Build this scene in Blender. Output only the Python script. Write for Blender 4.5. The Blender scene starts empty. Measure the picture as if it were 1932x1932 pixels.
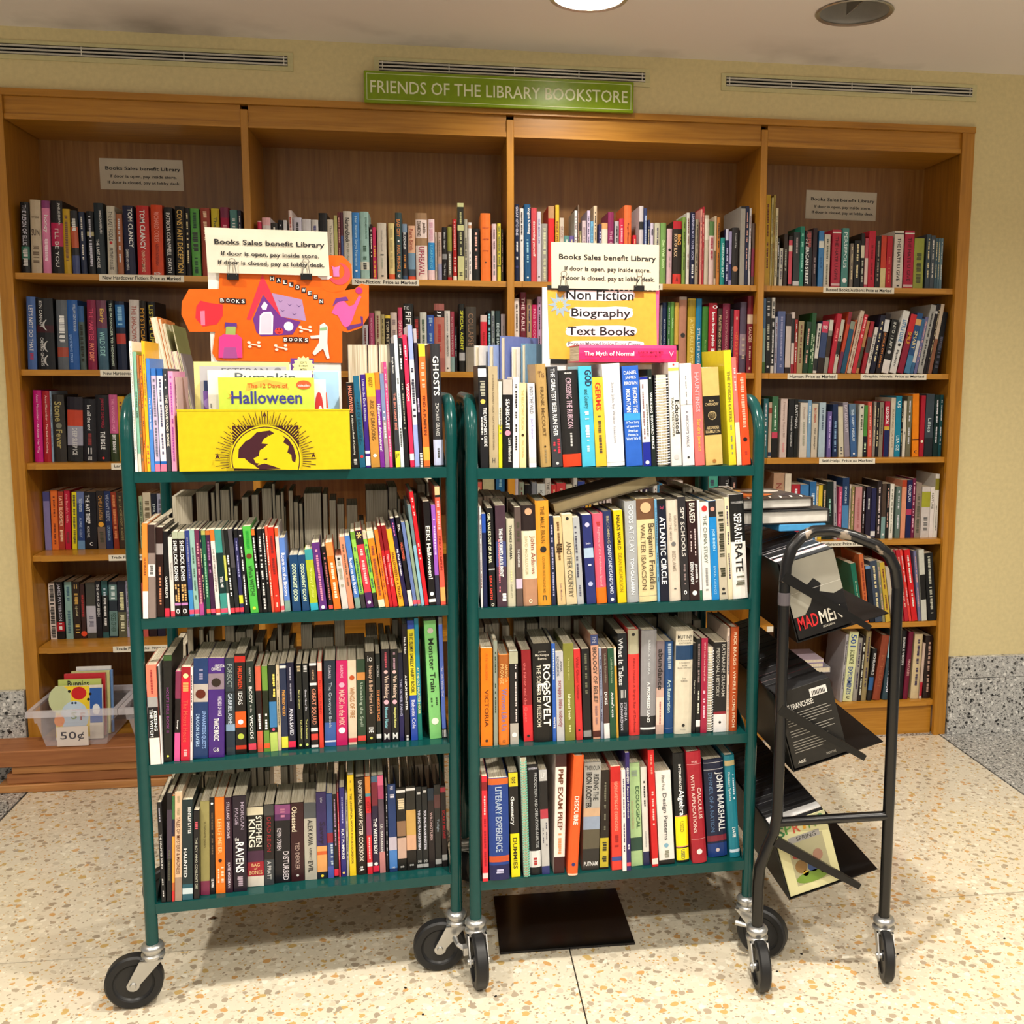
import bpy, math, random
from mathutils import Vector, Matrix
import numpy as np
random.seed(7)
sc = bpy.context.scene
COL = sc.collection

# ---------------------------------------------------------------- camera
IMG = 1932.0
F_PX, YAW, PITCH, ROLL = 1935.0, 0.140359, 0.125287, 0.004431
PPX, PPY = 125.975, -12.357
CAM = np.array([0.0, -3.8220, 1.45])
_f = np.array([math.sin(YAW)*math.cos(PITCH), math.cos(YAW)*math.cos(PITCH), -math.sin(PITCH)])
_r = np.array([math.cos(YAW), -math.sin(YAW), 0.0]); _u = np.cross(_r, _f)
_c, _s = math.cos(ROLL), math.sin(ROLL)
MC = np.array([_c*_r+_s*_u, -_s*_r+_c*_u, _f])
cd = bpy.data.cameras.new('camera'); cam = bpy.data.objects.new('camera', cd); COL.objects.link(cam)
cd.sensor_width = 36.0; cd.lens = F_PX/IMG*36.0
cd.shift_x = -PPX/IMG; cd.shift_y = PPY/IMG
cd.clip_start = 0.05
mw = Matrix.Identity(4)
for i in range(3):
    mw[i][0], mw[i][1], mw[i][2], mw[i][3] = MC[0][i], MC[1][i], -MC[2][i], CAM[i]
cam.matrix_world = mw
sc.camera = cam

# ---------------------------------------------------------------- view, world, lights
sc.view_settings.view_transform = 'Standard'; sc.view_settings.look = 'None'
sc.view_settings.gamma = 1.0; sc.view_settings.use_curve_mapping = False
sc.view_settings.exposure = 0.0
w = bpy.data.worlds.new('lobby_ambient'); sc.world = w; w.use_nodes = True
w.node_tree.nodes['Background'].inputs[0].default_value = (1.0, 0.95, 0.88, 1)
w.node_tree.nodes['Background'].inputs[1].default_value = 0.32
CEIL = 2.60
def lamp(name, x, y, power, size=0.10, dz=-.006, col=(1.0, .935, .83), spread=150):
    l = bpy.data.lights.new(name, 'AREA'); l.shape = 'DISK'; l.size = size; l.energy = power; l.color = col
    l.spread = math.radians(spread)
    o = bpy.data.objects.new(name, l); COL.objects.link(o); o.location = (x, y, CEIL+dz)
    return o
lamp('downlight_lamp', 0.485, -0.555, 15, .09, .045)
lamp('downlight_lamp', 0.42, -2.05, 32, .08)
lamp('downlight_lamp', -1.30, -2.05, 27)  # this and the following ceiling lamps are unseen, added as fill
lamp('downlight_lamp', 2.20, -2.05, 25)
lamp('downlight_lamp', 0.42, -3.75, 44)
lamp('downlight_lamp', -1.35, -3.75, 34)
lamp('downlight_lamp', 2.20, -3.75, 34)

for px_ in (-1.6, 1.0, 3.4):     # unseen point lights, added behind the camera to lift wall and ceiling
    l_ = bpy.data.lights.new('unseen_fill_light', 'POINT'); l_.energy = 24; l_.color = (1.0, .92, .80); l_.shadow_soft_size = .14
    o_ = bpy.data.objects.new('unseen_fill_light', l_); COL.objects.link(o_); o_.location = (px_, -5.6, 2.15)

# ---------------------------------------------------------------- pixel rays (used only to measure real sizes off the photograph)
def ray(u, v): return MC.T @ np.array([(u-966-PPX)/F_PX, (966+PPY-v)/F_PX, 1.0])
def atY(u, v, Y): q = ray(u, v); return CAM+q*((Y-CAM[1])/q[1])
def atZ(u, v, Z): q = ray(u, v); return CAM+q*((Z-CAM[2])/q[2])

# ---------------------------------------------------------------- colours and materials
def lin(c): return c/12.92 if c <= .04045 else ((c+.055)/1.055)**2.4
def rgb(h):
    h = h.lstrip('#')
    if len(h) == 3: h = ''.join(a*2 for a in h)
    return tuple(lin(int(h[i:i+2], 16)/255.0) for i in (0, 2, 4))
MATS = {}
def newmat(name):
    m = bpy.data.materials.new(name); m.use_nodes = True
    return m, m.node_tree.nodes, m.node_tree.links, m.node_tree.nodes['Principled BSDF']
def mat(h, rough=.38, kind='plain', metal=0.0):
    """plain surfaces: one colour broken up by a fine procedural noise"""
    k = (h, rough, kind, metal)
    if k in MATS: return MATS[k]
    m, N, L, b = newmat(f'{kind}_{h}')
    c = rgb(h)
    b.inputs['Roughness'].default_value = rough; b.inputs['Metallic'].default_value = metal
    b.inputs['Specular IOR Level'].default_value = .5 if metal else .32
    tc = N.new('ShaderNodeTexCoord'); no = N.new('ShaderNodeTexNoise'); no.inputs['Scale'].default_value = 60 if kind != 'print' else 25
    mx = N.new('ShaderNodeMix'); mx.data_type = 'RGBA'
    d = .82 if kind in ('plain', 'paint') else .93
    mx.inputs[6].default_value = (c[0]*d, c[1]*d, c[2]*d, 1); mx.inputs[7].default_value = (*[min(1, x*1.06+.002) for x in c], 1)
    L.new(tc.outputs['Object'], no.inputs['Vector']); L.new(no.outputs['Fac'], mx.inputs[0]); L.new(mx.outputs[2], b.inputs['Base Color'])
    MATS[k] = m; return m
def m_pages():
    if 'pages' in MATS: return MATS['pages']
    m, N, L, b = newmat('page_edges'); tc = N.new('ShaderNodeTexCoord'); mp = N.new('ShaderNodeMapping'); mp.inputs['Scale'].default_value = (900, 6, 6)
    no = N.new('ShaderNodeTexNoise'); no.inputs['Scale'].default_value = 1.0; cr = N.new('ShaderNodeValToRGB')
    cr.color_ramp.elements[0].color = (*rgb('a89672'), 1); cr.color_ramp.elements[0].position = .3
    cr.color_ramp.elements[1].color = (*rgb('f0e6cf'), 1); cr.color_ramp.elements[1].position = .62
    L.new(tc.outputs['Object'], mp.inputs[0]); L.new(mp.outputs[0], no.inputs['Vector']); L.new(no.outputs['Fac'], cr.inputs[0]); L.new(cr.outputs[0], b.inputs['Base Color'])
    b.inputs['Roughness'].default_value = .8; MATS['pages'] = m; return m
def m_wood(name, c0, c1, c2, scale=(1, 1, 1), rough=.35, vertical=False):
    if name in MATS: return MATS[name]
    m, N, L, b = newmat(name); tc = N.new('ShaderNodeTexCoord'); mp = N.new('ShaderNodeMapping')
    mp.inputs['Scale'].default_value = (70, 70, 4) if vertical else (4, 70, 70)
    n1 = N.new('ShaderNodeTexNoise'); n1.inputs['Scale'].default_value = 1.0; n1.inputs['Detail'].default_value = 6; n1.inputs['Distortion'].default_value = .6
    n2 = N.new('ShaderNodeTexNoise'); n2.inputs['Scale'].default_value = 2.0
    cr = N.new('ShaderNodeValToRGB'); e = cr.color_ramp.elements; e[0].position = .25; e[0].color = (*rgb(c0), 1); e[1].position = .75; e[1].color = (*rgb(c2), 1)
    x = e.new(.5); x.color = (*rgb(c1), 1)
    ad = N.new('ShaderNodeMath'); ad.operation = 'MULTIPLY_ADD'; ad.inputs[1].default_value = .35; 
    L.new(tc.outputs['Object'], mp.inputs[0]); L.new(mp.outputs[0], n1.inputs['Vector']); L.new(tc.outputs['Object'], n2.inputs['Vector'])
    L.new(n2.outputs['Fac'], ad.inputs[0]); ad2 = N.new('ShaderNodeMath'); ad2.operation = 'MULTIPLY'; ad2.inputs[1].default_value = .7
    L.new(n1.outputs['Fac'], ad2.inputs[0]); L.new(ad2.outputs[0], ad.inputs[2]); L.new(ad.outputs[0], cr.inputs[0]); L.new(cr.outputs[0], b.inputs['Base Color'])
    bp = N.new('ShaderNodeBump'); bp.inputs['Strength'].default_value = .06; L.new(n1.outputs['Fac'], bp.inputs['Height']); L.new(bp.outputs[0], b.inputs['Normal'])
    b.inputs['Roughness'].default_value = rough; MATS[name] = m; return m
def m_stone(name, base, chips, scale, rough, coat=0.0, thr=.5, rand=1.0):
    """terrazzo or granite: two sizes of voronoi chips of several colours in a ground"""
    m, N, L, b = newmat(name); tc = N.new('ShaderNodeTexCoord')
    no = N.new('ShaderNodeTexNoise'); no.inputs['Scale'].default_value = scale*1.3; no.inputs['Detail'].default_value = 3
    vm = N.new('ShaderNodeVectorMath'); vm.operation = 'MULTIPLY_ADD'; vm.inputs[1].default_value = (.9/scale,)*3
    L.new(no.outputs['Color'], vm.inputs[0]); L.new(tc.outputs['Object'], vm.inputs[2])
    cur = None; g = N.new('ShaderNodeRGB'); g.outputs[0].default_value = (*rgb(base), 1); cur = g.outputs[0]
    for sc_, t, cols in ((scale*2.6, thr+.08, chips[::-1]), (scale, thr, chips)):
        vo = N.new('ShaderNodeTexVoronoi'); vo.inputs['Scale'].default_value = sc_; vo.inputs['Randomness'].default_value = rand
        L.new(vm.outputs[0], vo.inputs['Vector'])
        sx = N.new('ShaderNodeSeparateColor'); L.new(vo.outputs['Color'], sx.inputs[0])
        cr = N.new('ShaderNodeValToRGB'); cr.color_ramp.interpolation = 'CONSTANT'; e = cr.color_ramp.elements
        e[0].position = 0; e[0].color = (*rgb(cols[0]), 1); e[1].position = 1/len(cols); e[1].color = (*rgb(cols[1]), 1)
        for k in range(2, len(cols)): x = e.new(k/len(cols)); x.color = (*rgb(cols[k]), 1)
        L.new(sx.outputs[0], cr.inputs[0])
        # chip mask: only some cells, only near their centres
        gt = N.new('ShaderNodeMath'); gt.operation = 'GREATER_THAN'; gt.inputs[1].default_value = t; L.new(sx.outputs[1], gt.inputs[0])
        lt = N.new('ShaderNodeMath'); lt.operation = 'LESS_THAN'; lt.inputs[1].default_value = .42; L.new(vo.outputs['Distance'], lt.inputs[0])
        mu = N.new('ShaderNodeMath'); mu.operation = 'MULTIPLY'; L.new(gt.outputs[0], mu.inputs[0]); L.new(lt.outputs[0], mu.inputs[1])
        mx = N.new('ShaderNodeMix'); mx.data_type = 'RGBA'; L.new(mu.outputs[0], mx.inputs[0]); L.new(cur, mx.inputs[6]); L.new(cr.outputs[0], mx.inputs[7]); cur = mx.outputs[2]
    L.new(cur, b.inputs['Base Color']); b.inputs['Roughness'].default_value = rough; b.inputs['Coat Weight'].default_value = coat; b.inputs['Coat Roughness'].default_value = .08
    return m
def m_glass(name, tint, rough=.15, alpha=.35):
    m, N, L, b = newmat(name); b.inputs['Base Color'].default_value = (*rgb(tint), 1); b.inputs['Roughness'].default_value = rough
    b.inputs['Alpha'].default_value = alpha; return m
def m_worn(name, c, worn, rough=.3, thr=.62):
    m, N, L, b = newmat(name); tc = N.new('ShaderNodeTexCoord'); no = N.new('ShaderNodeTexNoise'); no.inputs['Scale'].default_value = 22; no.inputs['Detail'].default_value = 8
    cr = N.new('ShaderNodeValToRGB'); e = cr.color_ramp.elements; e[0].position = thr; e[0].color = (*rgb(c), 1); e[1].position = thr+.03; e[1].color = (*rgb(worn), 1)
    L.new(tc.outputs['Object'], no.inputs['Vector']); L.new(no.outputs['Fac'], cr.inputs[0]); L.new(cr.outputs[0], b.inputs['Base Color']); b.inputs['Roughness'].default_value = rough
    return m

# ---------------------------------------------------------------- mesh builder
class MB:
    def __init__(s): s.v = []; s.f = []; s.m = []; s.mats = []; s.lay = 0.0
    def up(s): s.lay += .00004; return s.lay
    def mi(s, m):
        if m not in s.mats: s.mats.append(m)
        return s.mats.index(m)
    def add(s, vs, fs, m, T=None):
        o = len(s.v)
        if T is not None: vs = [tuple(T @ Vector(p)) for p in vs]
        s.v.extend(vs); k = s.mi(m)
        for f in fs: s.f.append([o+i for i in f]); s.m.append(k)
    def box(s, a, b, m, T=None):
        x0, y0, z0 = a; x1, y1, z1 = b
        s.add([(x0,y0,z0),(x1,y0,z0),(x1,y1,z0),(x0,y1,z0),(x0,y0,z1),(x1,y0,z1),(x1,y1,z1),(x0,y1,z1)],
              [(0,3,2,1),(4,5,6,7),(0,1,5,4),(1,2,6,5),(2,3,7,6),(3,0,4,7)], m, T)
    def cbox(s, a, b, m, c=.002, T=None):
        """box with chamfered vertical and top edges"""
        x0, y0, z0 = a; x1, y1, z1 = b
        ring = lambda z, i: [(x0+c+i,y0+i,z),(x1-c-i,y0+i,z),(x1-i,y0+c+i,z),(x1-i,y1-c-i,z),(x1-c-i,y1-i,z),(x0+c+i,y1-i,z),(x0+i,y1-c-i,z),(x0+i,y0+c+i,z)]
        R = [ring(z0, c), ring(z0+c, 0), ring(z1-c, 0), ring(z1, c)]
        vs = [p for r_ in R for p in r_]; fs = [tuple(range(7, -1, -1)), tuple(range(24, 32))]
        for k in range(3):
            for i in range(8): j = (i+1) % 8; fs.append((k*8+i, k*8+j, k*8+8+j, k*8+8+i))
        s.add(vs, fs, m, T)
    def poly(s, pts, m, T=None): s.add(list(pts), [tuple(range(len(pts)))], m, T)
    def prism(s, pts, h, m, T=None):
        """2-D outline (x,z) facing -y, thickness h towards +y"""
        n = len(pts); vs = [(x, 0, z) for x, z in pts]+[(x, h, z) for x, z in pts]
        a = sum(pts[i][0]*pts[(i+1) % n][1]-pts[(i+1) % n][0]*pts[i][1] for i in range(n))
        F = tuple(range(n)); B = tuple(range(2*n-1, n-1, -1))
        fs = [F, B]+[(i, i+n, (i+1) % n+n, (i+1) % n) for i in range(n)]
        if a < 0: fs = [f[::-1] for f in fs]
        s.add(vs, fs, m, T)
    def tube(s, path, r, m, n=12, T=None, caps=True):
        P = [Vector(p) for p in path]; rs = r if isinstance(r, (list, tuple)) else [r]*len(P)
        vs = []; fs = []; nrm = None
        for i, p in enumerate(P):
            t = ((P[min(i+1, len(P)-1)]-p).normalized()+(p-P[max(i-1, 0)]).normalized()).normalized()
            if nrm is None:
                nrm = t.orthogonal().normalized()
            else: nrm = (nrm-t*nrm.dot(t)).normalized()
            bi = t.cross(nrm)
            for k in range(n):
                a = 2*math.pi*k/n; vs.append(tuple(p+(nrm*math.cos(a)+bi*math.sin(a))*rs[i]))
        for i in range(len(P)-1):
            for k in range(n): j = (k+1) % n; fs.append((i*n+k, i*n+j, i*n+n+j, i*n+n+k))
        if caps: fs.append(tuple(range(n-1, -1, -1))); fs.append(tuple(range((len(P)-1)*n, len(P)*n)))
        s.add(vs, fs, m, T)
    def lathe(s, prof, m, n=28, T=None):
        """profile (r, z) turned about z"""
        vs = []; fs = []
        for r, z in prof:
            for k in range(n): a = 2*math.pi*k/n; vs.append((r*math.cos(a), r*math.sin(a), z))
        for i in range(len(prof)-1):
            for k in range(n): j = (k+1) % n; fs.append((i*n+k, i*n+j, i*n+n+j, i*n+n+k))
        s.add(vs, fs, m, T)
    def mesh(s, name, smooth=False):
        me = bpy.data.meshes.new(name); me.from_pydata(s.v, [], s.f)
        for m in s.mats: me.materials.append(m)
        me.polygons.foreach_set('material_index', s.m)
        if smooth: me.polygons.foreach_set('use_smooth', [True]*len(s.f)); me.set_sharp_from_angle(angle=math.radians(40))
        me.update(); return me
    def build(s, name, parent=None, label=None, cat=None, group=None, kind=None, loc=None, rot=None, smooth=False):
        o = bpy.data.objects.new(name, s.mesh(name, smooth)); COL.objects.link(o); tag(o, parent, label, cat, group, kind, loc, rot); return o
def tag(o, parent=None, label=None, cat=None, group=None, kind=None, loc=None, rot=None):
    if parent: o.parent = parent
    if label: o['label'] = label
    if cat: o['category'] = cat
    if group: o['group'] = group
    if kind: o['kind'] = kind
    if loc is not None: o.location = loc
    if rot is not None: o.rotation_euler = rot
def thing(name, label, cat, loc=(0, 0, 0), rotz=0.0, group=None):
    o = bpy.data.objects.new(name, None); COL.objects.link(o); o.empty_display_size = .05
    tag(o, None, label, cat, group, None, loc, (0, 0, rotz)); return o
def copy_tree(o, parent=None):
    c = o.copy(); COL.objects.link(c); c.parent = parent
    for ch in o.children: copy_tree(ch, c)
    return c

# ---------------------------------------------------------------- lettering
GLYPH = {}
def prepare_text(strings):
    todo = [s_ for s_ in dict.fromkeys(strings) if s_ not in GLYPH]; obs = []
    for t in todo:
        cu = bpy.data.curves.new('lettering', 'FONT'); bold = t.startswith('\x02'); cu.body = t.lstrip('\x02'); cu.size = 1; cu.resolution_u = 2; cu.offset = .016 if bold else .004
        o = bpy.data.objects.new('lettering', cu); COL.objects.link(o); obs.append((t, o))
    bpy.context.view_layer.update(); dg = bpy.context.evaluated_depsgraph_get()
    for t, o in obs:
        me = bpy.data.meshes.new_from_object(o.evaluated_get(dg)); n = len(me.vertices)
        co = np.empty(n*3); me.vertices.foreach_get('co', co); co = co.reshape(-1, 3)
        fs = [tuple(p.vertices) for p in me.polygons]
        if n: mn = co.min(0); mx_ = co.max(0)
        else: mn = mx_ = np.zeros(3)
        GLYPH[t] = (co, fs, mn, mx_); bpy.data.meshes.remove(me)
    for t, o in obs:
        cu = o.data; bpy.data.objects.remove(o); bpy.data.curves.remove(cu)
def put_text(mb, t, m, origin, xd, yd, w_, h_, align='c', cond=2.2):
    """lettering t inside a box w_ x h_ on the plane xd, yd; origin is the box's lower-left corner"""
    if t not in GLYPH: prepare_text([t])
    co, fs, mn, mx_ = GLYPH[t]
    if not fs: return
    dx, dy = mx_[0]-mn[0], max(mx_[1]-mn[1], .3)
    sx, sy = w_/dx, h_/dy
    if sx > sy*1.5: sx = sy*1.5
    if sy > sx*cond: sy = sx*cond
    ox = {'c': (w_-dx*sx)/2, 'l': 0, 'r': w_-dx*sx}[align]; oy = (h_-dy*sy)/2
    origin, xd, yd = Vector(origin), Vector(xd), Vector(yd)
    vs = [tuple(origin+xd*((p[0]-mn[0])*sx+ox)+yd*((p[1]-mn[1])*sy+oy)) for p in co]
    mb.add(vs, fs, m)
def greek(mb, m, x0, x1, z0, z1, y, rng, vertical=True):
    """illegibly small print: a broken line of small strokes"""
    z = z1
    while z > z0+.002:
        L_ = rng.uniform(.0025, .006)
        if rng.random() > .15:
            j = rng.uniform(0, .2)*(x1-x0)
            mb.poly([(x0+j, y, z-L_), (x1, y, z-L_), (x1, y, z), (x0+j, y, z)], m)
        z -= L_+rng.uniform(.0008, .002)

# ---------------------------------------------------------------- books
NAMED = {'black': '15131a', 'charcoal': '3a3c40', 'grey': '85858a', 'white': 'f2f0ee', 'cream': 'e6dcb8', 'tan': 'c2a274', 'brown': '5d3a22', 'dark brown': '2e1a12',
         'dark red': '7a1a20', 'red': 'd02828', 'salmon': 'f08068', 'pink': 'e87aa8', 'pale pink': 'eccad4', 'crimson': 'b01f45', 'magenta': 'd01878', 'orange': 'f07820', 'yellow': 'f0d020',
         'gold': 'c89a30', 'olive': '85803a', 'lime green': 'a8c848', 'green': '3f8a3a', 'dark green': '173f2a', 'teal': '1f7f80', 'mint green': '9cc8b0', 'light blue': '8fc0e0',
         'blue': '2860b8', 'navy': '1c2448', 'purple': '5c2f86', 'plum': '5a2440', 'lavender': 'b4b0d8', 'silver': 'b8b8bc', 'taupe': '7d6c62', 'slate blue': '5a6684', 'rust': 'a8522a'}
def expand(h): h = h.lstrip('#'); return ''.join(a*2 for a in h) if len(h) == 3 else h
def cname(h):
    h = expand(h); c = [int(h[i:i+2], 16) for i in (0, 2, 4)]
    return min(NAMED, key=lambda k: sum((a-b)**2 for a, b in zip(c, [int(NAMED[k][i:i+2], 16) for i in (0, 2, 4)])))
ORD = ['', 'first', 'second', 'third', 'fourth', 'fifth', 'sixth', 'seventh', 'eighth', 'ninth', 'tenth', 'eleventh', 'twelfth', 'thirteenth', 'fourteenth', 'fifteenth',
       'sixteenth', 'seventeenth', 'eighteenth', 'nineteenth', 'twentieth', 'twenty-first', 'twenty-second', 'twenty-third', 'twenty-fourth', 'twenty-fifth', 'twenty-sixth',
       'twenty-seventh', 'twenty-eighth', 'twenty-ninth', 'thirtieth']
KINDS_ = {'hard': ('hardcover_book', 'hardcover', 'hardcover book'), 'soft': ('paperback_book', 'paperback', 'paperback book'), 'kid': ('picture_book', 'picture book', 'picture book'),
          'dvd': ('video_case', 'video case', 'video case'), 'comic': ('comic_book', 'comic book', 'comic book'), 'turned': ('turned_book', 'book', 'book')}
def book_mesh(mb, w, h, d, col, items, kind, rng):
    cm = mat(col, .28 if kind != 'hard' else .4)
    t = .0022 if kind == 'hard' else .0007
    t = min(t, w*.2)
    if kind == 'hard' and w > .012: prof = [(0, .004), (w*.18, .0012), (w*.5, 0), (w*.82, .0012), (w, .004)]
    else: c = min(.0008, w*.2); prof = [(0, c), (c, 0), (w-c, 0), (w, c)]
    n = len(prof)
    outer = prof+[(w, d), (w-t, d), (w-t, t+.004), (t, t+.004), (t, d), (0, d)]
    N_ = len(outer); vs = [(x, y, 0) for x, y in outer]+[(x, y, h) for x, y in outer]
    fs = [(i, (i+1) % N_, (i+1) % N_+N_, i+N_) for i in range(N_)]
    a, b_, c_, d_, e_, f_ = n, n+1, n+2, n+3, n+4, n+5     # (w,d) (w-t,d) (w-t,t) (t,t) (t,d) (0,d)
    for o, flip in ((0, True), (N_, False)):
        q = [tuple(list(range(n))+[c_, d_]), (n-1, a, b_, c_), (0, d_, e_, f_)]
        q = [tuple(i+o for i in f) for f in q]
        fs += [f[::-1] if flip else f for f in q]
    mb.add(vs, fs, cm)
    def band(c2, f0, f1, lay=1):
        m2 = mat(c2, .3); z1, z0 = h*(1-f0), h*(1-f1); y = -.00012*lay
        for i in range(n-1):
            (xa, ya), (xb, yb) = prof[i], prof[i+1]
            mb.poly([(xa, ya+y, z0), (xb, yb+y, z0), (xb, yb+y, z1), (xa, ya+y, z1)], m2)
    hc = expand(col); lum = sum(int(hc[i:i+2], 16)*k for i, k in ((0, .3), (2, .59), (4, .11)))
    tcol = None
    if not items:
        tc = rng.choice(['e8e4dc', 'e8d9a8', 'd8d8e0', 'e6b0a0']) if lum < 130 else rng.choice(['2a2626', '3a3050', '6a2a2a'])
        items = [('~', tc, .08, .45, .3), ('~', tc, .52, .8, .3)]
    nb = 1
    for it in items:
        if it[0] == '#': band(it[1], it[2], it[3], nb); nb += 1
    for it in items:
        if it[0] == '#': continue
        tx, tc, f0, f1, wd = it; y = -.0007
        tcol = tcol or tc; m2 = mat(tc, .4, 'print'); z1, z0 = h*(1-f0), h*(1-f1); ww = w*wd; xc = w/2
        if tx.startswith('@'):   # offset line: @l or @r
            xc = w*(.3 if tx[1] == 'l' else .72); tx = tx[2:]
        if tx in ('~', '\x02~'): greek(mb, m2, xc-ww/2, xc+ww/2, z0, z1, y, rng)
        elif tx == 'o':          # round mark
            r_ = min(ww/2, (z1-z0)/2); zc = (z0+z1)/2
            mb.poly([(xc+r_*math.cos(k*math.pi/6), y, zc+r_*math.sin(k*math.pi/6)) for k in range(12)], m2)
        elif tx.startswith('='): # upright (horizontal) words
            put_text(mb, tx[1:].replace('_', ' '), m2, (xc-ww/2, y, z0), (1, 0, 0), (0, 0, 1), ww, z1-z0)
        else:
            put_text(mb, tx.replace('_', ' '), m2, (xc-ww/2, y, z1), (0, 0, -1), (1, 0, 0), z1-z0, ww)
    return tcol
def make_book(w, h, d, col, items, kind, rng, M, label=None, group=None, spiral=None, name=None, cat=None):
    nm, word, category = KINDS_[kind]
    mb = MB()
    if spiral:                       # wire-bound: a coil runs down the spine
        pm = mat(spiral, .3); cm = mat(col, .5)
        mb.box((0, .006, 0), (w*.12, d, h), cm); mb.box((w*.88, .006, 0), (w, d, h), cm)
        n_ = int(h/.0065)
        for k in range(n_):
            z = .004+k*(h-.008)/n_
            mb.tube([(w*.06, .008, z), (w*.06, -.001, z+.0005), (w*.5, -.005, z+.0015), (w*.94, -.001, z+.0025), (w*.94, .008, z+.003)], .0011, pm, 6, caps=False)
        tcol = None
    else: tcol = book_mesh(mb, w, h, d, col, items, kind, rng)
    o = mb.build(name or nm, None, label, cat or category, group); o.matrix_world = M
    if kind != 'dvd':
        p = MB(); ins = .003 if kind == 'hard' else .0004; t = min(.0022 if kind == 'hard' else .0007, w*.2)
        if spiral: t = w*.125
        p.box((t, t+.0042 if not spiral else .008, ins), (w-t, d-ins, h-ins), m_pages()); p.build('page_block', o)
    return o, tcol
TOTAL_TEXTS = []
ROWS = []
def row(*a, **k): ROWS.append((a, k))
def parse(line):
    parts = line.strip().split('|'); hd = parts[0].split()
    b0, b1 = float(hd[0]), float(hd[1]); ty = hd[2].split('/'); tx = float(ty[1]) if len(ty) > 1 else None; ty = float(ty[0]); col = hd[3]
    opt = {}
    for x in hd[4:]: k, v = x.split('=') if '=' in x else (x, '1'); opt[k] = v
    items = []
    for p in parts[1:]:
        q = p.split(',')
        if q[0].startswith('#'): items.append(('#', q[0][1:], float(q[1]), float(q[2])))
        else: items.append((q[0], q[1] if len(q) > 1 else 'eee', float(q[2]) if len(q) > 2 else .08, float(q[3]) if len(q) > 3 else .8, float(q[4]) if len(q) > 4 else .5))
    return b0, b1, ty, tx, col, opt, items
FRAMES = {}
def on_plane(fr, sb, u, v):
    a, t, n = fr; a2 = a+n*sb; q = ray(u, v); k = ((a2-CAM[:2])@n)/(q[:2]@n); X = CAM+q*k
    return (X[:2]-a2)@t, X[2]
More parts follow.
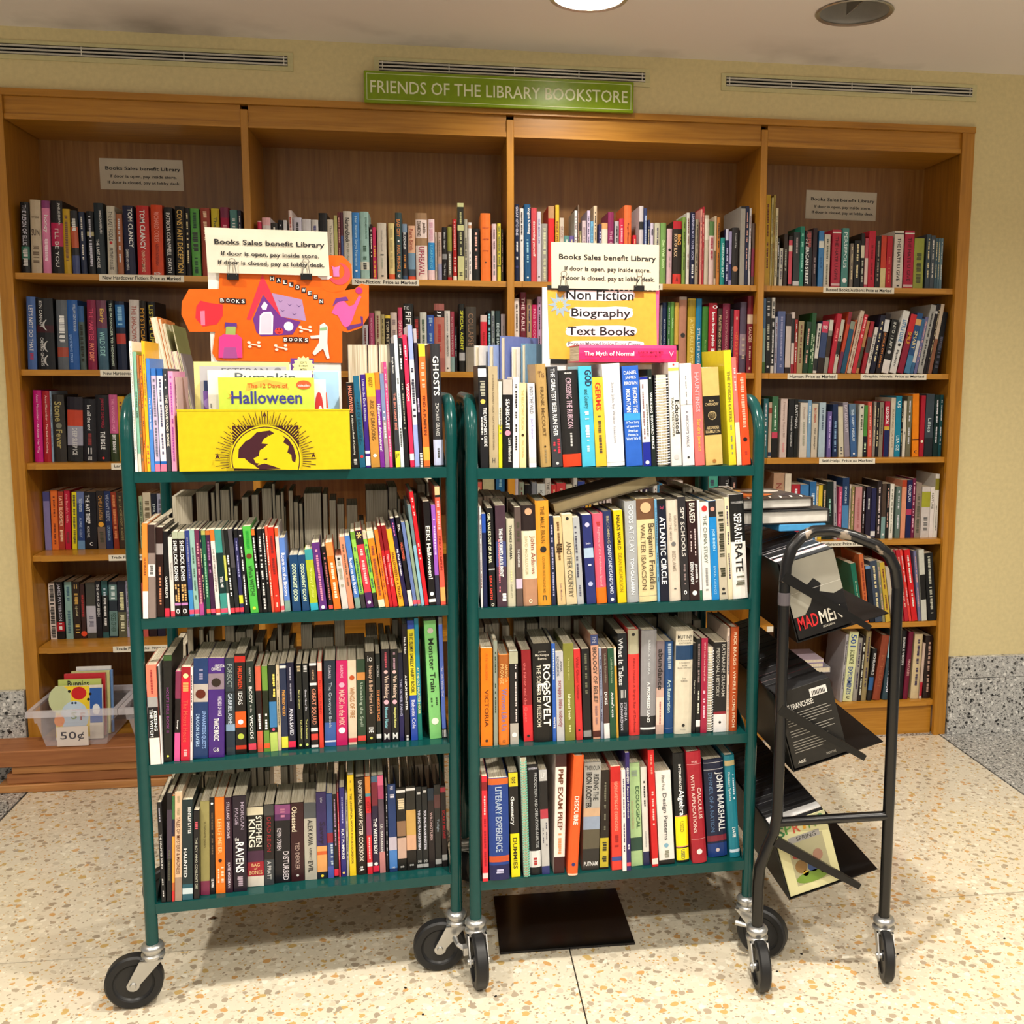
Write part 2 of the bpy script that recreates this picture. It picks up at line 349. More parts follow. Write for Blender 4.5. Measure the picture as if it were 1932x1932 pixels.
def build_rows():
    rng = random.Random(11)
    for (name, fr, z, sb, tile, kind, loc, grp, data), kw in ROWS:
        (ox, oy, s_) = tile; topmode = kw.get('top', False); maxd = kw.get('maxd', .2); back = kw.get('back', False)
        recs = []; cur = sb
        for line in data.strip().split('\n'):
            line = line.strip()
            if not line: continue
            if line[0] == '@': cur = float(line[1:]); continue
            if line[0] == '%': q = line[1:].split(); ox, oy, s_ = map(float, q); continue
            b0, b1, ty, tx, col, opt, items = parse(line)
            if 'top' in opt or topmode:
                s0, zt = on_plane(FRAMES[fr], cur, ox+b0/s_, oy+ty/s_); s1, _z = on_plane(FRAMES[fr], cur, ox+b1/s_, oy+ty/s_); tn = 0.0
                if tx is not None: tn = tx/1000.0; s0 -= tn*(zt-z); s1 -= tn*(zt-z)
            else:
                # bottom x: find image row where this plane meets the shelf height
                def bot(u):
                    lo, hi = 0.0, 2500.0
                    for _ in range(30):
                        mid = (lo+hi)/2
                        if on_plane(FRAMES[fr], cur, u, mid)[1] > z: lo = mid
                        else: hi = mid
                    return on_plane(FRAMES[fr], cur, u, lo)[0]
                s0, s1 = bot(ox+b0/s_), bot(ox+b1/s_)
                if tx is None: _x, zt = on_plane(FRAMES[fr], cur, ox+b0/s_, oy+ty/s_); tn = 0.0
                else: st, zt = on_plane(FRAMES[fr], cur, ox+tx/s_, oy+ty/s_); tn = (st-s0)/(zt-z)
            cap = .292 if fr == 'W' and z != ZS[0] else .300 if fr != 'W' and z != ZC[0] else 9
            recs.append([s0, s1, min(zt-z, cap), tn, col, opt, items, cur])
        recs.sort(key=lambda r_: r_[0])
        if fr == 'W':
            mid = (recs[0][0]+recs[-1][1])/2; bl = max(b for a_, b in DIV if b < mid)+.0008; brr = min(a_ for a_, b in DIV if a_ > mid)-.0008
            if name in ('N4',): bl, brr = -9, 9
        else: bl = .0162; brr = {'L': LEN_L, 'R': LEN_R}[fr]-.0162
        K = min(6, len(recs)-1)
        lo_ = min(recs[0][0], recs[0][0]+recs[0][3]*recs[0][2])
        if lo_ < bl:
            off = recs[0][0]-lo_; A0, B0 = recs[0][0], recs[K][1]; A1 = bl+off
            for q_ in recs[:K+1]:
                for j in (0, 1): q_[j] = A1+(q_[j]-A0)*(B0-A1)/(B0-A0)
        L_ = recs[-1]; hi_ = max(L_[1], L_[1]+L_[3]*L_[2])
        if hi_ > brr:
            off = hi_-L_[1]; A0, B0 = recs[-K-1][0], L_[1]; B1 = brr-off
            for q_ in recs[-K-1:]:
                for j in (0, 1): q_[j] = A0+(q_[j]-A0)*(B1-A0)/(B0-A0)
        prev = None
        for r_ in recs:
            if prev is not None:
                if r_[0] < prev[1]+.0004:
                    mid = (r_[0]+prev[1])/2 if prev[1]-r_[0] < .006 else prev[1]
                    r_[0] = prev[1]+.0004
                hh = min(r_[2], prev[2]); need = prev[3]+(prev[1]-r_[0])/max(hh, .05)
                if r_[3] < need: r_[3] = need
                if r_[1] < r_[0]+.003: r_[1] = r_[0]+.003
            prev = r_
        lim = kw.get('limit')
        N_ = len(recs); a, t, n = FRAMES[fr]
        for i, (s0, s1, h, tn, col, opt, items, cur) in enumerate(recs):
            kd = opt.get('k', kind); kd = {'h': 'hard', 's': 'soft', 'k': 'kid', 'd': 'dvd'}.get(kd, kd)
            th = math.atan(tn); w_ = max(.003, (s1-s0)*math.cos(th)-.0003); H = h/math.cos(th) if abs(tn) < .5 else h
            if tn > 0: H = (h-0)/math.cos(th)
            H = max(.05, H); d = min(maxd, max(.1, H*(.66 if kd != 'kid' else .8)))
            if kd == 'dvd': d = .135
            piv = s1 if tn > 0 else s0; loc2 = a+n*cur+t*piv
            ct, st_ = math.cos(th), math.sin(th)
            M = Matrix(((t[0]*ct, n[0], t[0]*st_, loc2[0]), (t[1]*ct, n[1], t[1]*st_, loc2[1]), (-st_, 0, ct, z+.0004), (0, 0, 0, 1)))
            if tn > 0: M = M @ Matrix.Translation((-w_, 0, 0))
            if back:   # fore-edge towards the room: turn the book round
                M = M @ Matrix.Translation((w_, d, 0)) @ Matrix.Rotation(math.pi, 4, 'Z')
            o, tc = make_book(w_, H, d, col, items, kd, rng, M, spiral=opt.get('spiral'))
            word = KINDS_[kd][1]
            size = 'slim ' if w_ < .013 else 'thick ' if w_ > .036 else ''
            if opt.get('spiral'): word = 'spiral-bound book'
            li = i+1; ri = N_-i
            pos = f'{ORD[li]} from left' if li <= ri else f'{ORD[ri]} from right'
            if li == 1: pos = 'leftmost'
            if ri == 1: pos = 'rightmost'
            ttl = opt.get('t')
            if back: lab = f'{size}{cname(col)}-covered book, pages outward, {pos}, {loc}'
            elif ttl: lab = f'{cname(col)} {word} titled {ttl.replace("_", " ")}, {pos}, {loc}'
            else: lab = f'{size}{cname(col)} {word}, {cname(tc) + " lettering" if tc else "plain spine"}, {pos}, {loc}'
            o['label'] = lab; o['group'] = grp

# ---------------------------------------------------------------- the rows of books, measured off the photograph
def fr_(ax, ay, bx, by):
    a = np.array([ax, ay]); b = np.array([bx, by]); t = (b-a)/np.linalg.norm(b-a); return a, t, np.array([-t[1], t[0]])
DIV = [(-1.463, -1.416), (-.649, -.624), (.271, .297), (1.217, 1.242), (2.007, 2.059)]
FRAMES['W'] = fr_(0, 0, 1, 0)
LA, LB = (-.659, -1.486), (.039, -1.430)
RA, RB = (.084, -1.474), (.769, -1.454)
LEN_L = math.hypot(LB[0]-LA[0], LB[1]-LA[1]); LEN_R = math.hypot(RB[0]-RA[0], RB[1]-RA[1])
FRAMES['L'] = fr_(*LA, *LB); FRAMES['R'] = fr_(*RA, *RB)
ZS = [1.794, 1.465, 1.138, .810, .474, .143]      # wall bookcase shelf tops
ZC = [1.240, .914, .577, .246]                    # cart shelf tops
row('L1', 'W', ZS[0], .04, (0, 360, 4.025), 'hard', 'top row, left bookcase bay', 'hardcovers on the top shelf of the left bay', '''
165 228 85/148 1c1c20|THE_REIGN_OF_ELLIE,dde,.04,.6,.5|#2f6f60,.62,.8|~,ddd,.65,.9,.6
238 318 68/222 c9b9a0|=VERY_RISING,654,.12,.35,.7|=SUN,322,.36,.52,.75|~,765,.62,.85,.6
328 388 75/310 e488b4|#8a3a78,0,.1|\x02honey,fff,.18,.45,.6|~,fde,.52,.85,.4
397 486 75/378 1a1316|#b81c50,.3,.62|@rJANELLE_BROWN,eee,.03,.33,.24|I'LL_BE_YOU,eee,.38,.9,.34
487 542 138 c8a020|~,754,.1,.8,.4
552 608 150 2a2a30|#c05a3a,.25,.58|#455080,.7,1|~,eee,.05,.3,.5
618 662 160 26304c
675 728 155 14161c|~,ccd,.08,.4,.3|#b8b088,.32,.39|~,ccd,.45,.9,.4
735 805 92 1b2830|@rDIANE_CHAMBERLAIN,eee,.1,.42,.24|@lTHE_LAST_HOUSE,eee,.5,.9,.3
820 880 115/805 cfc8b8|THE_LAST_FIDDLE,333,.08,.5,.5|o,b22,.5,.56,.4|BRITNEY_COLLEE,333,.6,.92,.45
882 890 160 a09890
893 940 175 a86848
952 1032 112 14183a|@r\x02TOM_CLANCY,eee,.04,.6,.42|@lCOMMAND_AND_CONTROL,eee,.62,.93,.3
1048 1140 112/1030 c02a26|\x02TOM_CLANCY,eee,.06,.62,.42|CHAIN_OF_COMMAND,e8d0b0,.64,.95,.3
1155 1242 107/1140 d04418|RICHARD_COLES,f0a090,.1,.52,.4|A_DEATH_IN_THE_PARISH,601818,.55,.85,.42|=MCDN,eee,.95,.99,.6
1262 1325 125/1240 15151a|\x02PATRICIA_CORNWELL,ddd,.08,.7,.5|DEATH,eee,.74,.95,.4
1340 1410 118/1325 1a1410|CONSTANT_DECEPTION,e0b860,.05,.95,.6
1415 1455 130 141012
1462 1528 135 58a048|~,243,.06,.3,.4|~,333,.35,.65,.6|~,243,.7,.95,.4
1540 1608 130 9c4030|~,eca,.05,.5,.4
1620 1680 135 d4c030|\x02The_V,554,.08,.4,.4
1690 1752 125 b01848|#803050,0,.15|~,fab,.2,.6,.5
1762 1818 145 5a9090|~,fff,.1,.5,.4
1822 1848 150 2a2a40''')
row('L2', 'W', ZS[1], .04, (0, 540, 4.025), 'hard', 'second row, left bookcase bay', 'hardcovers on the second shelf of the left bay', '''
210 278 80/195 4a6aa8|LET'S_NOT_DO_THAT,eee,.12,.75,.45|~,a35,.75,.9,.4
290 420 92 15171c|@lKEN_CANNAM,ddd,.04,.4,.18|@lCAMINO_GHOSTS,ddd,.55,.95,.18|#3a1018,.38,.48|=(,bbb,.3,.45,.4|=(,bbb,.6,.75,.4|=(,bbb,.8,.95,.4
440 522 105/420 5a6068|~,eee,.2,.6,.5|#a04838,.68,.82
525 605 105/500 2458a0|@rWILLIAM_KENT_KRUEGER,bcd,.06,.45,.25|@lLIGHTNING_STRIKE,9be,.5,.9,.25
610 655 150 4a5a58|#2f5a90,0,.25|~,221,.3,.9,.5
668 735 105/655 801c40|THE_PARTIES,e05070,.12,.58,.5|\x02PAY_DIRT,f09070,.62,.88,.5
748 825 108/725 3a5c70|#6a3850,0,.4|Early,e8c060,.12,.32,.5|WILD_SIDE,a0d8d8,.45,.8,.5
840 885 108 101418|THE_PASSENGER_TO_MIDNIGHT,cdc,.04,.95,.4
895 965 115 14203a|#1f62a0,.05,.38|#b03a30,.47,.62|~,8bd,.08,.35,.5
985 1060 105/978 d0c8c4|THE_SHADOWS,a04a3a,.08,.6,.5|#222,.62,1
1068 1118 112 20160e|\x02MYSTICIANS,c08828,.08,.75,.6
1140 1196 118 16141a|\x02LISTEN_UP,c0b040,.05,.6,.6''')
row('L3', 'W', ZS[2], .06, (0, 720, 6.0375), 'hard', 'third row, left bookcase bay', 'hardcovers on the third shelf of the left bay', '''
395 490 100/368 c0147a|Anne_Macomber_-_All_About_Her_Way,f0c8e0,.06,.88,.34
500 590 110/470 a41c28|Anne_Macomber_-_The_Best_Is_Coming,f0c8c0,.06,.88,.34
592 612 110 88a0b8
625 762 150 2c2824|\x02Stone,a89a60,.1,.4,.6|o,776,.4,.52,.5|\x02Fever,a89a60,.52,.8,.5
770 945 180/760 1c1620|#b84028,.2,.45|#9090a0,.45,.75|#222,.78,1|DEEP_SLEEP_ICE,ccc,.48,.9,.3
955 1100 200 15131a|be_still_the_end,eee,.1,.5,.3|~,833,.55,.75,.3|=II,ccc,.78,.88,.3|=ill,ccc,.92,.98,.3
1105 1255 155 121015|JANICE_SHEPARD,a02038,.05,.5,.3|\x02THE_BIG_LIE,eee,.55,.82,.36|o,c33,.93,.97,.2
1262 1358 150 2c3a1c|#c05888,0,.58|THE_VANISHING_HALF,e898b8,.06,.55,.35|\x02BRIT_BENNETT,eee,.6,.88,.35
1362 1440 172 d09c20''', maxd=.24)
row('L4', 'W', ZS[3], .12, (0, 890, 6.0375), 'soft', 'fourth row, left bookcase bay', 'paperbacks on the fourth shelf of the left bay', '''
500 575 230/465 8078a8|#4a4a80,0,.16
580 658 215/555 e07030|~,732,.1,.45,.3|~,732,.5,.9,.3
662 728 228/642 a83c28|\x02LATE_BLOOMER,f0c0a0,.08,.6,.6|~,eca,.66,.86,.5
735 802 215/715 b81438|the_Bandit's_Wife,f0a0a0,.06,.55,.4|~,733,.7,.9,.5
815 872 235/805 e0d020|~,553,.05,.9,.5
880 965 230/862 27407a|#6070a0,0,.2|THE_OTHER_SISTER,cde,.12,.35,.5|ALFRED_KELLY,abd,.45,.8,.35|#6890b8,.85,1
970 1110 235/940 15131a|@l\x02THE_ART_THIEF,eee,.05,.55,.35|@lMICHAEL_FINKEL,ccc,.6,.8,.3|=c,ddd,.88,.94,.25
1120 1210 222/1062 2c2422|CAMELIA_LACUNA,c8904a,.08,.5,.45|o,e0a030,.53,.62,.7|#6a5a50,.62,1|~,443,.7,.9,.5
1215 1290 222/1160 1c2c5a|WE_CAN'T_BELIEVE,a8b0c8,.06,.52,.5|LOCKER_ROOM,9bd,.6,.85,.4
1300 1362 235/1245 8a3018|~,d08050,.05,.8,.5
1368 1450 240/1305 3a2a1c|A_LITTLE_MORE_NIGHT_READING,a09060,.06,.85,.35
%240 880 6.0375
128 168 340 a8b890 top|~,565,.1,.9,.5
170 262 300 d8ccb0 top|~,6a5a40,.15,.55,.6|~,6a5a40,.6,.9,.6
250 330 312 1a2030 top|EMILY_HENRY,cdd,.15,.75,.4|#ccc,.8,.98
335 400 312 a0a4bc top|~,556,.1,.8,.5''', maxd=.18)
row('L5', 'W', ZS[4], .12, (0, 1060, 5.084), 'soft', 'fifth row, left bookcase bay', 'paperbacks on the fifth shelf of the left bay', '''
478 538 210/448 ddd0c8|~,333,.03,.97,.7
545 620 195/510 1a1a1c|JAMES_PATTERSON,ccd,.03,.68,.5|#a81c28,.7,.86|~,eee,.72,.84,.4
630 700 195/605 86aaa4|~,467,.06,.4,.4|~,467,.5,.9,.4
708 780 195/680 2a1c14|=II,ca6,.04,.12,.4|~,c8a050,.15,.4,.5|ajudal,d8d0a0,.4,.62,.4|~,ca5,.75,.9,.6
785 830 215/755 3a201c|~,a33,.2,.6,.5|o,e04a28,.85,.97,1.3
835 928 200/812 44443e|#b8b8c4,.42,.9|~,778,.6,.8,.5
932 985 188/905 16141a|\x02THE_HOUR_OF_EDEN,ddd,.05,.62,.45
990 1048 185/968 2f5a5c|~,cde,.1,.25,.4|#222,.25,.9|~,ddd,.3,.8,.4
1055 1132 195/1040 27303a|#6a8a88,.05,.33|#6a8a88,.52,.97|~,dee,.08,.3,.5|PIECES_OF_HER,243,.55,.9,.6
1140 1218 185/1122 20202c|#5a5a44,.55,1|~,dda,.2,.55,.5|~,ddb,.6,.9,.5
1222 1250 185/1200 a8a4c0
1378 1425 200 c05850
1432 1510 200 26161c
1515 1590 205 1c1a30''', maxd=.18)
row('M1', 'W', ZS[0], .03, (460, 370, 7.43), 'hard', 'top row, second bookcase bay', 'books on the top shelf of the second bay', '''
185 245 348 d83a60|#f8c8d0,.0,.02
252 370 300 e4dadc|#f0b8c0,0,.13
375 470 375 33302e
475 550 335 1a181c
552 600 338 d8d8dc|#333,.4,.6
622 672 200 e8d4d0|~,b54,.1,.8,.5
690 805 300 ccc8d8
812 937 320 d4d0d4|~,556,.3,.5,.5
945 1040 332 d8d4d0|~,558,.1,.3,.4
1045 1160 235 1c1c1e|#b4b0ac,.34,.4|#e06a68,.4,.6
1165 1255 330 d8ccb8|The_Secret_Lives_of_Walking,665,.08,.9,.4
1260 1305 272 b8b470|#a03a4a,.7,1
1310 1350 228 6a2c30
1352 1385 228 5a2c38|#46588a,.35,1
1388 1508 210 ccc4b8|\x02NurtureShock,222,.1,.46,.5|PO_BRONSON,887,.47,.8,.3
1510 1615 228 3a80c4|Her_Radiant_Surya_Namaste,bde,.06,.8,.45|o,fff,.85,.9,.3
1620 1745 218 9cc0b8|@rREVIVING_AMERICAN_HEALTHCARE,465,.08,.4,.3|~,465,.5,.6,.4|~,465,.66,.72,.4|#d8d8c8,.74,.86|~,333,.76,.84,.4
1765 1798 395 2c1c1c|~,e8e0d0,.1,.6,.4
1802 1850 440 c42858|~,e8b040,.35,.95,.5
%700 370 6.9
75 195 348 cfc4b4|Whistling_Vivaldi,aaa09a,.12,.5,.25|~,555,.55,.58,.4|~,aa9,.62,.8,.2|~,333,.92,.94,.3
222 300 352 dcc888|~,ba7,.1,.8,.4|#d85a30,.9,1
310 395 215 34484a|\x02BAD_CITY,e09050,.1,.36,.5|o,eee,.4,.44,.3|\x02PAUL_PRINGLE,e09050,.48,.88,.5|=c,fff,.92,.96,.4
400 468 362 2a2a30|#7a90a8,0,.15|\x02BUDDHISM,ddd,.15,.45,.5|~,c84,.55,.8,.4|#345070,.92,1
478 572 385 d8a888|#7090a8,.5,.8|#3a4a5a,.8,.93|#d04a28,.93,1|Rare_Birds,a54,.06,.45,.5
578 725 218 e4d0c8|#9c7a58,0,.1|#9c7a58,.37,.48|@r\x02JARED,543,.14,.3,.3|@l\x02DIAMOND,543,.12,.35,.3|UPHEAVAL,a02848,.5,.93,.5
738 825 300 e8ccd0|#2c88c8,.38,.83|~,dab,.05,.35,.5|LEARNING,6bd,.42,.8,.4
830 855 470 c0b0a0
862 918 470 c0a498|#9090ac,.65,1|~,876,.1,.5,.4
922 985 405 1e1a1a|Black_Garage,ccc,.05,.45,.4|#888,.5,.6|The_Navy,ccc,.65,.93,.4
992 1050 400 8c8a3c|#5a5248,.45,.93|#b02020,.93,1|~,ddc,.5,.9,.3
1060 1112 300 b02424|~,e8a0a0,.04,.5,.4|~,f8d8d0,.62,.85,.4|#e8d8c8,.92,1
1122 1205 90 c4c48c k=k|#2a2a22,.05,.28|#2a2a22,.35,.68|~,bb8,.07,.26,.3|~,bb8,.37,.66,.3|\x02H,222,.89,.93,.5
1210 1255 300 a8a494|~,333,.3,.95,.4
1262 1310 342 e4e0dc|#c09070,.05,.1|~,999,.5,.9,.4
1315 1415 420 141413
1425 1555 222 e8742c|=A_TERRIBLE_COUNTRY,823,.18,.25,.7|=A_SEA_STORM,823,.34,.42,.6|=KEITH_B_WYMAN,822,.52,.58,.6|o,222,.7,.74,.15
1572 1632 360 dcc0c4|~,8a7078,.1,.45,.4|~,888,.55,.9,.35
1642 1690 355 d8cc48|~,774,.05,.7,.4|#333,.72,.74
1695 1722 430 3a3414''', top=True, maxd=.24)
row('M2', 'W', ZS[1], .03, (680, 540, 6.44), 'hard', 'second row, second bookcase bay', 'books on the second shelf of the second bay', '''
20 90 470 b4b0b4
97 165 325 a43a60|THE_REASON_OF_WONDER,d8a0b0,.08,.6,.3
172 242 300 b8a888
245 292 345 a89868
295 362 355 1c1412|#e0c040,0,.05|\x02TOM_PETTY,c8b898,.1,.6,.5|#d0482a,.62,1
362 442 320 d0bcb0|~,877,.1,.9,.5
452 508 258 d04868|DRIVE,fcc,.1,.55,.6
520 640 210 20201e|@l=THE,ddd,.04,.09,.5|\x02FIFTH_RISK,eee,.12,.75,.6
645 715 368 2c2420|~,a33,.05,.4,.6|~,ccc,.6,.75,.6
720 802 318 c8c8bc|~,565,.1,.8,.4
808 892 350 30509c|~,9bd,.05,.15,.6|o,eee,.15,.2,.2|~,8ac,.3,.7,.4
892 1018 212 985850|#241818,.1,.2|\x02J_J,eee,.11,.19,.4|#b06a5c,.2,.8|~,a33,.3,.7,.3
1020 1088 298 d4ccc4|~,999,.05,.4,.25|IMAGINE_EVERYBODY,222,.4,.75,.35|o,222,.93,.96,.3
1090 1140 308 983848|#7f9a98,.75,1|SO_SISTER_IN_HEAVEN,c0a0a0,.05,.75,.45
1148 1170 490 1c1c20|~,ccc,.2,.7,.4
1195 1265 215 1a1a16|\x02SPECIAL_AGENT,c8c838,.1,.68,.5|#aaa,.72,.84
1275 1405 250 3e3830|#8c8474,.62,1|COLLAPSE,907058,.1,.6,.5
1458 1535 350 d8c0b8|#d83040,.12,.85|~,a22,.3,.8,.3
1540 1590 300 15151a|~,8cd,.05,.6,.5
1592 1630 300 94a09c
1640 1700 300 26383a|\x02EDDIE_HALL,cdd,.15,.7,.5
1708 1765 340 c0b0b4|~,888,.2,.8,.3''', top=True, maxd=.24)
row('N1', 'W', ZS[0], .03, (960, 360, 6.9), 'hard', 'top row, third bookcase bay', 'books on the top shelf of the third bay', '''
80 138 175 16203c|GREAT_KITCHENS,dde,.03,.4,.5|~,eee,.48,.72,.4|o,336,.77,.84,.6
145 195 230 e0dcd8|~,333,.05,.35,.4|~,333,.4,.45,.4
208 290 175/198 1e5480|@r\x02Vogue_Knitting,eee,.04,.38,.5|~,9cd,.45,.75,.3|o,dee,.92,.96,.3
292 365 222 c84850|\x02decorating_yourself,f4e0d8,.08,.75,.5
368 422 270 ccc8d4|OUR_MAKER_LIFE,66a,.1,.45,.4|o,333,.9,.94,.4
425 505 428 98948c|~,cca,.05,.95,.4
515 595 198 d82c30 top|#b89068,0,.16
607 658 185 dcb838 top|\x02INSIDE_LIVES,843,.1,.6,.5
662 720 352 cabcac top|\x02SUZE,a98a80,.05,.4,.6
722 790 585 5a8c88 top
792 850 585 6a5a98 top
857 893 258 dce0e0 top
900 916 185 806a58 top
918 948 520 857c54 top
955 1010 388 d0bcc0 top|~,a89098,.1,.5,.5
1022 1060 258 d0c0dc top
1065 1103 398 6ca8cc top
1105 1152 195 dcc4a4 top
1170 1210 435 342c58 top|~,cce,.1,.5,.4
1212 1290 418 d8a068 top|#e8d8c8,.1,.7
1295 1370 278 8c2c5c top|THE_OH_OH,e8b8c8,.2,.7,.4
1382 1436 395 b8b4b8 top
1440 1502 360 d03050 top|~,f0b0c0,.1,.5,.4
1508 1600 188 e8703c top|\x02Roger_Blossom,722,.12,.6,.3
1618 1665 578 d02838 top
1702 1758 198 d0c8cc top|#333,.2,.3
1762 1806 225 34406c top|~,abd,.1,.6,.5
1812 1840 380 2c3458 top
%1200 360 7.43
205 252 452 d8cce0 top|~,445,.1,.2,.5
256 330 450 c8c4ac
337 415 450 78a058|\x02Get_Well_Soon,dfb,.1,.9,.4
428 500 530 d4b0b8|o,222,.34,.42,.5|~,a99,.5,.7,.3
512 630 425 2a211c|#b82430,0,.12|#d03830,.83,1|@r\x02BIG,e0a050,.2,.38,.4|@l\x02BOOK_OF_BLACK,e8c8a0,.2,.56,.36|=A,222,.87,.95,.3
640 690 368 7c9a48
700 745 305 d8d4cc
752 818 300 181c3c|LEARNING_NOT_TO_DIE_SOON,cce,.03,.65,.5|~,eee,.7,.95,.4
822 870 400 9c907c
890 915 258 e0988c
918 945 225 b02c38
948 1012 340 c8bca8|#e0d8c8,.05,.35
1018 1085 430 dcc0bc|#587a48,0,.22|~,a45,.25,.6,.5
1088 1115 355 c8b498|#6a5a40,.5,.9
1120 1170 372 c07a38
1178 1240 658 208a84|\x02GREENING_EAST,cee,.1,.85,.5
1245 1290 535 20244c|#c8c8dc,0,.2|~,cce,.3,.9,.4
1295 1332 570 a098c0|#28306a,.6,.9
1338 1430 515 2c2a2a|Court_City,ccc,.05,.4,.3|o,c89068,.6,.82,.8
1450 1515 215 9c9890 k=k|#222,.0,.03
1518 1565 215 1c2240 k=k
1572 1600 245 c8c8cc
1615 1660 455 5c4a44|#84304c,.4,.85''', maxd=.25)
row('N2', 'W', ZS[1], .03, (1230, 530, 8.78), 'hard', 'second row, third bookcase bay', 'books on the second shelf of the third bay', '''
%0 0 1
970 980 563 e4d8d0
981 993 550 6a1c2c|THE_TABLE,e8c8c8,.05,.5,.5
994 1003 565 b09070
1004 1013 575 c02058|PASS_TO_COOK_ORDERS,e8a0b8,.05,.9,.5
1014 1022 560 b890b0
%1230 530 8.78
150 175 400 8c8c8c
178 250 360 17284c|AFTERNOON_CONTEXT,a8b0c8,.1,.95,.4
268 312 350 3f7040
315 378 348 6aa048|Isa_Byblos,dfc,.1,.5,.4
385 455 360 d0a848|#222,.6,.68
460 585 262 b88068|#a8988c,0,.04|o,333,.43,.58,.6
605 732 292 c8a838|#a08818,.02,.25|A_YEAR_FULL_OF_POTS,f0e088,.28,.9,.45
740 835 295 1878a8|\x02STILL_LIFE_WITH,c8e0ec,.36,.95,.45
845 942 425 3c7a2c|The_new_vegetarian,bd8,.4,.95,.3
952 1088 368 b01c30|@r=o,eee,.03,.08,.6|\x02bom_bom_paleo,fff,.13,.62,.5|~,fff,.65,.85,.5
1095 1175 460 403028|\x02FEASTING_ON_ESCAPE,c8b088,.08,.9,.5
1182 1305 375 7a1c3c|LATIN_&_SOUTH_AMERICAN_COOKERY,c89090,.1,.9,.3
1310 1360 470 241c24|Bring_Out_of_Fame_Dinner,a8a8b0,.05,.9,.5
1365 1460 480 c83848|~,e8c8b0,.08,.15,.3|HOT_SOUL_FOOD,f08048,.35,.85,.5
1475 1580 350 54485c|#94808c,.45,.75|~,ba9,.5,.8,.5
1600 1695 160 781c2c|#d8c0a8,.24,.36|\x02SAUCES,e8c8b0,.4,.6,.5|~,dba,.65,.95,.3''', top=True, maxd=.25)
row('N4', 'W', ZS[3], .04, (860, 870, 6.44), 'hard', 'fourth row, third bookcase bay', 'books on the fourth shelf seen between the cart shelves', '''
240 318 260 d06050
328 470 185 b8b088|W,f0e8d8,.3,.7,.6
487 595 182 2a6898|~,9cd,.05,.2,.3
715 760 180 d4c8cc|PRIDE,d06070,.3,.9,.6
770 830 262 98a490
840 920 290 1a181a|\x02THE_PLUG,ddd,.15,.6,.4
922 985 262 7c8088|~,335,.2,.6,.4
990 1085 278 c8ccc8|=X,333,.1,.15,.4|YOGA,454,.3,.6,.5
1088 1155 170 ccc4b8|THE_CYCLIST'S_TEAM,333,.1,.7,.5
1162 1225 290 cc3838
1228 1335 272 c83c40
1342 1420 290 c0baa0|BIKE,343,.3,.6,.6
1430 1478 208 c8c4bc|~,555,.1,.8,.5
1485 1570 250 34448c|\x02DETOX,eee,.2,.6,.6
1578 1645 285 d8a030
1650 1735 258 c8b894|#222,.4,.45
1745 1820 240 b8a8a4
%1140 870 6.44
30 115 262 c8b8b0|Olive,9a8a84,.1,.4,.5
130 205 258 244080|CELIA,ddd,.08,.4,.5
212 258 280 20305c
262 325 258 ccc8c4|~,8ac,.2,.4,.5
330 395 252 d8d0c8
398 465 280 dcd8d4
480 545 290 281c34
600 648 280 d8d4cc
650 708 275 3878a0
712 765 290 4a3028
770 805 275 16161c
808 858 275 a89ca0
870 960 240 d8c8c0|=60,8a5a4a,.1,.25,.8
1240 1385 165 48a08c
1395 1530 185 1c1a1c|#e8e4e0,.15,.4|@rTHE_BOX,ddd,.05,.4,.25
1540 1620 200 141214''', top=True, maxd=.24)
row('N5', 'W', ZS[4], .05, (860, 1140, 6.44), 'kid', 'fifth row, third bookcase bay', 'books on the fifth shelf glimpsed below the cart shelf', '''
715 885 -120 e08840
888 985 -80 98907c
990 1030 -150 e8e0dc
1035 1080 -90 c03040
1082 1145 -70 2f7fa8
1150 1195 -110 8a78a8
1198 1280 -100 d8a040
1285 1370 -140 e0d8c4
1372 1432 -60 d8c89c
1440 1490 -130 1f5058
1495 1560 -90 8cb0d8
1562 1610 -120 9868a0
1665 1740 -110 c0c898
1742 1790 -60 c8b0a0
1795 1850 -150 c8b060
1855 1885 -90 2858a8
%1140 1140 6.44
50 100 -120 2858b0
105 165 -60 3850a8
175 240 -100 e06a28
242 285 -140 e8b040
290 360 -90 c8b8a4''', maxd=.2)
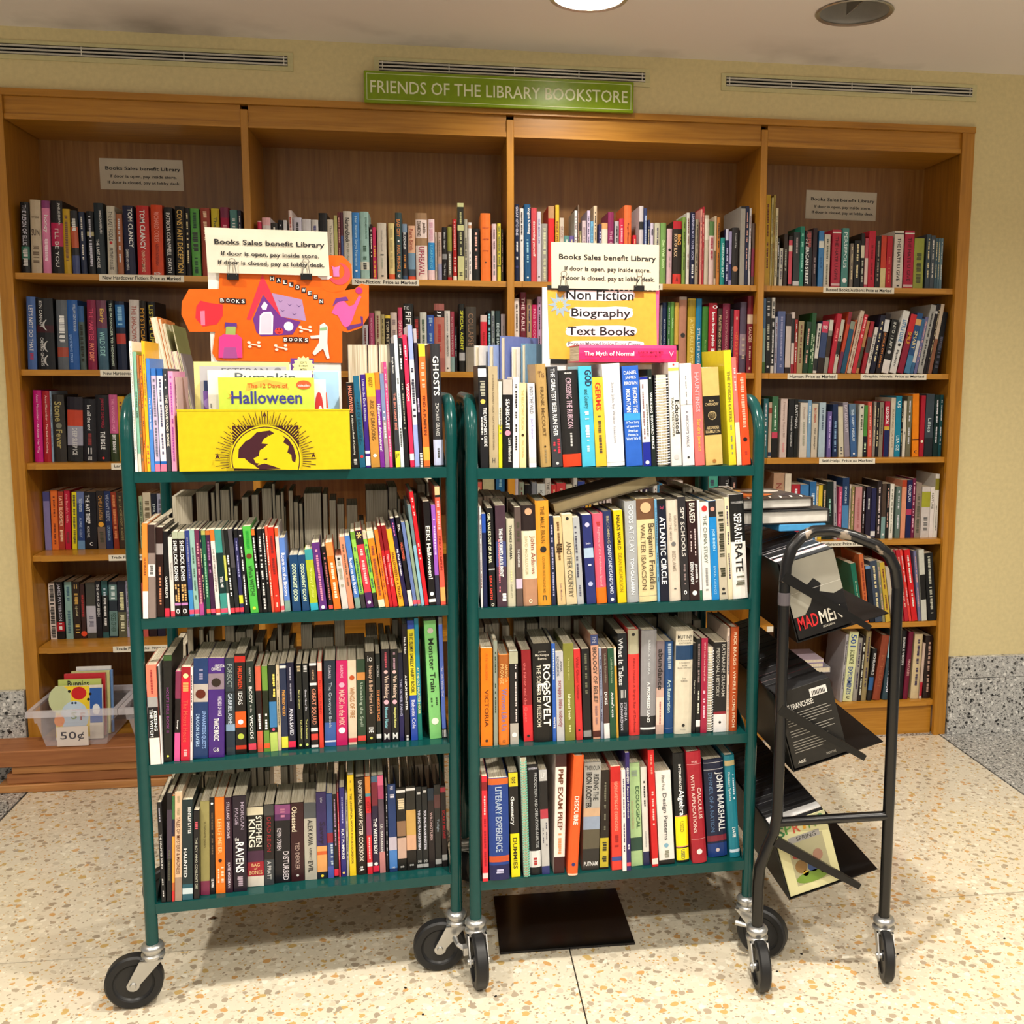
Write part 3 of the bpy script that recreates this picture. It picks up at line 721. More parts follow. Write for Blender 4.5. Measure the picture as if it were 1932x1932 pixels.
row('R1', 'W', ZS[0], .03, (1430, 350, 4.83), 'soft', 'top row, right bookcase bay', 'books on the top shelf of the right bay', '''
55 105 85/70 c8a018 k=k
107 123 110 d8cc90
125 142 85 b8a450
145 170 205 d8cca8|~,776,.1,.9,.3
172 188 480 26241c
190 222 572 b8b4a8
228 262 440 2e2018|~,aa9,.3,.7,.4
272 305 462 25211f|#c84858,.08,.95|#d8c8b8,.18,.3
315 372 425 262a2a|~,a99,.1,.4,.3|#ccc,.9,.98
375 412 372 1c7a64|~,9dc,.12,.35,.5|~,9dc,.45,.75,.3
420 485 410 1a161a|@l\x02AMERICAN_STREET,eee,.15,.95,.45|~,a55,.02,.3,.6
490 528 388 2a141a|~,988,.5,.8,.4
545 590 412 3a78b0|#d8d8d0,.18,.3|\x02LUCK,1c4c80,.35,.8,.4
595 648 445 ccc4b4|~,665,.05,.95,.3
665 745 402 b02038|#e8e0d8,.04,.06|\x02THE_HATE_U_GIVE,5a1020,.12,.87,.36|#d8b8b8,.93,.97
755 815 388 48847e|\x02PERSEPOLIS,dee,.04,.7,.5|o,eee,.83,.93,.7
832 862 528 7c7064
868 925 500 14120f
928 960 435 1c1a18|#d8d0b8,.22,.45|~,ccb,.5,.9,.5
965 995 480 b84858|#e0c8c0,.4,.93
998 1058 412 c01c34|~,801020,.25,.85,.3
1062 1108 458 241c18|~,a98,.1,.9,.3
1110 1158 455 c84028|#d8c890,.62,1
1162 1212 460 b81828|~,d06a50,.4,.9,.3
1228 1312 412 d8d0c4|#333,.04,.06|\x02THE_HATE_U_GIVE,2a2624,.12,.87,.36|~,333,.94,.97,.3
1322 1408 410 b02440|#e8e0d8,.04,.06|\x02THE_HATE_U_GIVE,5a1020,.12,.87,.36|#d8b8b8,.93,.97
1410 1500 480 98a044|~,443,.3,.9,.5
1520 1560 445 3c4a54
1562 1600 455 4a545c
1602 1625 480 46606c
1627 1648 480 54707c
1650 1672 482 6c8894''', maxd=.24)
row('R2', 'W', ZS[1], .03, (1420, 540, 4.83), 'comic', 'second row, right bookcase bay', 'humor and comics on the second shelf of the right bay', '''
75 112 112/88 4a6c90|#90b0a8,.4,.85|#4a7038,.85,1
115 158 105/120 16181a|~,ddd,.05,.25,.5|~,ccb,.35,.7,.5|o,ddd,.88,.95,.5
160 190 105 e0dcd4|~,222,.05,.25,.5|#1c1c1c,.27,.9|~,eee,.3,.88,.5
195 218 278 a4a4b4
220 285 228 505c88|~,99b,.06,.9,.3
292 340 255 2a1a18|#c8b8b0,.2,.9
345 372 238 d0c0b8|#1a1a1a,.1,.5|#902030,.85,1
375 400 305 a02c28
400 450 318/422 a09068
455 500 325/495 1c3a24
505 545 245/545 164a20|@r~,bca,.35,.85,.3|@l~,bca,.35,.75,.3
548 580 342/598 d0ccc4|~,333,.1,.5,.4|#2a2a28,.7,.95
583 640 322/640 34446c|#c83858,0,.22|#2a1c14,.7,1|=MAD,fff,.05,.18,.7
645 680 310/705 8c8c80|#d0ccc0,0,.2|#3a2a20,.3,.7
683 725 255/775 b82034|~,f08080,.25,.45,.4
728 760 308/810 c4c0b0|#2a2a28,.4,.65|~,222,.3,.7,.4
765 795 238/880 c04428|#8a2838,0,.2|#6a3050,.65,1
798 840 325/895 20506c|#889080,0,.15
842 855 310/930 c86038
858 895 228/985 ccb8a4|~,965,.1,.9,.3
900 935 262/1020 c8303c|~,fbb,.05,.4,.4
938 965 318/1045 b08050|#443,.5,.9
985 1020 325/1078 a02430|#4a4444,.3,.6
1025 1055 378/1118 d8d4cc|\x02LULU_BAG_OR_LESS,222,.05,.9,.5
1065 1110 270/1150 1c1c30
1120 1165 255/1205 241818|#d8d8d8,.1,.3|\x02DUCK_&_OM_children,d88848,.32,.9,.4
1170 1235 310/1270 20201e|\x02INTO_13_AFT,c8c8c0,.05,.55,.4|#e0dcd8,.75,1|o,bbb,.55,.66,.5
1245 1305 230/1375 dcdcd8|\x02LITTLE_LONE,2c78b0,.15,.5,.6|o,333,.52,.57,.5|\x02Fantom,222,.6,.92,.4
1315 1370 262/1445 8c2038|#c82c30,0,.3|\x02SMILE,e0a030,.3,.5,.6
1378 1430 252/1500 2c5080|#d8a868,.1,.2|SMART,e8d8a0,.3,.6,.6|#4a80a8,.7,1
1432 1465 300/1540 3a6890|#ccc,.4,.8
1470 1500 285/1570 6c6c98
1505 1560 175/1610 a8a8a4|~,333,.1,.9,.3
1565 1590 165/1660 201c20|#c8c8c8,.1,.14
1592 1610 165/1680 2a2020
1615 1650 165/1700 c8b8a4|#8c5a40,.5,1
1660 1710 240/1755 16181c|~,556,.4,.9,.6''', maxd=.24)
row('R3', 'W', ZS[2], .03, (1420, 710, 4.83), 'soft', 'third row, right bookcase bay', 'self-help books on the third shelf of the right bay', '''
90 132 205 2f6a72
138 165 238 c8b098|#a04838,.1,.2|#2a3a5a,.9,.97
168 222 185 3c6a48|#1a1816,.65,1|#c04058,.58,.68|~,cdc,.15,.55,.3
245 305 205 ccb8b0|Disappearing_Rupert_Bill,a08880,.06,.65,.4|~,c88,.75,.9,.3
315 370 208 1a1a1a|Primal_Body_Primal_Mind,ddd,.2,.9,.3
372 402 208 1c1c18|EARTHING,ddd,.1,.5,.8
425 490 242/440 ccc4b8|Flourish,a0887c,.08,.3,.3|~,998,.35,.8,.3
492 525 218 7ca0c0|~,dee,.1,.4,.4
530 585 250 c8bca8|\x02EASY_SWEDEN,b04028,.08,.35,.4|new_passages,333,.4,.9,.3
598 655 240 a8bcc8|~,567,.1,.5,.3
675 712 322 6a5c98|~,cbe,.1,.8,.3
725 770 255/735 1c2c50|~,8ac,.3,.9,.4
785 830 278/765 ccc4ac|~,555,.8,.95,.4
840 885 240/825 8c8490|EAT_LEAN_SUIT,d8d0dc,.05,.55,.5
895 952 255/880 3c6090|#5a748c,0,.2|\x02THE_HAPPY_MEDIUM,cde,.1,.7,.4|o,eee,.92,.96,.4
960 1000 255 ccc8b8|o,333,.04,.08,.5|~,554,.2,.5,.4
1003 1035 265 4a8a3c|#141420,.6,1|~,dfc,.7,.95,.5
1048 1085 232/1040 c85848
1090 1112 230 888078
1115 1140 238 1c1a1c
1145 1180 235 847c6c|~,443,.1,.6,.3
1190 1235 228 b01c38|#d0a840,.45,.52|#182458,.52,1|\x02ILLOGICAL,eee,.1,.42,.6
1245 1285 195 ccc0ac|PLANNING_FOR_A_LIFE,8a7a60,.2,.85,.4
1288 1340 180 1880a0|\x02US,dee,.08,.2,.5|\x02LISA_OZ,dee,.65,.9,.5
1342 1355 200 16141c
1360 1390 225 d8d0c0|=3,333,.55,.6,.5
1395 1445 180 6c6850
1465 1530 160/1455 e8840c|#3a1c14,.72,.74|=c,222,.9,.95,.4
1535 1580 175 a8182c|o,e8dcc0,.65,.85,.6
1585 1668 160 3a444c|#22262a,.7,1|Lilies,cdd,.35,.65,.4
1675 1725 170 0f2c2a
1728 1760 170 1c4a50''', maxd=.24)
row('R4', 'W', ZS[3], .03, (1400, 880, 4.83), 'soft', 'fourth row, right bookcase bay', 'books on the fourth shelf of the right bay', '''
290 390 62 b08c70 top|\x02NATURE,8a4038,.15,.6,.5
395 452 68 d8ccb8 top|\x02Sta,222,.55,.7,.6
455 532 165 a82430 top
535 612 168 3c78b0 top|#a0b830,.3,.5
622 680 140 2c68a0 top|#a8c040,.4,.7|~,cde,.2,.9,.5
682 700 180 d8d0b8 top
703 738 172 d8b830 top|\x02Curve_Math,333,.3,.8,.5
740 775 168 1c2418 top|~,ca8,.1,.5,.4
778 835 140 182420 top|~,9cb,.3,.6,.3
840 865 140/835 a8a4a8
868 900 185 b84868|~,e8a,.1,.8,.4
905 965 105/900 1e3860|#4a80b0,.45,1|ENGLISH,bcd,.1,.45,.3
968 980 165 d0c0b0
985 1010 185 8c8450
1018 1080 190 c08888|~,a66,.2,.8,.3
1085 1110 190 2c1c18
1120 1165 185 241c30|~,ddd,.2,.45,.3
1168 1210 200 24244c|#d8d8d8,.85,.95
1215 1260 135 2a2020|~,dcc,.1,.9,.3
1262 1300 160 4a3a30|#7a9a98,.6,1|o,ddd,.9,.95,.5
1303 1330 160 1c1a18
1335 1370 160 e0dcd0|~,776,.1,.9,.3
1390 1435 185 5c7068
1440 1490 125 d89070|#b04020,0,.12
1495 1550 125 1c2050|\x02COLDPLAY,ccd,.08,.38,.5|#b03a5a,.5,.6
1552 1585 110 6c1c40|~,dab,.05,.9,.4
1590 1650 150 8c7c70|~,554,.2,.9,.5
1655 1745 185 c8c0bc|#a0a030,.1,.4|~,555,.6,.9,.5
1748 1790 190 e0d8d4|\x02NATURE,665,.05,.5,.5
1792 1835 70 dcd8d0|#88802c,.07,.25|~,555,.5,.9,.2''', maxd=.24)
row('R5', 'W', ZS[4], .0, (1580, 1000, 5.368), 'soft', 'fifth row, right bookcase bay', 'Spanish books leaning on the fifth shelf', '''
218 270 345/130 1c6a54|El_tesoro_de_las_viejas,cdb,.08,.95,.36
278 322 250/218 c86838|~,832,.1,.8,.4
330 380 370/282 141824|#7098c8,.0,.05
385 455 320/300 3c4658
458 485 330/398 848468
492 540 335/418 c8a838
552 592 385/485 c0b4a0|#a89888,.5,1
597 625 430/545 c04858|#4a8040,.4,.6
640 680 205/545 9c2038
690 735 205/595 b82430
737 765 195/635 e04038
770 832 200/690 d01c20
840 872 215/790 6c6c90
878 938 165/845 c8c8bc|#1c1a18,.35,.7
950 1045 240/890 141414|~,bba,.05,.9,.3''', maxd=.24)
row('R6', 'W', ZS[5], .02, (1580, 1000, 5.368), 'hard', 'bottom row, right bookcase bay', 'books on the bottom shelf of the right bay', '''
20 48 1060/90 a8a4a8
52 145 1035/125 d8dca8 k=s|\x02501,2c4c98,.04,.22,.6|\x02SCIENCE,444c30,.26,.46,.45|\x02EXPERIMENTS,28488c,.5,.9,.5|=c,333,.92,.96,.5
150 200 1100/200 98948c
203 236 1080/240 241c1c|~,ddc,.1,.9,.4
240 290 1030/295 94845c
298 345 1210/362 1c1c1e|\x02MICHELANGELO,ddd,.08,.5,.5|#2c5c94,.55,.8
355 430 1075/458 8c4028|IN_THE_EAST,a06040,.3,.8,.4
455 530 1010/535 2c4450|#8cb0bc,0,.4|\x02From_the_Blood,dde,.3,.9,.4
605 660 1020/655 141214|\x02BUBBLE_VISION,ccc,.1,.5,.4
665 712 1035/730 6c1030|VINEYARDS,e0b0a8,.4,.65,.5
740 820 1060/790 ccb890
825 850 1150/870 c8b0a0|#b02030,.7,.95
865 940 1075/885 241410|~,b98,.1,.9,.3''', maxd=.24)
row('LT', 'L', ZC[0], .0, (220, 560, 5.681), 'kid', 'top row, left green cart', 'picture books on the top shelf of the left green cart', '''
@-.012
112 150 475 f0eeea|~,887,.04,.9,.2
@-.008
152 202 590 8cc8b0|~,465,.3,.55,.4|#e0dcd0,.85,1
206 240 625 b07040|~,665,.2,.9,.5
245 278 635 f08a28
282 332 475 f4bc28|~,a74,.1,.5,.3|~,b54,.8,.93,.5
335 392 660 4a86d8|\x02Fancy_the_Real_Spooky_House,eef,.3,.68,.45
398 470 770 3c78cc|#c8b8d8,.07,.9|#e87898,.93,1|~,667,.1,.85,.4
476 540 770 2060b4|#e8e4ec,.07,.9|#e87898,.93,1|~,446,.1,.85,.3
545 590 775 3a3c42|\x02THE_GRAVEYARD_BOOK,e8e0d0,.25,.76,.6|~,ccc,.05,.2,.3
595 650 800 e8a0cc|~,a4a,.05,.9,.3
@.012
655 680 860 d8b8b8
%630 590 6.233
215 300 825/140 1c1a1a k=s|\x02HALLOWEEN,e88870,.04,.35,.5|A_Halloween_Book_of_Counting,eee,.38,.85,.3|~,ccc,.9,.98,.5
305 375 745/222 1c6080 k=s|~RISE_OF_DRAGONS~,123448,.25,.75,.5|o,d33,.86,.9,.5
380 435 730/312 3a2080 k=s|Lost_in_the_Dark_Unicorn,ccd,.05,.5,.5|#fff,.82,.85|#fff,.88,.98
440 545 712/370 c89040 k=s|#f0b830,0,.25|ANDURY,442c10,.04,.15,.5|-RISE_OF_DRAGONS-,5a4020,.28,.72,.45|o,fff,.85,.9,.4
545 602 705/475 7a2c98 k=s|#f08028,0,.18|\x02Halloween_Adventures!,eee,.33,.83,.6
605 655 715/535 7888b0|#988890,.5,1|~,eee,.4,.7,.4
655 695 580/570 e04888|~,fab,.05,.9,.4
730 785 360/650 34363c|Beagle_Brown,eee,.05,.3,.4|\x02THE_BIG_GIANT_BIKE,d88878,.4,.7,.5|#f0e838,.87,1|=JP,442,.89,.93,.8
785 832 265/692 d8e4ec|DRAGONSONG,8aa4b8,.4,.65,.5|~,555,.3,.4,.5|~,555,.7,.85,.5
840 890 300/750 1c1c1e|~,ddd,.05,.25,.4|~,998,.35,.7,.3
905 957 262/808 e82c54|~,fbc,.08,.2,.4|\x02VENOM,eee,.36,.5,.6|#e8e8e8,.9,.95
962 1018 150/870 e4e4ec|#98a8e0,0,.24|#98a8e0,.7,1|~,334,.3,.65,.6
1022 1060 190/940 241a30|#b0a8b0,.0,.1|~,cbd,.5,.6,.5|~,ccc,.9,1,.9
1068 1147 370/1000 f07030|#f8d838,0,.1|~,f8b090,.15,.38,.5|\x02FIND_A_PUMPKIN,603018,.42,.74,.45|#f8b048,.84,.95
1195 1312 365/1145 2c2c30 k=h|\x02GHOSTS,f0f0f0,.1,.42,.6|ZACHARY_GRAVES,c8c8c8,.48,.75,.35|#c0c8e8,.78,.99|~,444,.85,.93,.2''', maxd=.17)
row('L2c', 'L', ZC[1], .0, (240, 880, 6.0375), 'kid', 'second row, left green cart', 'thin chapter and picture books on the second shelf of the left green cart', '''
@-.01
145 212 655/130 f08a38|#f0efe8,.71,1|HUORAIRE,502818,.25,.65,.35
215 300 670/200 8a7a74|#3a2a28,0,.3|#e8e4e4,.42,.55|~,666,.43,.53,.5
@.0
318 405 700/270 2a1512|~,c86,.4,.85,.3|#a8a0a0,.18,.3
412 470 745/375 141214|\x02GARFIELD'S,eee,.45,.85,.5|#e03048,.9,1
485 535 812/420 d8d4d0|#e84858,.93,1|Vampire_Ballerina,777,.15,.7,.4
540 612 750/475 1c1414 k=s|#a8b098,0,.08|\x02SHERLOCK_BONES,eee,.1,.58,.6|@r~,d8a868,.62,.82,.3|@l~,d8a868,.62,.82,.3|#c080c0,.84,.87|=o,eee,.91,.97,.6
618 700 750/558 1c1414 k=s|#a8b098,0,.08|\x02SHERLOCK_BONES,eee,.1,.58,.6|@r~,d8a868,.62,.82,.3|@l~,d8a868,.62,.82,.3|#c080c0,.84,.87|=o,eee,.91,.97,.6
712 765 735/625 2c3c80|#3c88c8,.7,1|#f05070,.93,.98|~,88a,.05,.6,.3
768 825 732/680 90b8b0|#f05070,.93,.98|~,465,.2,.85,.3
828 880 730/738 6a2a4a|#b04890,.85,1|~,c89,.15,.85,.4
882 905 735/795 1c2438
908 955 735/825 1f5a40|#b0b060,.0,.05|#f06050,.93,.98|~,8b9,.25,.8,.4
958 1010 735/872 3a1a3c|#c07030,0,.05|#f05070,.93,.98|~,969,.1,.5,.4
1015 1065 725/920 e8dcd8|#e87028,0,.13|THE_BEST_HALLOWEEN_EVER,444,.15,.8,.4|#f05040,.93,.98
1072 1150 728/980 3a9088|#102c2c,.27,.75|\x02TELL_ME,eee,.55,.68,.4|#f05070,.93,.98
1152 1180 728/1060 3c4440|#c8cc60,.3,.6|#ddd,.75,1
1185 1230 725/1095 181a18|~,eee,.3,.8,.4|#f04050,.93,.99
1235 1285 720/1140 4a484c|#222428,.45,1|#f04050,.93,.98
1290 1335 722/1208 2c2c58|#151515,0,.1|~,99c,.1,.6,.3|#d8d838,.78,.88|#f04050,.93,.98
1340 1395 725/1250 16161c|o,eee,.05,.09,.4|~,ddd,.2,.9,.3
1408 1500 690/1310 50b848|~,293,.05,.25,.4|o,6a3818,.3,.38,.7|\x02Which_WITCH?,244c20,.45,.8,.55|o,f0e040,.92,.97,.4
1505 1545 720/1408 161414|#e87028,0,.07|~,ddd,.1,.7,.4
1548 1605 720/1470 141416|~,ccc,.05,.95,.4
1608 1646 715/1520 181818|~,ccc,.05,.65,.3
1650 1680 690/1560 d85840
1682 1750 700/1590 c82c1c|~,722,.1,.55,.4|~,fba,.8,.95,.3
1755 1795 705/1675 d8c8c4|#e06030,0,.1|#f05060,.93,.98
1800 1865 822/1725 5a80cc k=s|\x02Room_on_the_Broom,eef,.2,.78,.6|#7a9a90,.85,1
%540 880 5.8545
70 165 985/30 16406c k=s|\x02GOODNIGHT_GOON,d8ecc8,.15,.82,.5
180 260 985/110 16406c k=s|\x02GOODNIGHT_GOON,d8ecc8,.15,.82,.5
272 358 922/195 a8b828 k=s|#3898a0,0,.17|#30a8c0,.88,1|Monkey_Potion,d8e070,.3,.8,.5
370 455 850/270 5a2c78|~,d8a,.1,.85,.3|o,fff,.93,.99,.5
475 522 890/385 181214|#e8504c,.93,.99|~,a66,.1,.85,.4
530 608 848/430 f07020|#d88848,0,.2|~,fdb,.3,.85,.4
620 690 995/540 ccc8c4|o,222,.03,.08,.5|~,998,.1,.6,.5
692 752 785/565 e88c6c|~,654,.1,.7,.3
768 828 775/635 4878c0 k=s|\x02Room_on_the_Broom,eef,.3,.8,.6|#7a9a90,.85,1
832 882 728/705 6a9838|#90c850,.1,.8|#333,.82,1|~,365,.2,.8,.4
890 968 715/755 d83848|#2a1828,0,.18|#4a2058,.8,1|~,fbb,.2,.75,.4|*,e8c878,.02,.1,.8|o,eee,.9,.96,.5
975 1018 740/840 88c848|#c8b8a0,0,.08|#2a2a28,.8,1|~,365,.15,.75,.5
1025 1095 715/885 f08420|#e8dcc0,0,.1|#e8dcc0,.9,1|~,843,.2,.85,.4
1098 1140 705/970 f07c24|~,843,.3,.85,.3
1145 1180 660/1005 b81c24|#801018,0,.3|\x02Happy_Halloween_Biscuit,eaa,.35,.75,.6
1183 1235 660/1045 c01c28|#801018,0,.3|\x02Happy_Halloween_Biscuit,eaa,.35,.75,.6
1245 1305 700/1095 f8a828|\x02HALLOWEEN_IS_A_TREAT!,5a3418,.3,.9,.5
1310 1355 580/1140 241c48|~,c6a,.05,.2,.3|\x02My_First_Halloween,eef,.35,.65,.6
1360 1405 570/1205 181418|\x02SOL,ddd,.03,.2,.5|\x02HALLOWEEN,e06048,.28,.48,.6|#e8dcd0,.82,1
1410 1455 622/1268 6478b0|#e85868,.93,.98
1460 1500 618/1320 8ca088|#e85868,.93,.98
1505 1545 428/1350 68848c|#88b8d0,.4,1
1550 1600 285/1375 d01c28|~,fbb,.05,.2,.3|~,fbb,.45,.6,.4
1605 1690 390/1530 161214|\x02EEK!_Halloween!,f0f0e8,.2,.78,.6|#eee,.94,.97|o,eee,.86,.92,.6
1692 1745 428/1633 9858c0|~,dbe,.1,.5,.4|#2c2c40,.7,1
1752 1815 225/1678 e85c48|#d8c090,0,.07|#222,.07,.09|~,faa,.12,.35,.5|\x02FIND_A_PUMPKIN,801818,.4,.72,.45|#f8a860,.85,.97''', maxd=.19)
row('L3c', 'L', ZC[2], .0, (250, 1150, 6.232), 'soft', 'third row, left green cart', 'children and young adult books on the third shelf of the left green cart', '''
@-.006
205 328 655 f08068|#a0a0a0,.32,.42|#161418,.42,.73|#ece8e0,.73,1|~,933,.05,.3,.2|@r\x02KISSING,fff,.44,.68,.3|@l\x02THE_WITCH,fff,.44,.72,.3
335 348 665 e8e8e8|#222,.0,.5
@.004
352 462 545/345 1c1c1a|#3a5a30,0,.05|\x02HOLT'S_SPELL_BOOK_II,7a3878,.3,.72,.35|o,d8e060,.92,.97,.3
485 552 735/500 d85898|#803050,0,.3|#1c1416,.3,.68|\x02Revenge,eee,.52,.66,.35
562 672 688/558 d01c38|#a01828,0,.1|o,e8d8a0,.04,.14,.6|~,e8a060,.16,.26,.6|The_Mouse_House,e05848,.35,.8,.5|~,faa,.88,.95,.4
674 703 688 e8dcdc
@.01
712 885 590/700 1c3868|#b8b0a8,.25,.43|o,5a2010,.28,.42,.7|@r\x02UNWANTEDS_QUESTS,88a8e0,.52,.9,.3|@l\x02DRAGON_SLAYERS,a8c8f0,.55,.88,.24|~,88a,.1,.2,.3
893 1080 585 442478|@r=CRESSIDA,eee,.06,.09,.6|=COWELL,eee,.09,.12,.6|#8a7a88,.15,.31|o,2a2018,.18,.3,.6|@r\x02WIZARDS_OF_ONCE,d8d0e8,.38,.58,.6|\x02TWICE_MAGIC,eee,.6,.83,.34|=G&,ddd,.9,.94,.4
@.02
1100 1210 580/1075 303c44|#20282c,.34,.36|#88a8c8,.68,.75|#203040,.75,.92|FORECCT,98a8a8,.06,.3,.5|GABRIEL_ASHE,cde,.36,.68,.45
1215 1342 530 181412|#c02820,.02,.08|\x02HALLOWEEN,e04828,.12,.34,.4|IDEAS,eee,.37,.5,.4|#d85818,.57,.73|o,eee,.64,.71,.5|o,b0c048,.78,.86,.6|#c03018,.91,.95
1368 1460 615 1c2a26|WHAT_THE,ccc,.06,.22,.25|\x02BODY,ddd,.26,.46,.42|in_the,ccc,.47,.55,.25|\x02WOODS,e8e8e8,.58,.84,.42|#d84058,.89,.96
@.025
1472 1540 672 d06048|#201414,.28,.75|#e85040,.9,.96|~,eee,.55,.73,.4
1550 1618 672 689038|#1c2414,.28,.75|#e86030,.9,.96|~,eee,.55,.73,.4
1625 1712 660 141a18|#3878b0,.42,.72|#b8d068,.78,1|@r~,e8d060,.1,.42,.3|o,d8506a,.72,.77,.4
1715 1755 660 c8b898|~,554,.1,.7,.3
1758 1835 640 222c48|#d8d8d8,.02,.05|\x02FINE_RIED_VEXED,e0a048,.3,.6,.4|#e8e048,.84,.97
1838 1925 630 141430|~,99a,.05,.5,.2|\x02ANNA_SAVED,dde,.52,.83,.5|#e02850,.9,.97
%550 1150 6.0375
75 140 625 151714|~,ba8,.02,.1,.6|Bad_at_Dreams,cc8,.3,.52,.3|@rTed_A_Newman,dd8,.65,.88,.3|o,c8d878,.93,.97,.5
148 215 620 15181a|~,bbb,.02,.1,.6|Ghosts_Never_Die,dde,.3,.55,.3|Tod_A_Newman,dd8,.65,.88,.3|o,c8d878,.93,.97,.5
228 308 612 1a1616|#e8e4e4,.0,.26|#241c1c,.03,.23|CAPTAIN,ca8,.08,.2,.3|\x02GREAT_SQUAD,c88068,.3,.72,.7|#e8e4e4,.76,.99|#241c1c,.8,.96|#d84038,.83,.9
320 370 605 e04030|#e8c0b0,0,.1|\x02NOT_TOO_FUNNY,922,.12,.7,.5
@.03
378 508 590/365 1e2a38|#3a5ca0,.72,1|GAIMAN,aab,.05,.2,.25|The_Graveyard_Book,a8b4c0,.25,.78,.34|#dde,.93,.95
512 640 588/505 c01c60|BARROWS,f0b0c8,.05,.2,.25|o,e8a0b8,.25,.32,.5|\x02MAGIC_in_the_MIX,f0b0a8,.34,.76,.5|o,eee,.78,.86,.6
650 748 582/630 d8c4ac|o,b04a20,.17,.24,.6|WINGS_OF_FIRE,a06a30,.32,.68,.55|#d83850,.92,.97
755 850 575/738 28402e|#c08040,.15,.24|Unlocking_the_Spell,a8b8a8,.26,.8,.45|#e04840,.9,.96
858 965 490/835 1c1812|=io,ccc,.04,.1,.5|\x02Nancy_&_Bell_Hunt_Luck,c0a088,.15,.68,.5|\x02LINE,eee,.82,.88,.6|o,d8d868,.92,.96,.3
970 1025 510/950 1a201e|HORN,aaa,.1,.28,.4|\x02TOP_HIDEOUS_PLACE,e08850,.4,.75,.6|#ddd,.9,.95
1040 1135 460/1020 1e1420|~,b04858,.03,.2,.25|o,caa,.22,.26,.5|\x02Van_Helsing,d8c0b0,.28,.52,.6|o,e0a8b8,.53,.6,.6|\x02Monster_Hunter,88c8d8,.62,.85,.4|=M,eee,.9,.97,.6
1138 1238 460/1120 16181a|~,a89,.03,.2,.25|o,caa,.22,.26,.5|\x02Van_Helsing,d8c0b0,.28,.52,.6|o,e0a8b8,.53,.6,.6|\x02Vampire_Hunter,e0e088,.62,.85,.4|=M,eee,.9,.97,.6
1245 1305 500/1212 14162c|#201c50,.7,1|THE_SILVER_FANG,aac,.25,.75,.5
1310 1375 170/1240 161218|\x02Sea_&_Nun,eee,.1,.26,.4|\x02A_NIPUN_MONSTER,eee,.42,.75,.4|~,ccc,.95,.99,.5
1390 1478 130/1325 2848a8 k=k|#d8cc28,.07,.62|\x02THE_SLIMY_SMELLY_HAIRY_BOOK,332,.1,.6,.5|Babette_Cole,dde,.66,.9,.5
1480 1535 90/1408 1880a0 k=k|#0c7068,.7,1|\x02AT_THE_OLD_HAUNTED_HOUSE,e8e8a0,.4,.78,.5
1630 1780 130/1558 7cc474 k=k|o,c0b8b0,.05,.12,.5|\x02Monster_Train,1c2c1c,.15,.6,.45|@r~,353,.65,.75,.15|@l~,353,.65,.75,.15|o,f0e8d8,.82,.88,.6
1788 1838 10/1735 5a78d8 k=k|#888,.0,.06|The_Little_White_Owl,dde,.4,.65,.6|#222,.92,1|=III,eee,.93,.99,.9''', maxd=.19)
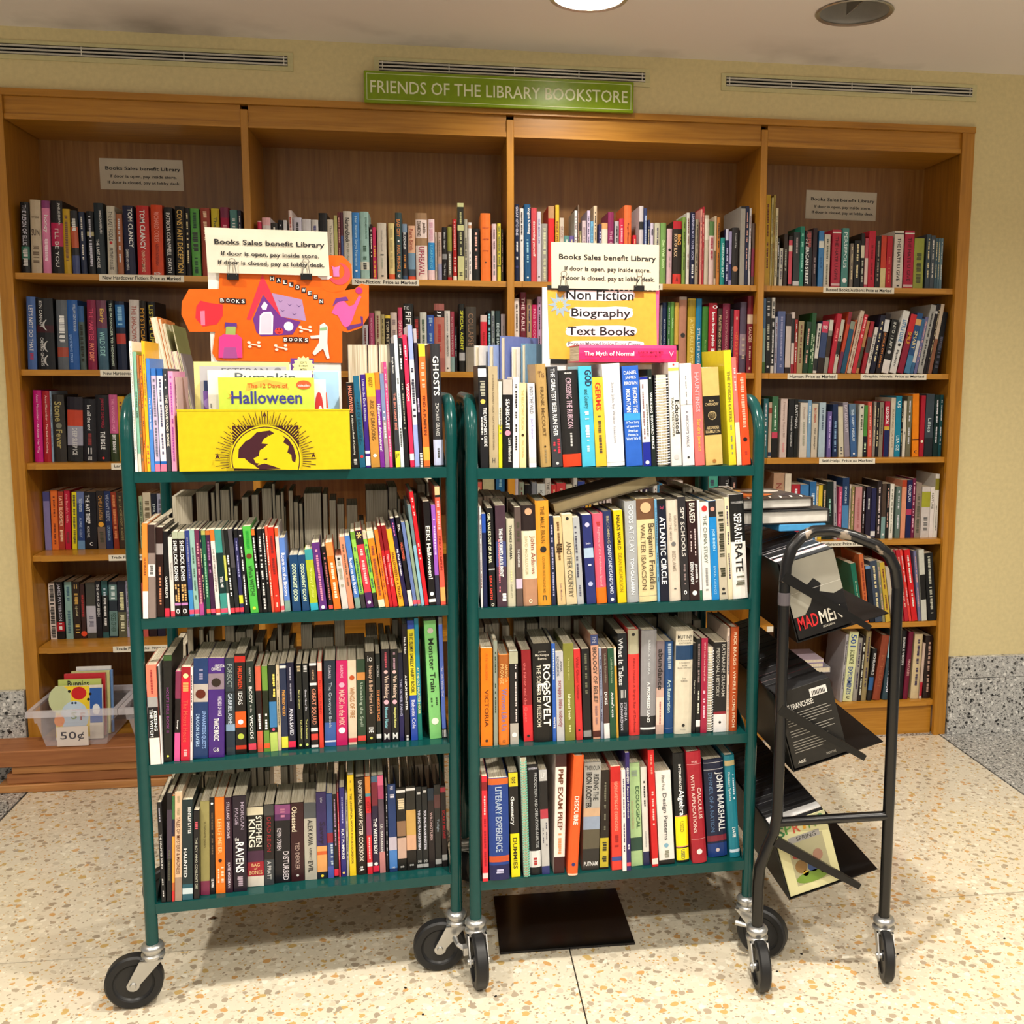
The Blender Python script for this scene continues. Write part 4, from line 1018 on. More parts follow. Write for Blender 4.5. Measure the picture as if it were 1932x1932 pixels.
row('L4c', 'L', ZC[3], .0, (280, 1430, 6.44), 'soft', 'bottom row, left green cart', 'mystery paperbacks and video cases on the bottom shelf of the left green cart', '''
@-.004
160 215 545 16161a|THE_HAUNTED_SOUTH,eee,.25,.72,.4|~,ccc,.76,.95,.3|~,99a,.05,.2,.3
218 282 435/222 18161a|#443848,.15,.6|~,665,.5,.8,.2
285 318 465/283 c06030|#3a7040,0,.22|#1c1c38,.22,.38|#f0a040,.38,.82|#d03030,.9,1
320 405 430/312 d8b898|TALES_OF_MYSTERY_&_MADNESS,5a2c18,.22,.75,.5|~,a97,.03,.2,.4|#a08878,.78,1
412 540 525/405 1c2c30|@r\x02BENTLEY_LITTLE,eee,.07,.33,.3|@l\x02HAUNTED,eee,.43,.82,.32|#285868,.84,1|#c8d8e0,.88,.94
550 620 650/545 18161a|THE_BOY_WHO_COULDN'T_DIE,ccb,.3,.88,.4|~,c56,.12,.2,.5
@.012
628 745 540/612 98905a|#803050,.85,1|In_Ghostly_Japan,5a5030,.18,.52,.3
750 812 495/728 18161a|o,eee,.03,.08,.5|~,654,.15,.6,.3|\x02LE_FURA,eee,.84,.93,.5
820 935 490/795 f07820|LESLIE_MEIER,f8c080,.22,.58,.4|#f07820,.6,.61|o,2a1810,.62,.69,.4|@r~,fca,.72,.9,.3|@l~,fca,.74,.88,.2
940 1028 495/915 32182a|STILLS_AND_SHADOWS,dcd,.04,.42,.4|KATE_MOSEMAN,dcd,.68,.95,.35
1035 1198 475/1018 221826|@rMORGAN,a89ab0,.06,.35,.25|@lPAIGE,a89ab0,.12,.3,.25|@l=the,eee,.42,.47,.3|\x02RAVENS,eee,.48,.8,.62|~,a9a,.84,.95,.4
@.03
1205 1405 610/1190 1a1818|#dcd4b8,0,.1|@r\x02STEPHEN,f0ece0,.11,.5,.36|@l\x02KING,f0ece0,.13,.52,.4|#4a2a44,.55,.69|#a02030,.69,.87|=BAG,e8c890,.71,.75,.5|=of,e8c890,.76,.79,.2|=BONES,e8c890,.8,.85,.8|#e0d8cc,.87,1
1410 1530 580/1400 201a1c|#444,0,.13|DEAD_REIGN,902028,.15,.58,.4|#3c4044,.68,1|A_PRATT,ccc,.7,.93,.4
@.035
1535 1725 580/1530 18161c|#8c4a80,0,.12|#5a3060,.12,.2|@lKEVIN_O'BRIEN,d8d0d8,.3,.58,.3|@rDISTURBED,d8d0d8,.6,.97,.36|~,b79,.05,.15,.3
1735 1895 560/1702 34141a|@l\x02Obsessed,e8d8c0,.04,.36,.4|TED_DEKKER,b8a098,.5,.85,.3|o,ccc,.9,.95,.2
%560 1430 6.0375
92 232 520/72 b0aca0|#505458,0,.2|\x02ALEX_KAVA,222,.22,.55,.4|A_PERFECT,222,.58,.74,.2|\x02EVIL,222,.75,.9,.4
235 350 400/205 34285c|Ingrid_Law,ccd,.06,.12,.5|\x02Savvy,281c38,.32,.62,.7|#e0a060,.62,.92|#d06030,.68,.72|#1c2430,.92,1|o,e8d040,.94,.99,.3
357 425 415/320 384c84|#8c2838,.46,.58|@r~,bcd,.6,.85,.4|#4858a8,.86,1
430 480 425/398 181618|~,a8a,.05,.6,.3|#e03048,.9,.98
484 503 400/455 c83c50
508 568 345/480 302c78|~,aad,.1,.4,.25|\x02FLAT_PUMPKINS,eee,.46,.8,.5|o,e8c878,.94,.97,.5
572 600 405/548 a8a49c
605 680 205/570 f0cc28 k=k|\x02THE_UNOFFICIAL_HOCUS_POCUS_COOKBOOK,5a4418,.18,.88,.3|~,a83,.05,.14,.2
688 800 230/660 2a201c k=h|\x02UNOFFICIAL_HARRY_POTTER_COOKBOOK,e0d8cc,.03,.86,.42|\x02=A,eee,.91,.96,.5
808 868 220/765 d82c38|#e08838,0,.17|#5898a8,.17,.2|\x02CITY,a02020,.25,.36,.5|#884060,.37,.6|~,fbb,.62,.85,.3|#eee,.88,.92
872 942 215/845 281c38|#4a6a88,0,.06|#7c2838,.06,.3|\x02THE_WITCH_BOY,eee,.43,.8,.6|#e02848,.92,.98|o,eee,.88,.92,.6
948 1015 205/915 584a58|#e06a90,0,.1|#b04870,.1,.24|\x02LIU_ISAKHANIAN,ddd,.5,.78,.4|#c08080,.78,1
1020 1045 330/1005 1c1a20
1058 1150 310/1025 20386c k=d|#4a80c8,.72,.96|#c0b8c8,.6,.75|\x02FOX,dde,.02,.06,.5|~,dde,.11,.15,.6|=DVD,eee,.94,.96,.4
1155 1260 345/1130 1a1816 k=d|#e8e8e8,.03,.06|~,dca,.13,.25,.7|#8a6a50,.4,.58|#c8a898,.6,.85|=DVD,eee,.94,.96,.4
1262 1375 330/1240 2a2824 k=d|#e8e8e8,.02,.05|~,ddd,.13,.17,.7|#c8a058,.28,.58|#d8a888,.58,.76|#1a1614,.76,1|=DVD,eee,.93,.95,.4
1378 1445 335/1360 1c1e20 k=d|~,ccc,.04,.08,.6|\x02YOUNG_FRANKENSTEIN,dde,.28,.76,.42|=DVD,ddd,.89,.92,.6|#aaa,.94,.98
1448 1515 335/1428 1c1e20 k=d|~,ccc,.04,.08,.6|\x02YOUNG_FRANKENSTEIN,dde,.28,.76,.42|=DVD,ddd,.89,.92,.6|#aaa,.94,.98
1518 1592 350/1495 221a1c k=d|#1c2c3c,0,.15|WRONGTURN,c8a8a8,.3,.65,.4
1595 1670 310/1570 242424 k=d|#5a3838,.12,.28|Twilight,9ab,.38,.6,.4|#aaa,.9,.96
1675 1738 320/1645 1c1416 k=d|#a03040,.02,.08|\x02SCARY_MOVIE,a81c28,.3,.65,.5|#aaa,.85,.92''', maxd=.19)
row('RT', 'R', ZC[0], .006, (840, 620, 6.232), 'soft', 'top row, right green cart', 'biographies on the top shelf of the right green cart', '''
375 478 435/340 1c1c20|#c8d0e0,.03,.11|~,998,.15,.3,.6|o,e0b858,.32,.38,.6|@r\x02THE_WATCHER'S_GUIDE,eee,.41,.79,.4|@l~,ccc,.5,.78,.2
485 600 445/470 b0a080|COUNTING_AGAINST_LUCK_-_CLAYTON_CHRISTENSEN,5a4c38,.08,.82,.18|=H,444,.9,.95,.3
602 648 625/595 e8e0c8|#d8d020,.5,1|~,776,.3,.6,.5
655 775 600/650 181618|#b8b0a8,0,.17|\x02SEABISCUIT,eee,.22,.56,.4|o,e088a0,.57,.64,.6|@rLaura_Hillenbrand,eee,.66,.93,.3
778 855 570/778 f0ecec
862 948 640/848 e8d49c|THE_RELUCTANT_TUSCAN,c0a060,.08,.55,.35|o,321,.58,.65,.4|PHIL_DORAN,c0a060,.68,.88,.3
985 1075 645/960 e4e4e8|INTO_THE_WILD,445,.04,.36,.5|Jon_Krakauer,88c,.42,.66,.45|#ccc,.88,.95
1130 1250 420/1058 b09058 k=h|=Tis,643,.07,.13,.6|FRANK_McCOURT,5a4424,.22,.7,.34|o,321,.79,.81,.2|~,875,.83,.95,.2
1262 1385 450/1195 3a3a3e|\x02THE_GREATEST_BEER_RUN_EVER,eee,.02,.69,.42|@r~,d83848,.72,.88,.25|@l~,d83848,.75,.85,.2|o,ccc,.95,.98,.3
1392 1608 495/1330 1c1a1a k=h|CROSSING_THE_RUBICON,c8a8b8,.08,.6,.3|~,bbb,.65,.78,.12|#e84020,.87,1|=***,eee,.02,.04,.6
1615 1770 445/1560 48b4d4|@r\x02GOD,224,.04,.2,.5|and_Country,244,.23,.42,.4|~,dee,.45,.7,.3|~,bdd,.73,.85,.2
1775 1903 575/1710 e0b838|\x02GERMS,d03820,.06,.37,.5|~,543,.43,.85,.3
%1130 620 6.0375
100 300 405/35 e4e4e8 k=h|Steve_Jobs_by_Walter_Isaacson,8a8a90,.18,.77,.2|#bbb,.96,.965
315 500 430/260 2c60c0|=DANIEL,eee,.05,.085,.8|=JAMES,eee,.1,.135,.65|=BROWN,eee,.155,.19,.8|@r\x02FACING_THE,fff,.22,.47,.26|@l\x02MOUNTAIN,fff,.23,.46,.26|#3c98d8,.47,.54|=A_True_Story,def,.55,.58,.8|=of_Japanese,def,.59,.62,.75|=American,def,.63,.66,.6|=Heroes_in,def,.67,.7,.6|=World_War_II,def,.71,.74,.85
510 600 555/465 e0e0e4|#1c2890,0,.03|#1c2890,.73,1|@r~,665,.3,.7,.2|@l~,866,.08,.7,.2|o,eee,.93,.99,.5
605 655 465/548 1c2420|\x02WALKING_TOWARD_PEACE,eee,.18,.88,.5|~,ccc,.06,.13,.4
665 820 530/635 2a2630 spiral=e8e8ec
828 955 390/755 e0dcd4|o,c03838,.01,.03,.5|#f0c060,.05,.08|@r\x02Educated,1c1c1c,.33,.72,.42|@lTARA_WESTOVER,443,.32,.73,.22|o,bbb,.88,.95,.5
968 1110 400/925 e0dcdc|~,888,.12,.4,.1|#999,.4,.405|A_WIDOW'S_WALK,667,.46,.82,.25|o,333,.9,.94,.2
1118 1235 410/1062 f06a68|\x02HAUNTINGS,f0a0a8,.08,.47,.45|Sandra_Jamico,f8b048,.54,.86,.45
1250 1455 450/1195 c8ac68|#1c1814,.29,.69|=RON,c8b080,.33,.35,.3|=CHERNOW,c8b080,.36,.39,.8|o,c8b080,.42,.56,.5|o,2a2018,.43,.55,.46|=ALEXANDER,c8b080,.6,.63,.75|=HAMILTON,c8b080,.64,.67,.85|o,a06830,.94,.98,.3
1530 1620 250/1465 d0c428|\x02THE_POISON_EATERS,807030,.18,.62,.4|~,776,.65,.9,.2
1628 1684 330/1550 e87068|#e8d0b8,.6,1|~,fbb,.1,.3,.4
1690 1795 515/1610 f04820|~,f8a088,.04,.6,.4|o,1c1418,.66,.78,.5|~,a32,.85,.95,.3''', maxd=.2)
row('R2c', 'R', ZC[1], .0, (860, 870, 6.44), 'soft', 'second row, right green cart', 'biographies on the second shelf of the right green cart', '''
265 292 560/240 d8d8dc
300 352 645/272 182048|#2850b0,0,.2
380 460 575/340 161618|@l\x02GIRL_WALKS_OUT_OF_A_BAR,e8e8c8,.05,.55,.45|#ddd,.61,.62|@l\x02LISA_F_SMITH,e04838,.68,.92,.4|=o,ddc,.96,.99,.5
475 605 545/445 44303c|#40487c,.35,.6|\x02THE_INFORMED_ARGUMENT,eee,.22,.7,.36|@l~,d87888,.3,.85,.14|@r~,eee,.85,.96,.4
612 718 705/590 c0bca4 k=h|\x02THANKS_OBAMA,222,.07,.46,.3|~,cc9,.55,.7,.2|DAVID_LITT,776,.75,.9,.2
725 808 565/680 5a4c48|~,443,.15,.35,.4|\x02THE_WILDERNESS,ddd,.42,.6,.3|#c8b8d0,.72,.82
815 1000 545/775 241818 k=h|#e4dcc0,.25,.73|#b08468,.73,1|o,c89878,.02,.1,.5|@rJohn_Adams,8a3828,.3,.68,.4|@lDAVID_McCULLOUGH,a89878,.3,.68,.2|=o,e8dcc0,.93,.97,.25
1005 1165 490/955 d8942c k=h|THE_MALE_BRAIN,6a4a14,.05,.4,.3|o,222,.43,.49,.5|LOUANN_BRIZENDINE_MD,8a6420,.53,.88,.2|=n,443,.9,.95,.3
1168 1220 670/1120 1c2440|~,99b,.1,.9,.4
1240 1338 690/1178 d0b484|~,6a4c2c,.05,.5,.3|~,321,.3,.4,.8|Judy_Monchan,866,.75,.95,.3
1345 1475 655/1285 ccbc98|o,222,.02,.07,.3|ANOTHER_COUNTRY,443c30,.3,.92,.45|@r~,998,.42,.8,.15
1480 1560 690/1420 a8acb0|@l~,445,.1,.7,.3|~,556,.75,.9,.3
1595 1710 660/1530 28306c|o,b8b8d8,.02,.2,.5|=Dymphna,d8d8f0,.3,.34,.5|#a8c0d8,.37,.48|~,ccd,.52,.58,.4|o,a8b0d8,.65,.9,.5
1718 1842 645/1660 e85870 k=h|#f07018,.82,1|Fugitives_of_the_Forbidden_Island,e8a8b0,.15,.8,.3|~,a33,.07,.13,.4
%1140 870 6.44
50 155 615/-18 24305c k=h|BECOMING,a8a080,.05,.35,.3|\x02CANDYCANDYCANDYLAND,c8d0e8,.36,.9,.4|o,ddd,.94,.98,.4
168 275 605/110 e0c018|\x02NALA'S_WORLD,2a2414,.05,.42,.4|DEAN_NICHOLSON,8a7418,.46,.88,.4
285 425 495/248 a0a4a8 k=h|GODS_AT_PLAY,d8dce0,.03,.5,.4|\x02TOM_CALLAHAN,f0f4f8,.56,.92,.3
432 648 465/375 d8c898 k=h|#6a4a34,0,.2|o,d8a880,.02,.15,.6|@rBenjamin_Franklin,3a2a20,.24,.88,.42|@lWALTER_ISAACSON,5a4a38,.24,.88,.26|#998,.94,.945
652 682 470/605 68a0c8
686 795 468/620 141828|#181818,.0,.05|=Kopf,c04868,.03,.14,.4|\x02ATLANTIC_CIRCLE,f4f4f4,.17,.83,.6
800 940 485/740 d0c4b4 k=h|@rBRAINS,8a8074,.15,.3,.2|@lAND_THE_MIND,8a8074,.12,.4,.2|o,666,.4,.46,.4|BEDLAMS,8a8074,.5,.7,.3|~,555,.87,.93,.2
945 1040 440/885 2c2a2c|\x02SPY_SCHOOLS,c8c4c0,.1,.57,.5|~,877,.62,.85,.25|=o,eee,.9,.94,.4
1045 1165 490/1000 2c1818|\x02BIASED,e8dcd0,.02,.22,.55|@r~,cbb,.28,.54,.12|@l~,cbb,.3,.5,.12|@r\x02JENNIFER_L,eee,.63,.82,.3|@l\x02EBERHARDT,eee,.61,.84,.3|o,ddd,.89,.96,.5
1168 1198 480/1130 e0e0e0|#286848,.9,1
1205 1310 510/1152 dcdcd8|o,d02c2c,.03,.09,.7|THE_CHINA_STUDY,454,.13,.62,.4|~,888,.67,.9,.3
1315 1405 490/1265 1c80c8|#282428,0,.16|o,c08878,.04,.12,.6|\x02JOE_BIDEN,a8d8f0,.2,.58,.4|EVAN_OSNOS,90c0e0,.65,.95,.3
1408 1510 475/1340 b8b09c|~,332,.1,.6,.6|~,332,.68,.78,.6|o,222,.88,.91,.4|~,333,.93,.96,.5
1515 1572 450/1455 d8ccac
1578 1758 415/1520 ece8e4 k=h|#181818,0,.45|=STEVE_LUXENBERG,bbb,.05,.1,.8|\x02SEPARATE,f4f4f4,.18,.46,.5|\x02RATE_,181818,.47,.74,.5|~,665,.78,.9,.6''', maxd=.2)
row('R3c', 'R', ZC[2], .004, (860, 1140, 6.44), 'soft', 'third row, right green cart', 'non-fiction on the third shelf of the right green cart', '''
250 403 545/245 f07c10|A_N_WILSON,c86018,.05,.32,.2|VICTORIA,5a2808,.37,.85,.34|o,3a2418,.92,.97,.25
415 468 455/408 8c9488|~,343,.1,.3,.3|~,343,.37,.7,.3
482 618 625/478 e07828 k=h|#a05a24,0,.25|@rAMANDA,e0b070,.1,.3,.25|@lPROWSE,e8b878,.1,.32,.28|Women_Like_Us,6a70b0,.37,.84,.5|=13,742,.94,.97,.25
630 740 580/615 1a181a|#a8a890,0,.13|@r~,dcc,.14,.75,.15|#a8a49c,.77,1|o,ddd,.86,.93,.6
@.02
805 928 565/770 8c1c24|#e03038,.6,1|@lthe_Falcon_and_the_Queen,e07070,.08,.84,.34|o,222,.92,.96,.3
@.01
935 1175 490/915 181614 k=h|=James,d0ccc0,.07,.09,.4|=MacGregor,d0ccc0,.1,.13,.75|=Burns,d0ccc0,.135,.16,.45|@r\x02ROOSEVELT,f4f0e4,.21,.84,.38|@lTHE_SOLDIER_OF_FREEDOM,e0dccc,.21,.84,.22|=|E|,ddd,.92,.96,.3
1178 1225 485/1155 2858b0|~,bcd,.05,.35,.4|\x02WHITE,eee,.73,.88,.5
1230 1325 585/1195 b8b8bc|@rANNA,445,.1,.22,.25|@lKENDRICK,345,.05,.27,.3|scrappy_little_nobody,882838,.32,.84,.6
1330 1455 485/1295 7c7c34|a_long_way_gone,c8c480,.1,.42,.2|\x02ishmael_beah,f0ecc0,.52,.78,.25|~,dd9,.84,.92,.2
1465 1545 555/1430 c83030|Wild_Ghost_Season,801818,.03,.6,.4|o,222,.87,.91,.3
1555 1650 550/1525 161618|~,665,.05,.5,.3|#888,.9,.97
1670 1760 375/1635 c8947c|#34406c,0,.1|THE,aab,.02,.08,.5|\x02BIOLOGY_OF_BELIEF,4a3c38,.12,.65,.55|#4a1c18,.92,.98|~,866,.68,.85,.3
1765 1800 540/1735 8890a8
1805 1875 545/1765 4c3430|#e4e0e0,.83,1|Unlikely_Friendships,998,.03,.4,.4|\x02DOGS,eee,.48,.62,.5
%1140 1140 6.44
75 150 545/40 204c34|Unlikely_Heroes,9a8,.08,.4,.4|\x02Animal's_eyes,eee,.45,.8,.5
152 180 530/115 c89838|#d8d0c0,.0,.2
@.02
185 298 365/160 161c24|@l\x02What_It_Takes,c8ccd0,.04,.5,.5|=IIII,ccc,.54,.63,.5|@rSTEPHEN_A,ccd,.67,.85,.25|@l\x02SCHWARZMAN,ccd,.67,.94,.25
305 435 315/288 e03c38 k=h|#a8a48c,0,.23|o,222,.03,.06,.3|Ethan_Hawke_A_Bright_Ray_of_Darkness,802020,.27,.97,.3
442 625 325 8c8c90 k=h|#242426,.82,1|BARACK_OBAMA,c8ccd0,.09,.42,.16|\x02A_PROMISED_LAND,f4f4f4,.49,.88,.2|#eee,.93,.95
628 722 455/632 c4a498|#74686c,0,.5|#e8c8b8,.6,.9|\x02abundance,1c1818,.08,.52,.6|~,a66,.62,.88,.2
735 842 460/738 1c4478 k=h|~,9ab,.02,.3,.4|\x02Art_Restoration,b8d0d0,.41,.77,.4|#aac,.94,.943
@.012
842 1060 330/865 d4ccb8 k=h|=MUTINY,222,.04,.075,.85|=and_Romance_in_the,222,.085,.1,.8|=SOUTH_SEAS,443,.11,.125,.7|#1c3c60,.14,.28|#d4ccb8,.28,.281|=A_Companion,333,.3,.315,.6|=to_the,333,.325,.34,.3|=Bounty_Adventure,333,.35,.365,.8|=Sven,333,.45,.465,.2|=Wahlroos,333,.475,.49,.4|o,222,.9,.93,.2|=House,888,.945,.96,.3
1065 1108 480/1080 141214|\x02Yeager_or_Lost,bba,.32,.64,.4
1112 1165 425/1125 161616|~,877,.05,.45,.4|~,ddc,.55,.8,.3|#ece8e8,.86,.93
1168 1245 420/1185 a02040|ONLY_in_the_Love_Story_of_Lies,f0c0c0,.04,.45,.3|~,fbc,.55,.85,.3
1250 1320 535/1265 c8c0b8 spiral=d8d8d8
1325 1480 470/1340 1c1a1c|#e4e0e0,.8,1|#8c2430,.77,.8|@rKATHARINE_GRAHAM,b8b4ac,.02,.6,.26|@lPERSONAL_HISTORY,b8b4ac,.06,.6,.24|o,222,.87,.91,.2
1482 1513 290/1490 d8c4b4
1515 1615 285 b04c20 k=h|RICK_BRAGG_-_WHERE_I_COME_FROM,f0d8b8,.05,.96,.34''', maxd=.2)
row('R4c', 'R', ZC[3], .0, (870, 1400, 6.662), 'soft', 'bottom row, right green cart', 'textbooks on the bottom shelf of the right green cart', '''
@-.012
205 280 445/188 d82838|#801820,.05,.13|~,fbb,.18,.35,.3|\x02~,a01828,.4,.85,.4|#fcc,.92,.97
300 568 475/275 1c3c88 k=h|#c86028,0,.06|#181c50,.85,1|THE_LONGMAN_READER,4a78b8,.1,.4,.08|\x02LITERARY_EXPERIENCE,a8b8d0,.08,.72,.32|#c05028,.76,.82|~,bbd,.89,.93,.4
@-.002
590 712 395/550 181618|#e0cc20,0,.13|=ISE,222,.04,.1,.5|@l\x02Geometry,f4f4f4,.22,.5,.5|#ecdc10,.58,1|\x02DUMMIES,3a3410,.62,.92,.45
@-.01
760 840 180/712 e0f0e8 spiral=70b8a0
@.0
842 995 300/795 16161a k=h|=KAHNEMAN,ccd,.02,.04,.8|@rPRODUCTION_AND_OPERATIONS_ANALYSIS,b8bcc0,.07,.75,.26|#ddd,.78,.93|~,a33,.8,.92,.3
1000 1105 365/960 b8b8b8|#1c1a1c,.1,.37|#b03848,.37,.46|#28306c,.92,1|=LP,ddd,.02,.07,.5|@r~,445,.5,.75,.12|@l~,445,.5,.7,.12
1155 1300 120/1180 f0e0d8|#3a1c1c,0,.1|#3a1418,.86,1|\x02PMP_EXAM_PREP,6a3c24,.12,.63,.45|~,d09060,.66,.84,.3
@-.018
1340 1465 180/1420 e85c24 k=h|\x02DESCUBRE,f8f0e0,.33,.57,.45|o,28306c,.89,.92,.4|#f8c8b0,.985,1
@.004
1520 1730 265/1548 a8a8a4|#c8a888,.42,.5|#90a0b8,.5,.62|#5a5444,.62,.8|#2c2a28,.8,1|=THEROUX,222,.03,.07,.9|@r\x02RIDING_THE,222,.11,.35,.32|@l\x02IRON_ROOSTER,222,.09,.42,.34|=PUTNAM,f0f0f0,.92,.96,.8
1740 1850 370/1710 241c18|~,776,.1,.6,.2|#c0b030,.68,.98|~,332,.7,.95,.5
%1140 1390 6.44
@-.006
95 215 375/60 d83c30|#c02020,0,.14|READING_WRITING_AND_LEARNING_IN_ESL,f0a890,.14,.62,.34|~,922,.66,.78,.4|#3c4c90,.87,.91
@-.014
222 275 420/180 e8e0e0
277 328 155/210 2c2060|\x02GEOMETRY,eee,.12,.26,.5|Review_and_Workbook,eee,.28,.55,.4|\x02~,ccd,.76,.82,.4|#e04858,.93,.96
@.006
330 470 330/285 a8c890|~,898,.07,.12,.5|@r\x02ECOLOGICAL,345838,.2,.66,.3|@leconomics,c0b088,.36,.63,.26|#28483c,.72,.85
480 558 375/440 dcdcd4|~,333,.14,.42,.25|~,aaa,.65,.82,.2|#242850,.86,1
@-.004
590 668 130/530 c81c20|~,f08878,.04,.2,.3|~,f8c0b8,.35,.65,.3|#f0d8d0,.93,.98
@.002
680 875 435/625 e8e4e0|Head_First,443,.04,.2,.22|\x02Design_Patterns,5a5a5c,.23,.74,.34|o,78a8c0,.77,.82,.3|~,887,.85,.93,.3|#161416,.95,1
@.006
905 1060 210/850 16181a k=h|\x02INTERMEDIATE,e8e8e8,.1,.33,.2|\x02Algebra,f8f8f8,.33,.57,.55|#e8a080,.57,.86|#f4e818,.58,.85|\x02USED,a09020,.62,.72,.3|#f4e818,.87,.98|\x02USED,665,.88,.97,.3
@-.006
1105 1285 195/1015 a01c2c k=h|=SPIVAK,e8b0b0,.08,.1,.4|#e0b0b0,.11,.113|@r\x02CALCULUS,e8c8c0,.32,.6,.24|@l\x02WITH_APPLICATIONS,e8c8c0,.2,.72,.24|#d8a0a0,.78,.783|o,f0d8d8,.86,.93,.4
@.02
1300 1545 290/1240 1c2440 k=h|#d0d0d8,.03,.035|#d0d0d8,.1,.105|@r\x02JOHN_MARSHALL,e0e4e8,.13,.74,.42|@lDEFINER_OF_A_NATION,5878a0,.13,.74,.2|#802838,.78,.84|#1c3c80,.86,1|o,d8c8c8,.91,.95,.2
@.01
1580 1705 235/1505 1c7c90 k=h|#c8b888,.05,.1|@r~,cde,.16,.44,.14|@lDatabase_Systems,e0ecec,.16,.44,.26|\x02DATE,f0f4f4,.7,.8,.3|#cde,.92,.95''', maxd=.2)

# ---------------------------------------------------------------- the room
BEIGE_WALL = mat('dccb98', .6, 'paint')
def setting():
    fl = m_stone('terrazzo_tile', 'd6ccb6', ['e6dfcc', 'c2a468', 'c4b9a4', 'ab9c86', 'ddd2bc', 'c69a62', 'a2947f', 'e2d8c2', 'cdbfa6'], 46, .2, .4, .36)
    gr = m_stone('granite', 'a5a4a0', ['1f1f20', 'dadad6', '7c7b7a', '2e2e2e', 'c8c6c0', '55524e'], 95, .25, .3, .25)
    gr2 = m_stone('granite_baseboard_stone', 'b5b4b0', ['161617', 'e2e1dc', '8a8988', '242424', 'd0cec8', '4a4844'], 62, .3, .2, .3)
    grout = mat('2a241e', .8)
    P = (.325, -1.268); g = .0016
    f = MB(); f.box((-6, -8, -.08), (6, .1, -.006), grout); fo = f.build('floor', kind='structure')
    x0, x1, y0, y1 = -1.42, 2.03, -2.52, -.015
    def slab(pts, m, gaps=g):
        c = Vector((sum(p[0] for p in pts)/len(pts), sum(p[1] for p in pts)/len(pts)))
        q = []
        n = len(pts)
        for i in range(n):    # inset every edge by the joint
            a, b, d_ = [Vector(pts[(i+k) % n]) for k in (-1, 0, 1)]
            e1 = (b-a).normalized(); e2 = (d_-b).normalized(); n1 = Vector((-e1.y, e1.x)); n2 = Vector((-e2.y, e2.x))
            bis = (n1+n2); k_ = gaps/max(.2, (1+n1.dot(n2))/2)**.5 if bis.length > 1e-6 else 0
            q.append(b+bis.normalized()*k_)
        s = MB(); N_ = len(q); s.add([(p.x, p.y, -.006) for p in q]+[(p.x, p.y, 0) for p in q], [tuple(range(N_, 2*N_))]+[(i, (i+1) % N_, (i+1) % N_+N_, i+N_) for i in range(N_)], m)
        s.build('floor_slab', fo)
    U = (P[0], P[1]+.0016); D_ = P[1]-.0016; PL = (P[0]-.0012, D_); PR = (P[0]+.0012, D_); q = .0005
    slab([(x0, U[1]), U, (x0, y1)], fl, q); slab([U, (x1, y1), (x0, y1)], fl, q); slab([U, (x1, U[1]), (x1, y1)], fl, q)
    slab([PR, (x1, y0), (x1, D_)], fl, q); slab([PR, (PR[0], y0), (x1, y0)], fl, q); slab([PL, (x0, y0), (PL[0], y0)], fl, q); slab([PL, (x0, D_), (x0, y0)], fl, q)
    for xa, xb in ((x0, P[0]), (P[0], x1)): slab([(xa, -5.2), (xb, -5.2), (xb, y0), (xa, y0)], fl); slab([(xa, -8), (xb, -8), (xb, -5.2), (xa, -5.2)], fl)
    for k in range(3):
        ya, yb = [(-1.268, -.0), (-2.52, -1.268), (-8, -2.52)][k]
        slab([(x1+.006, ya), (6, ya), (6, yb), (x1+.006, yb)], gr); slab([(-6, ya), (x0-.006, ya), (x0-.006, yb), (-6, yb)], gr)
    slab([(x0, -.013), (x1, -.013), (x1, .06), (x0, .06)], gr)
    # dark joint lines drawn by the deeper grout between slabs at y = -1.268
    c = MB()
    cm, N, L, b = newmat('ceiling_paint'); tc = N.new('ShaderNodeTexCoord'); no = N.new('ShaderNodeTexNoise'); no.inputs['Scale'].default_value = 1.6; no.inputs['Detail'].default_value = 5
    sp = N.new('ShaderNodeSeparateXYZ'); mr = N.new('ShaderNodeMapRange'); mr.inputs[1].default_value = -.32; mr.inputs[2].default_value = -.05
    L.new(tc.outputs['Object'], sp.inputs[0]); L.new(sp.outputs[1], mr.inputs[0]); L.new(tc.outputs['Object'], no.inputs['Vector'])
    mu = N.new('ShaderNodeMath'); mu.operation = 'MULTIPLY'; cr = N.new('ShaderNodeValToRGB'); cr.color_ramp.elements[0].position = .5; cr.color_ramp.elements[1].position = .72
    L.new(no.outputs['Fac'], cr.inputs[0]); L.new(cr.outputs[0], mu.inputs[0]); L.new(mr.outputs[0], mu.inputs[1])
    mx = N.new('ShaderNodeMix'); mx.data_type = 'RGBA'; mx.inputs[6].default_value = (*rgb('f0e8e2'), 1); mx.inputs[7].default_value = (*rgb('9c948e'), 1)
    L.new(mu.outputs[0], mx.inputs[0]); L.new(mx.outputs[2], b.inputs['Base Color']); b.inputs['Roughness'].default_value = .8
    # ceiling sheet with round openings for the downlights
    holes = [(.485, -.555), (1.337, -.555)]
    xs_ = sorted({-6.0, 6.0}|{h[0]+d for h in holes for d in (-.14, .14)}); ys_ = sorted({-8.0, .0}|{h[1]+d for h in holes for d in (-.14, .14)})
    def near(a, b): return any(abs(h[0]-a) < .13 and abs(h[1]-b) < .13 for h in holes)
    for i in range(len(xs_)-1):
        for j in range(len(ys_)-1):
            mxx, myy = (xs_[i]+xs_[i+1])/2, (ys_[j]+ys_[j+1])/2
            if not near(mxx, myy): c.poly([(xs_[i], ys_[j], CEIL), (xs_[i], ys_[j+1], CEIL), (xs_[i+1], ys_[j+1], CEIL), (xs_[i+1], ys_[j], CEIL)], cm)
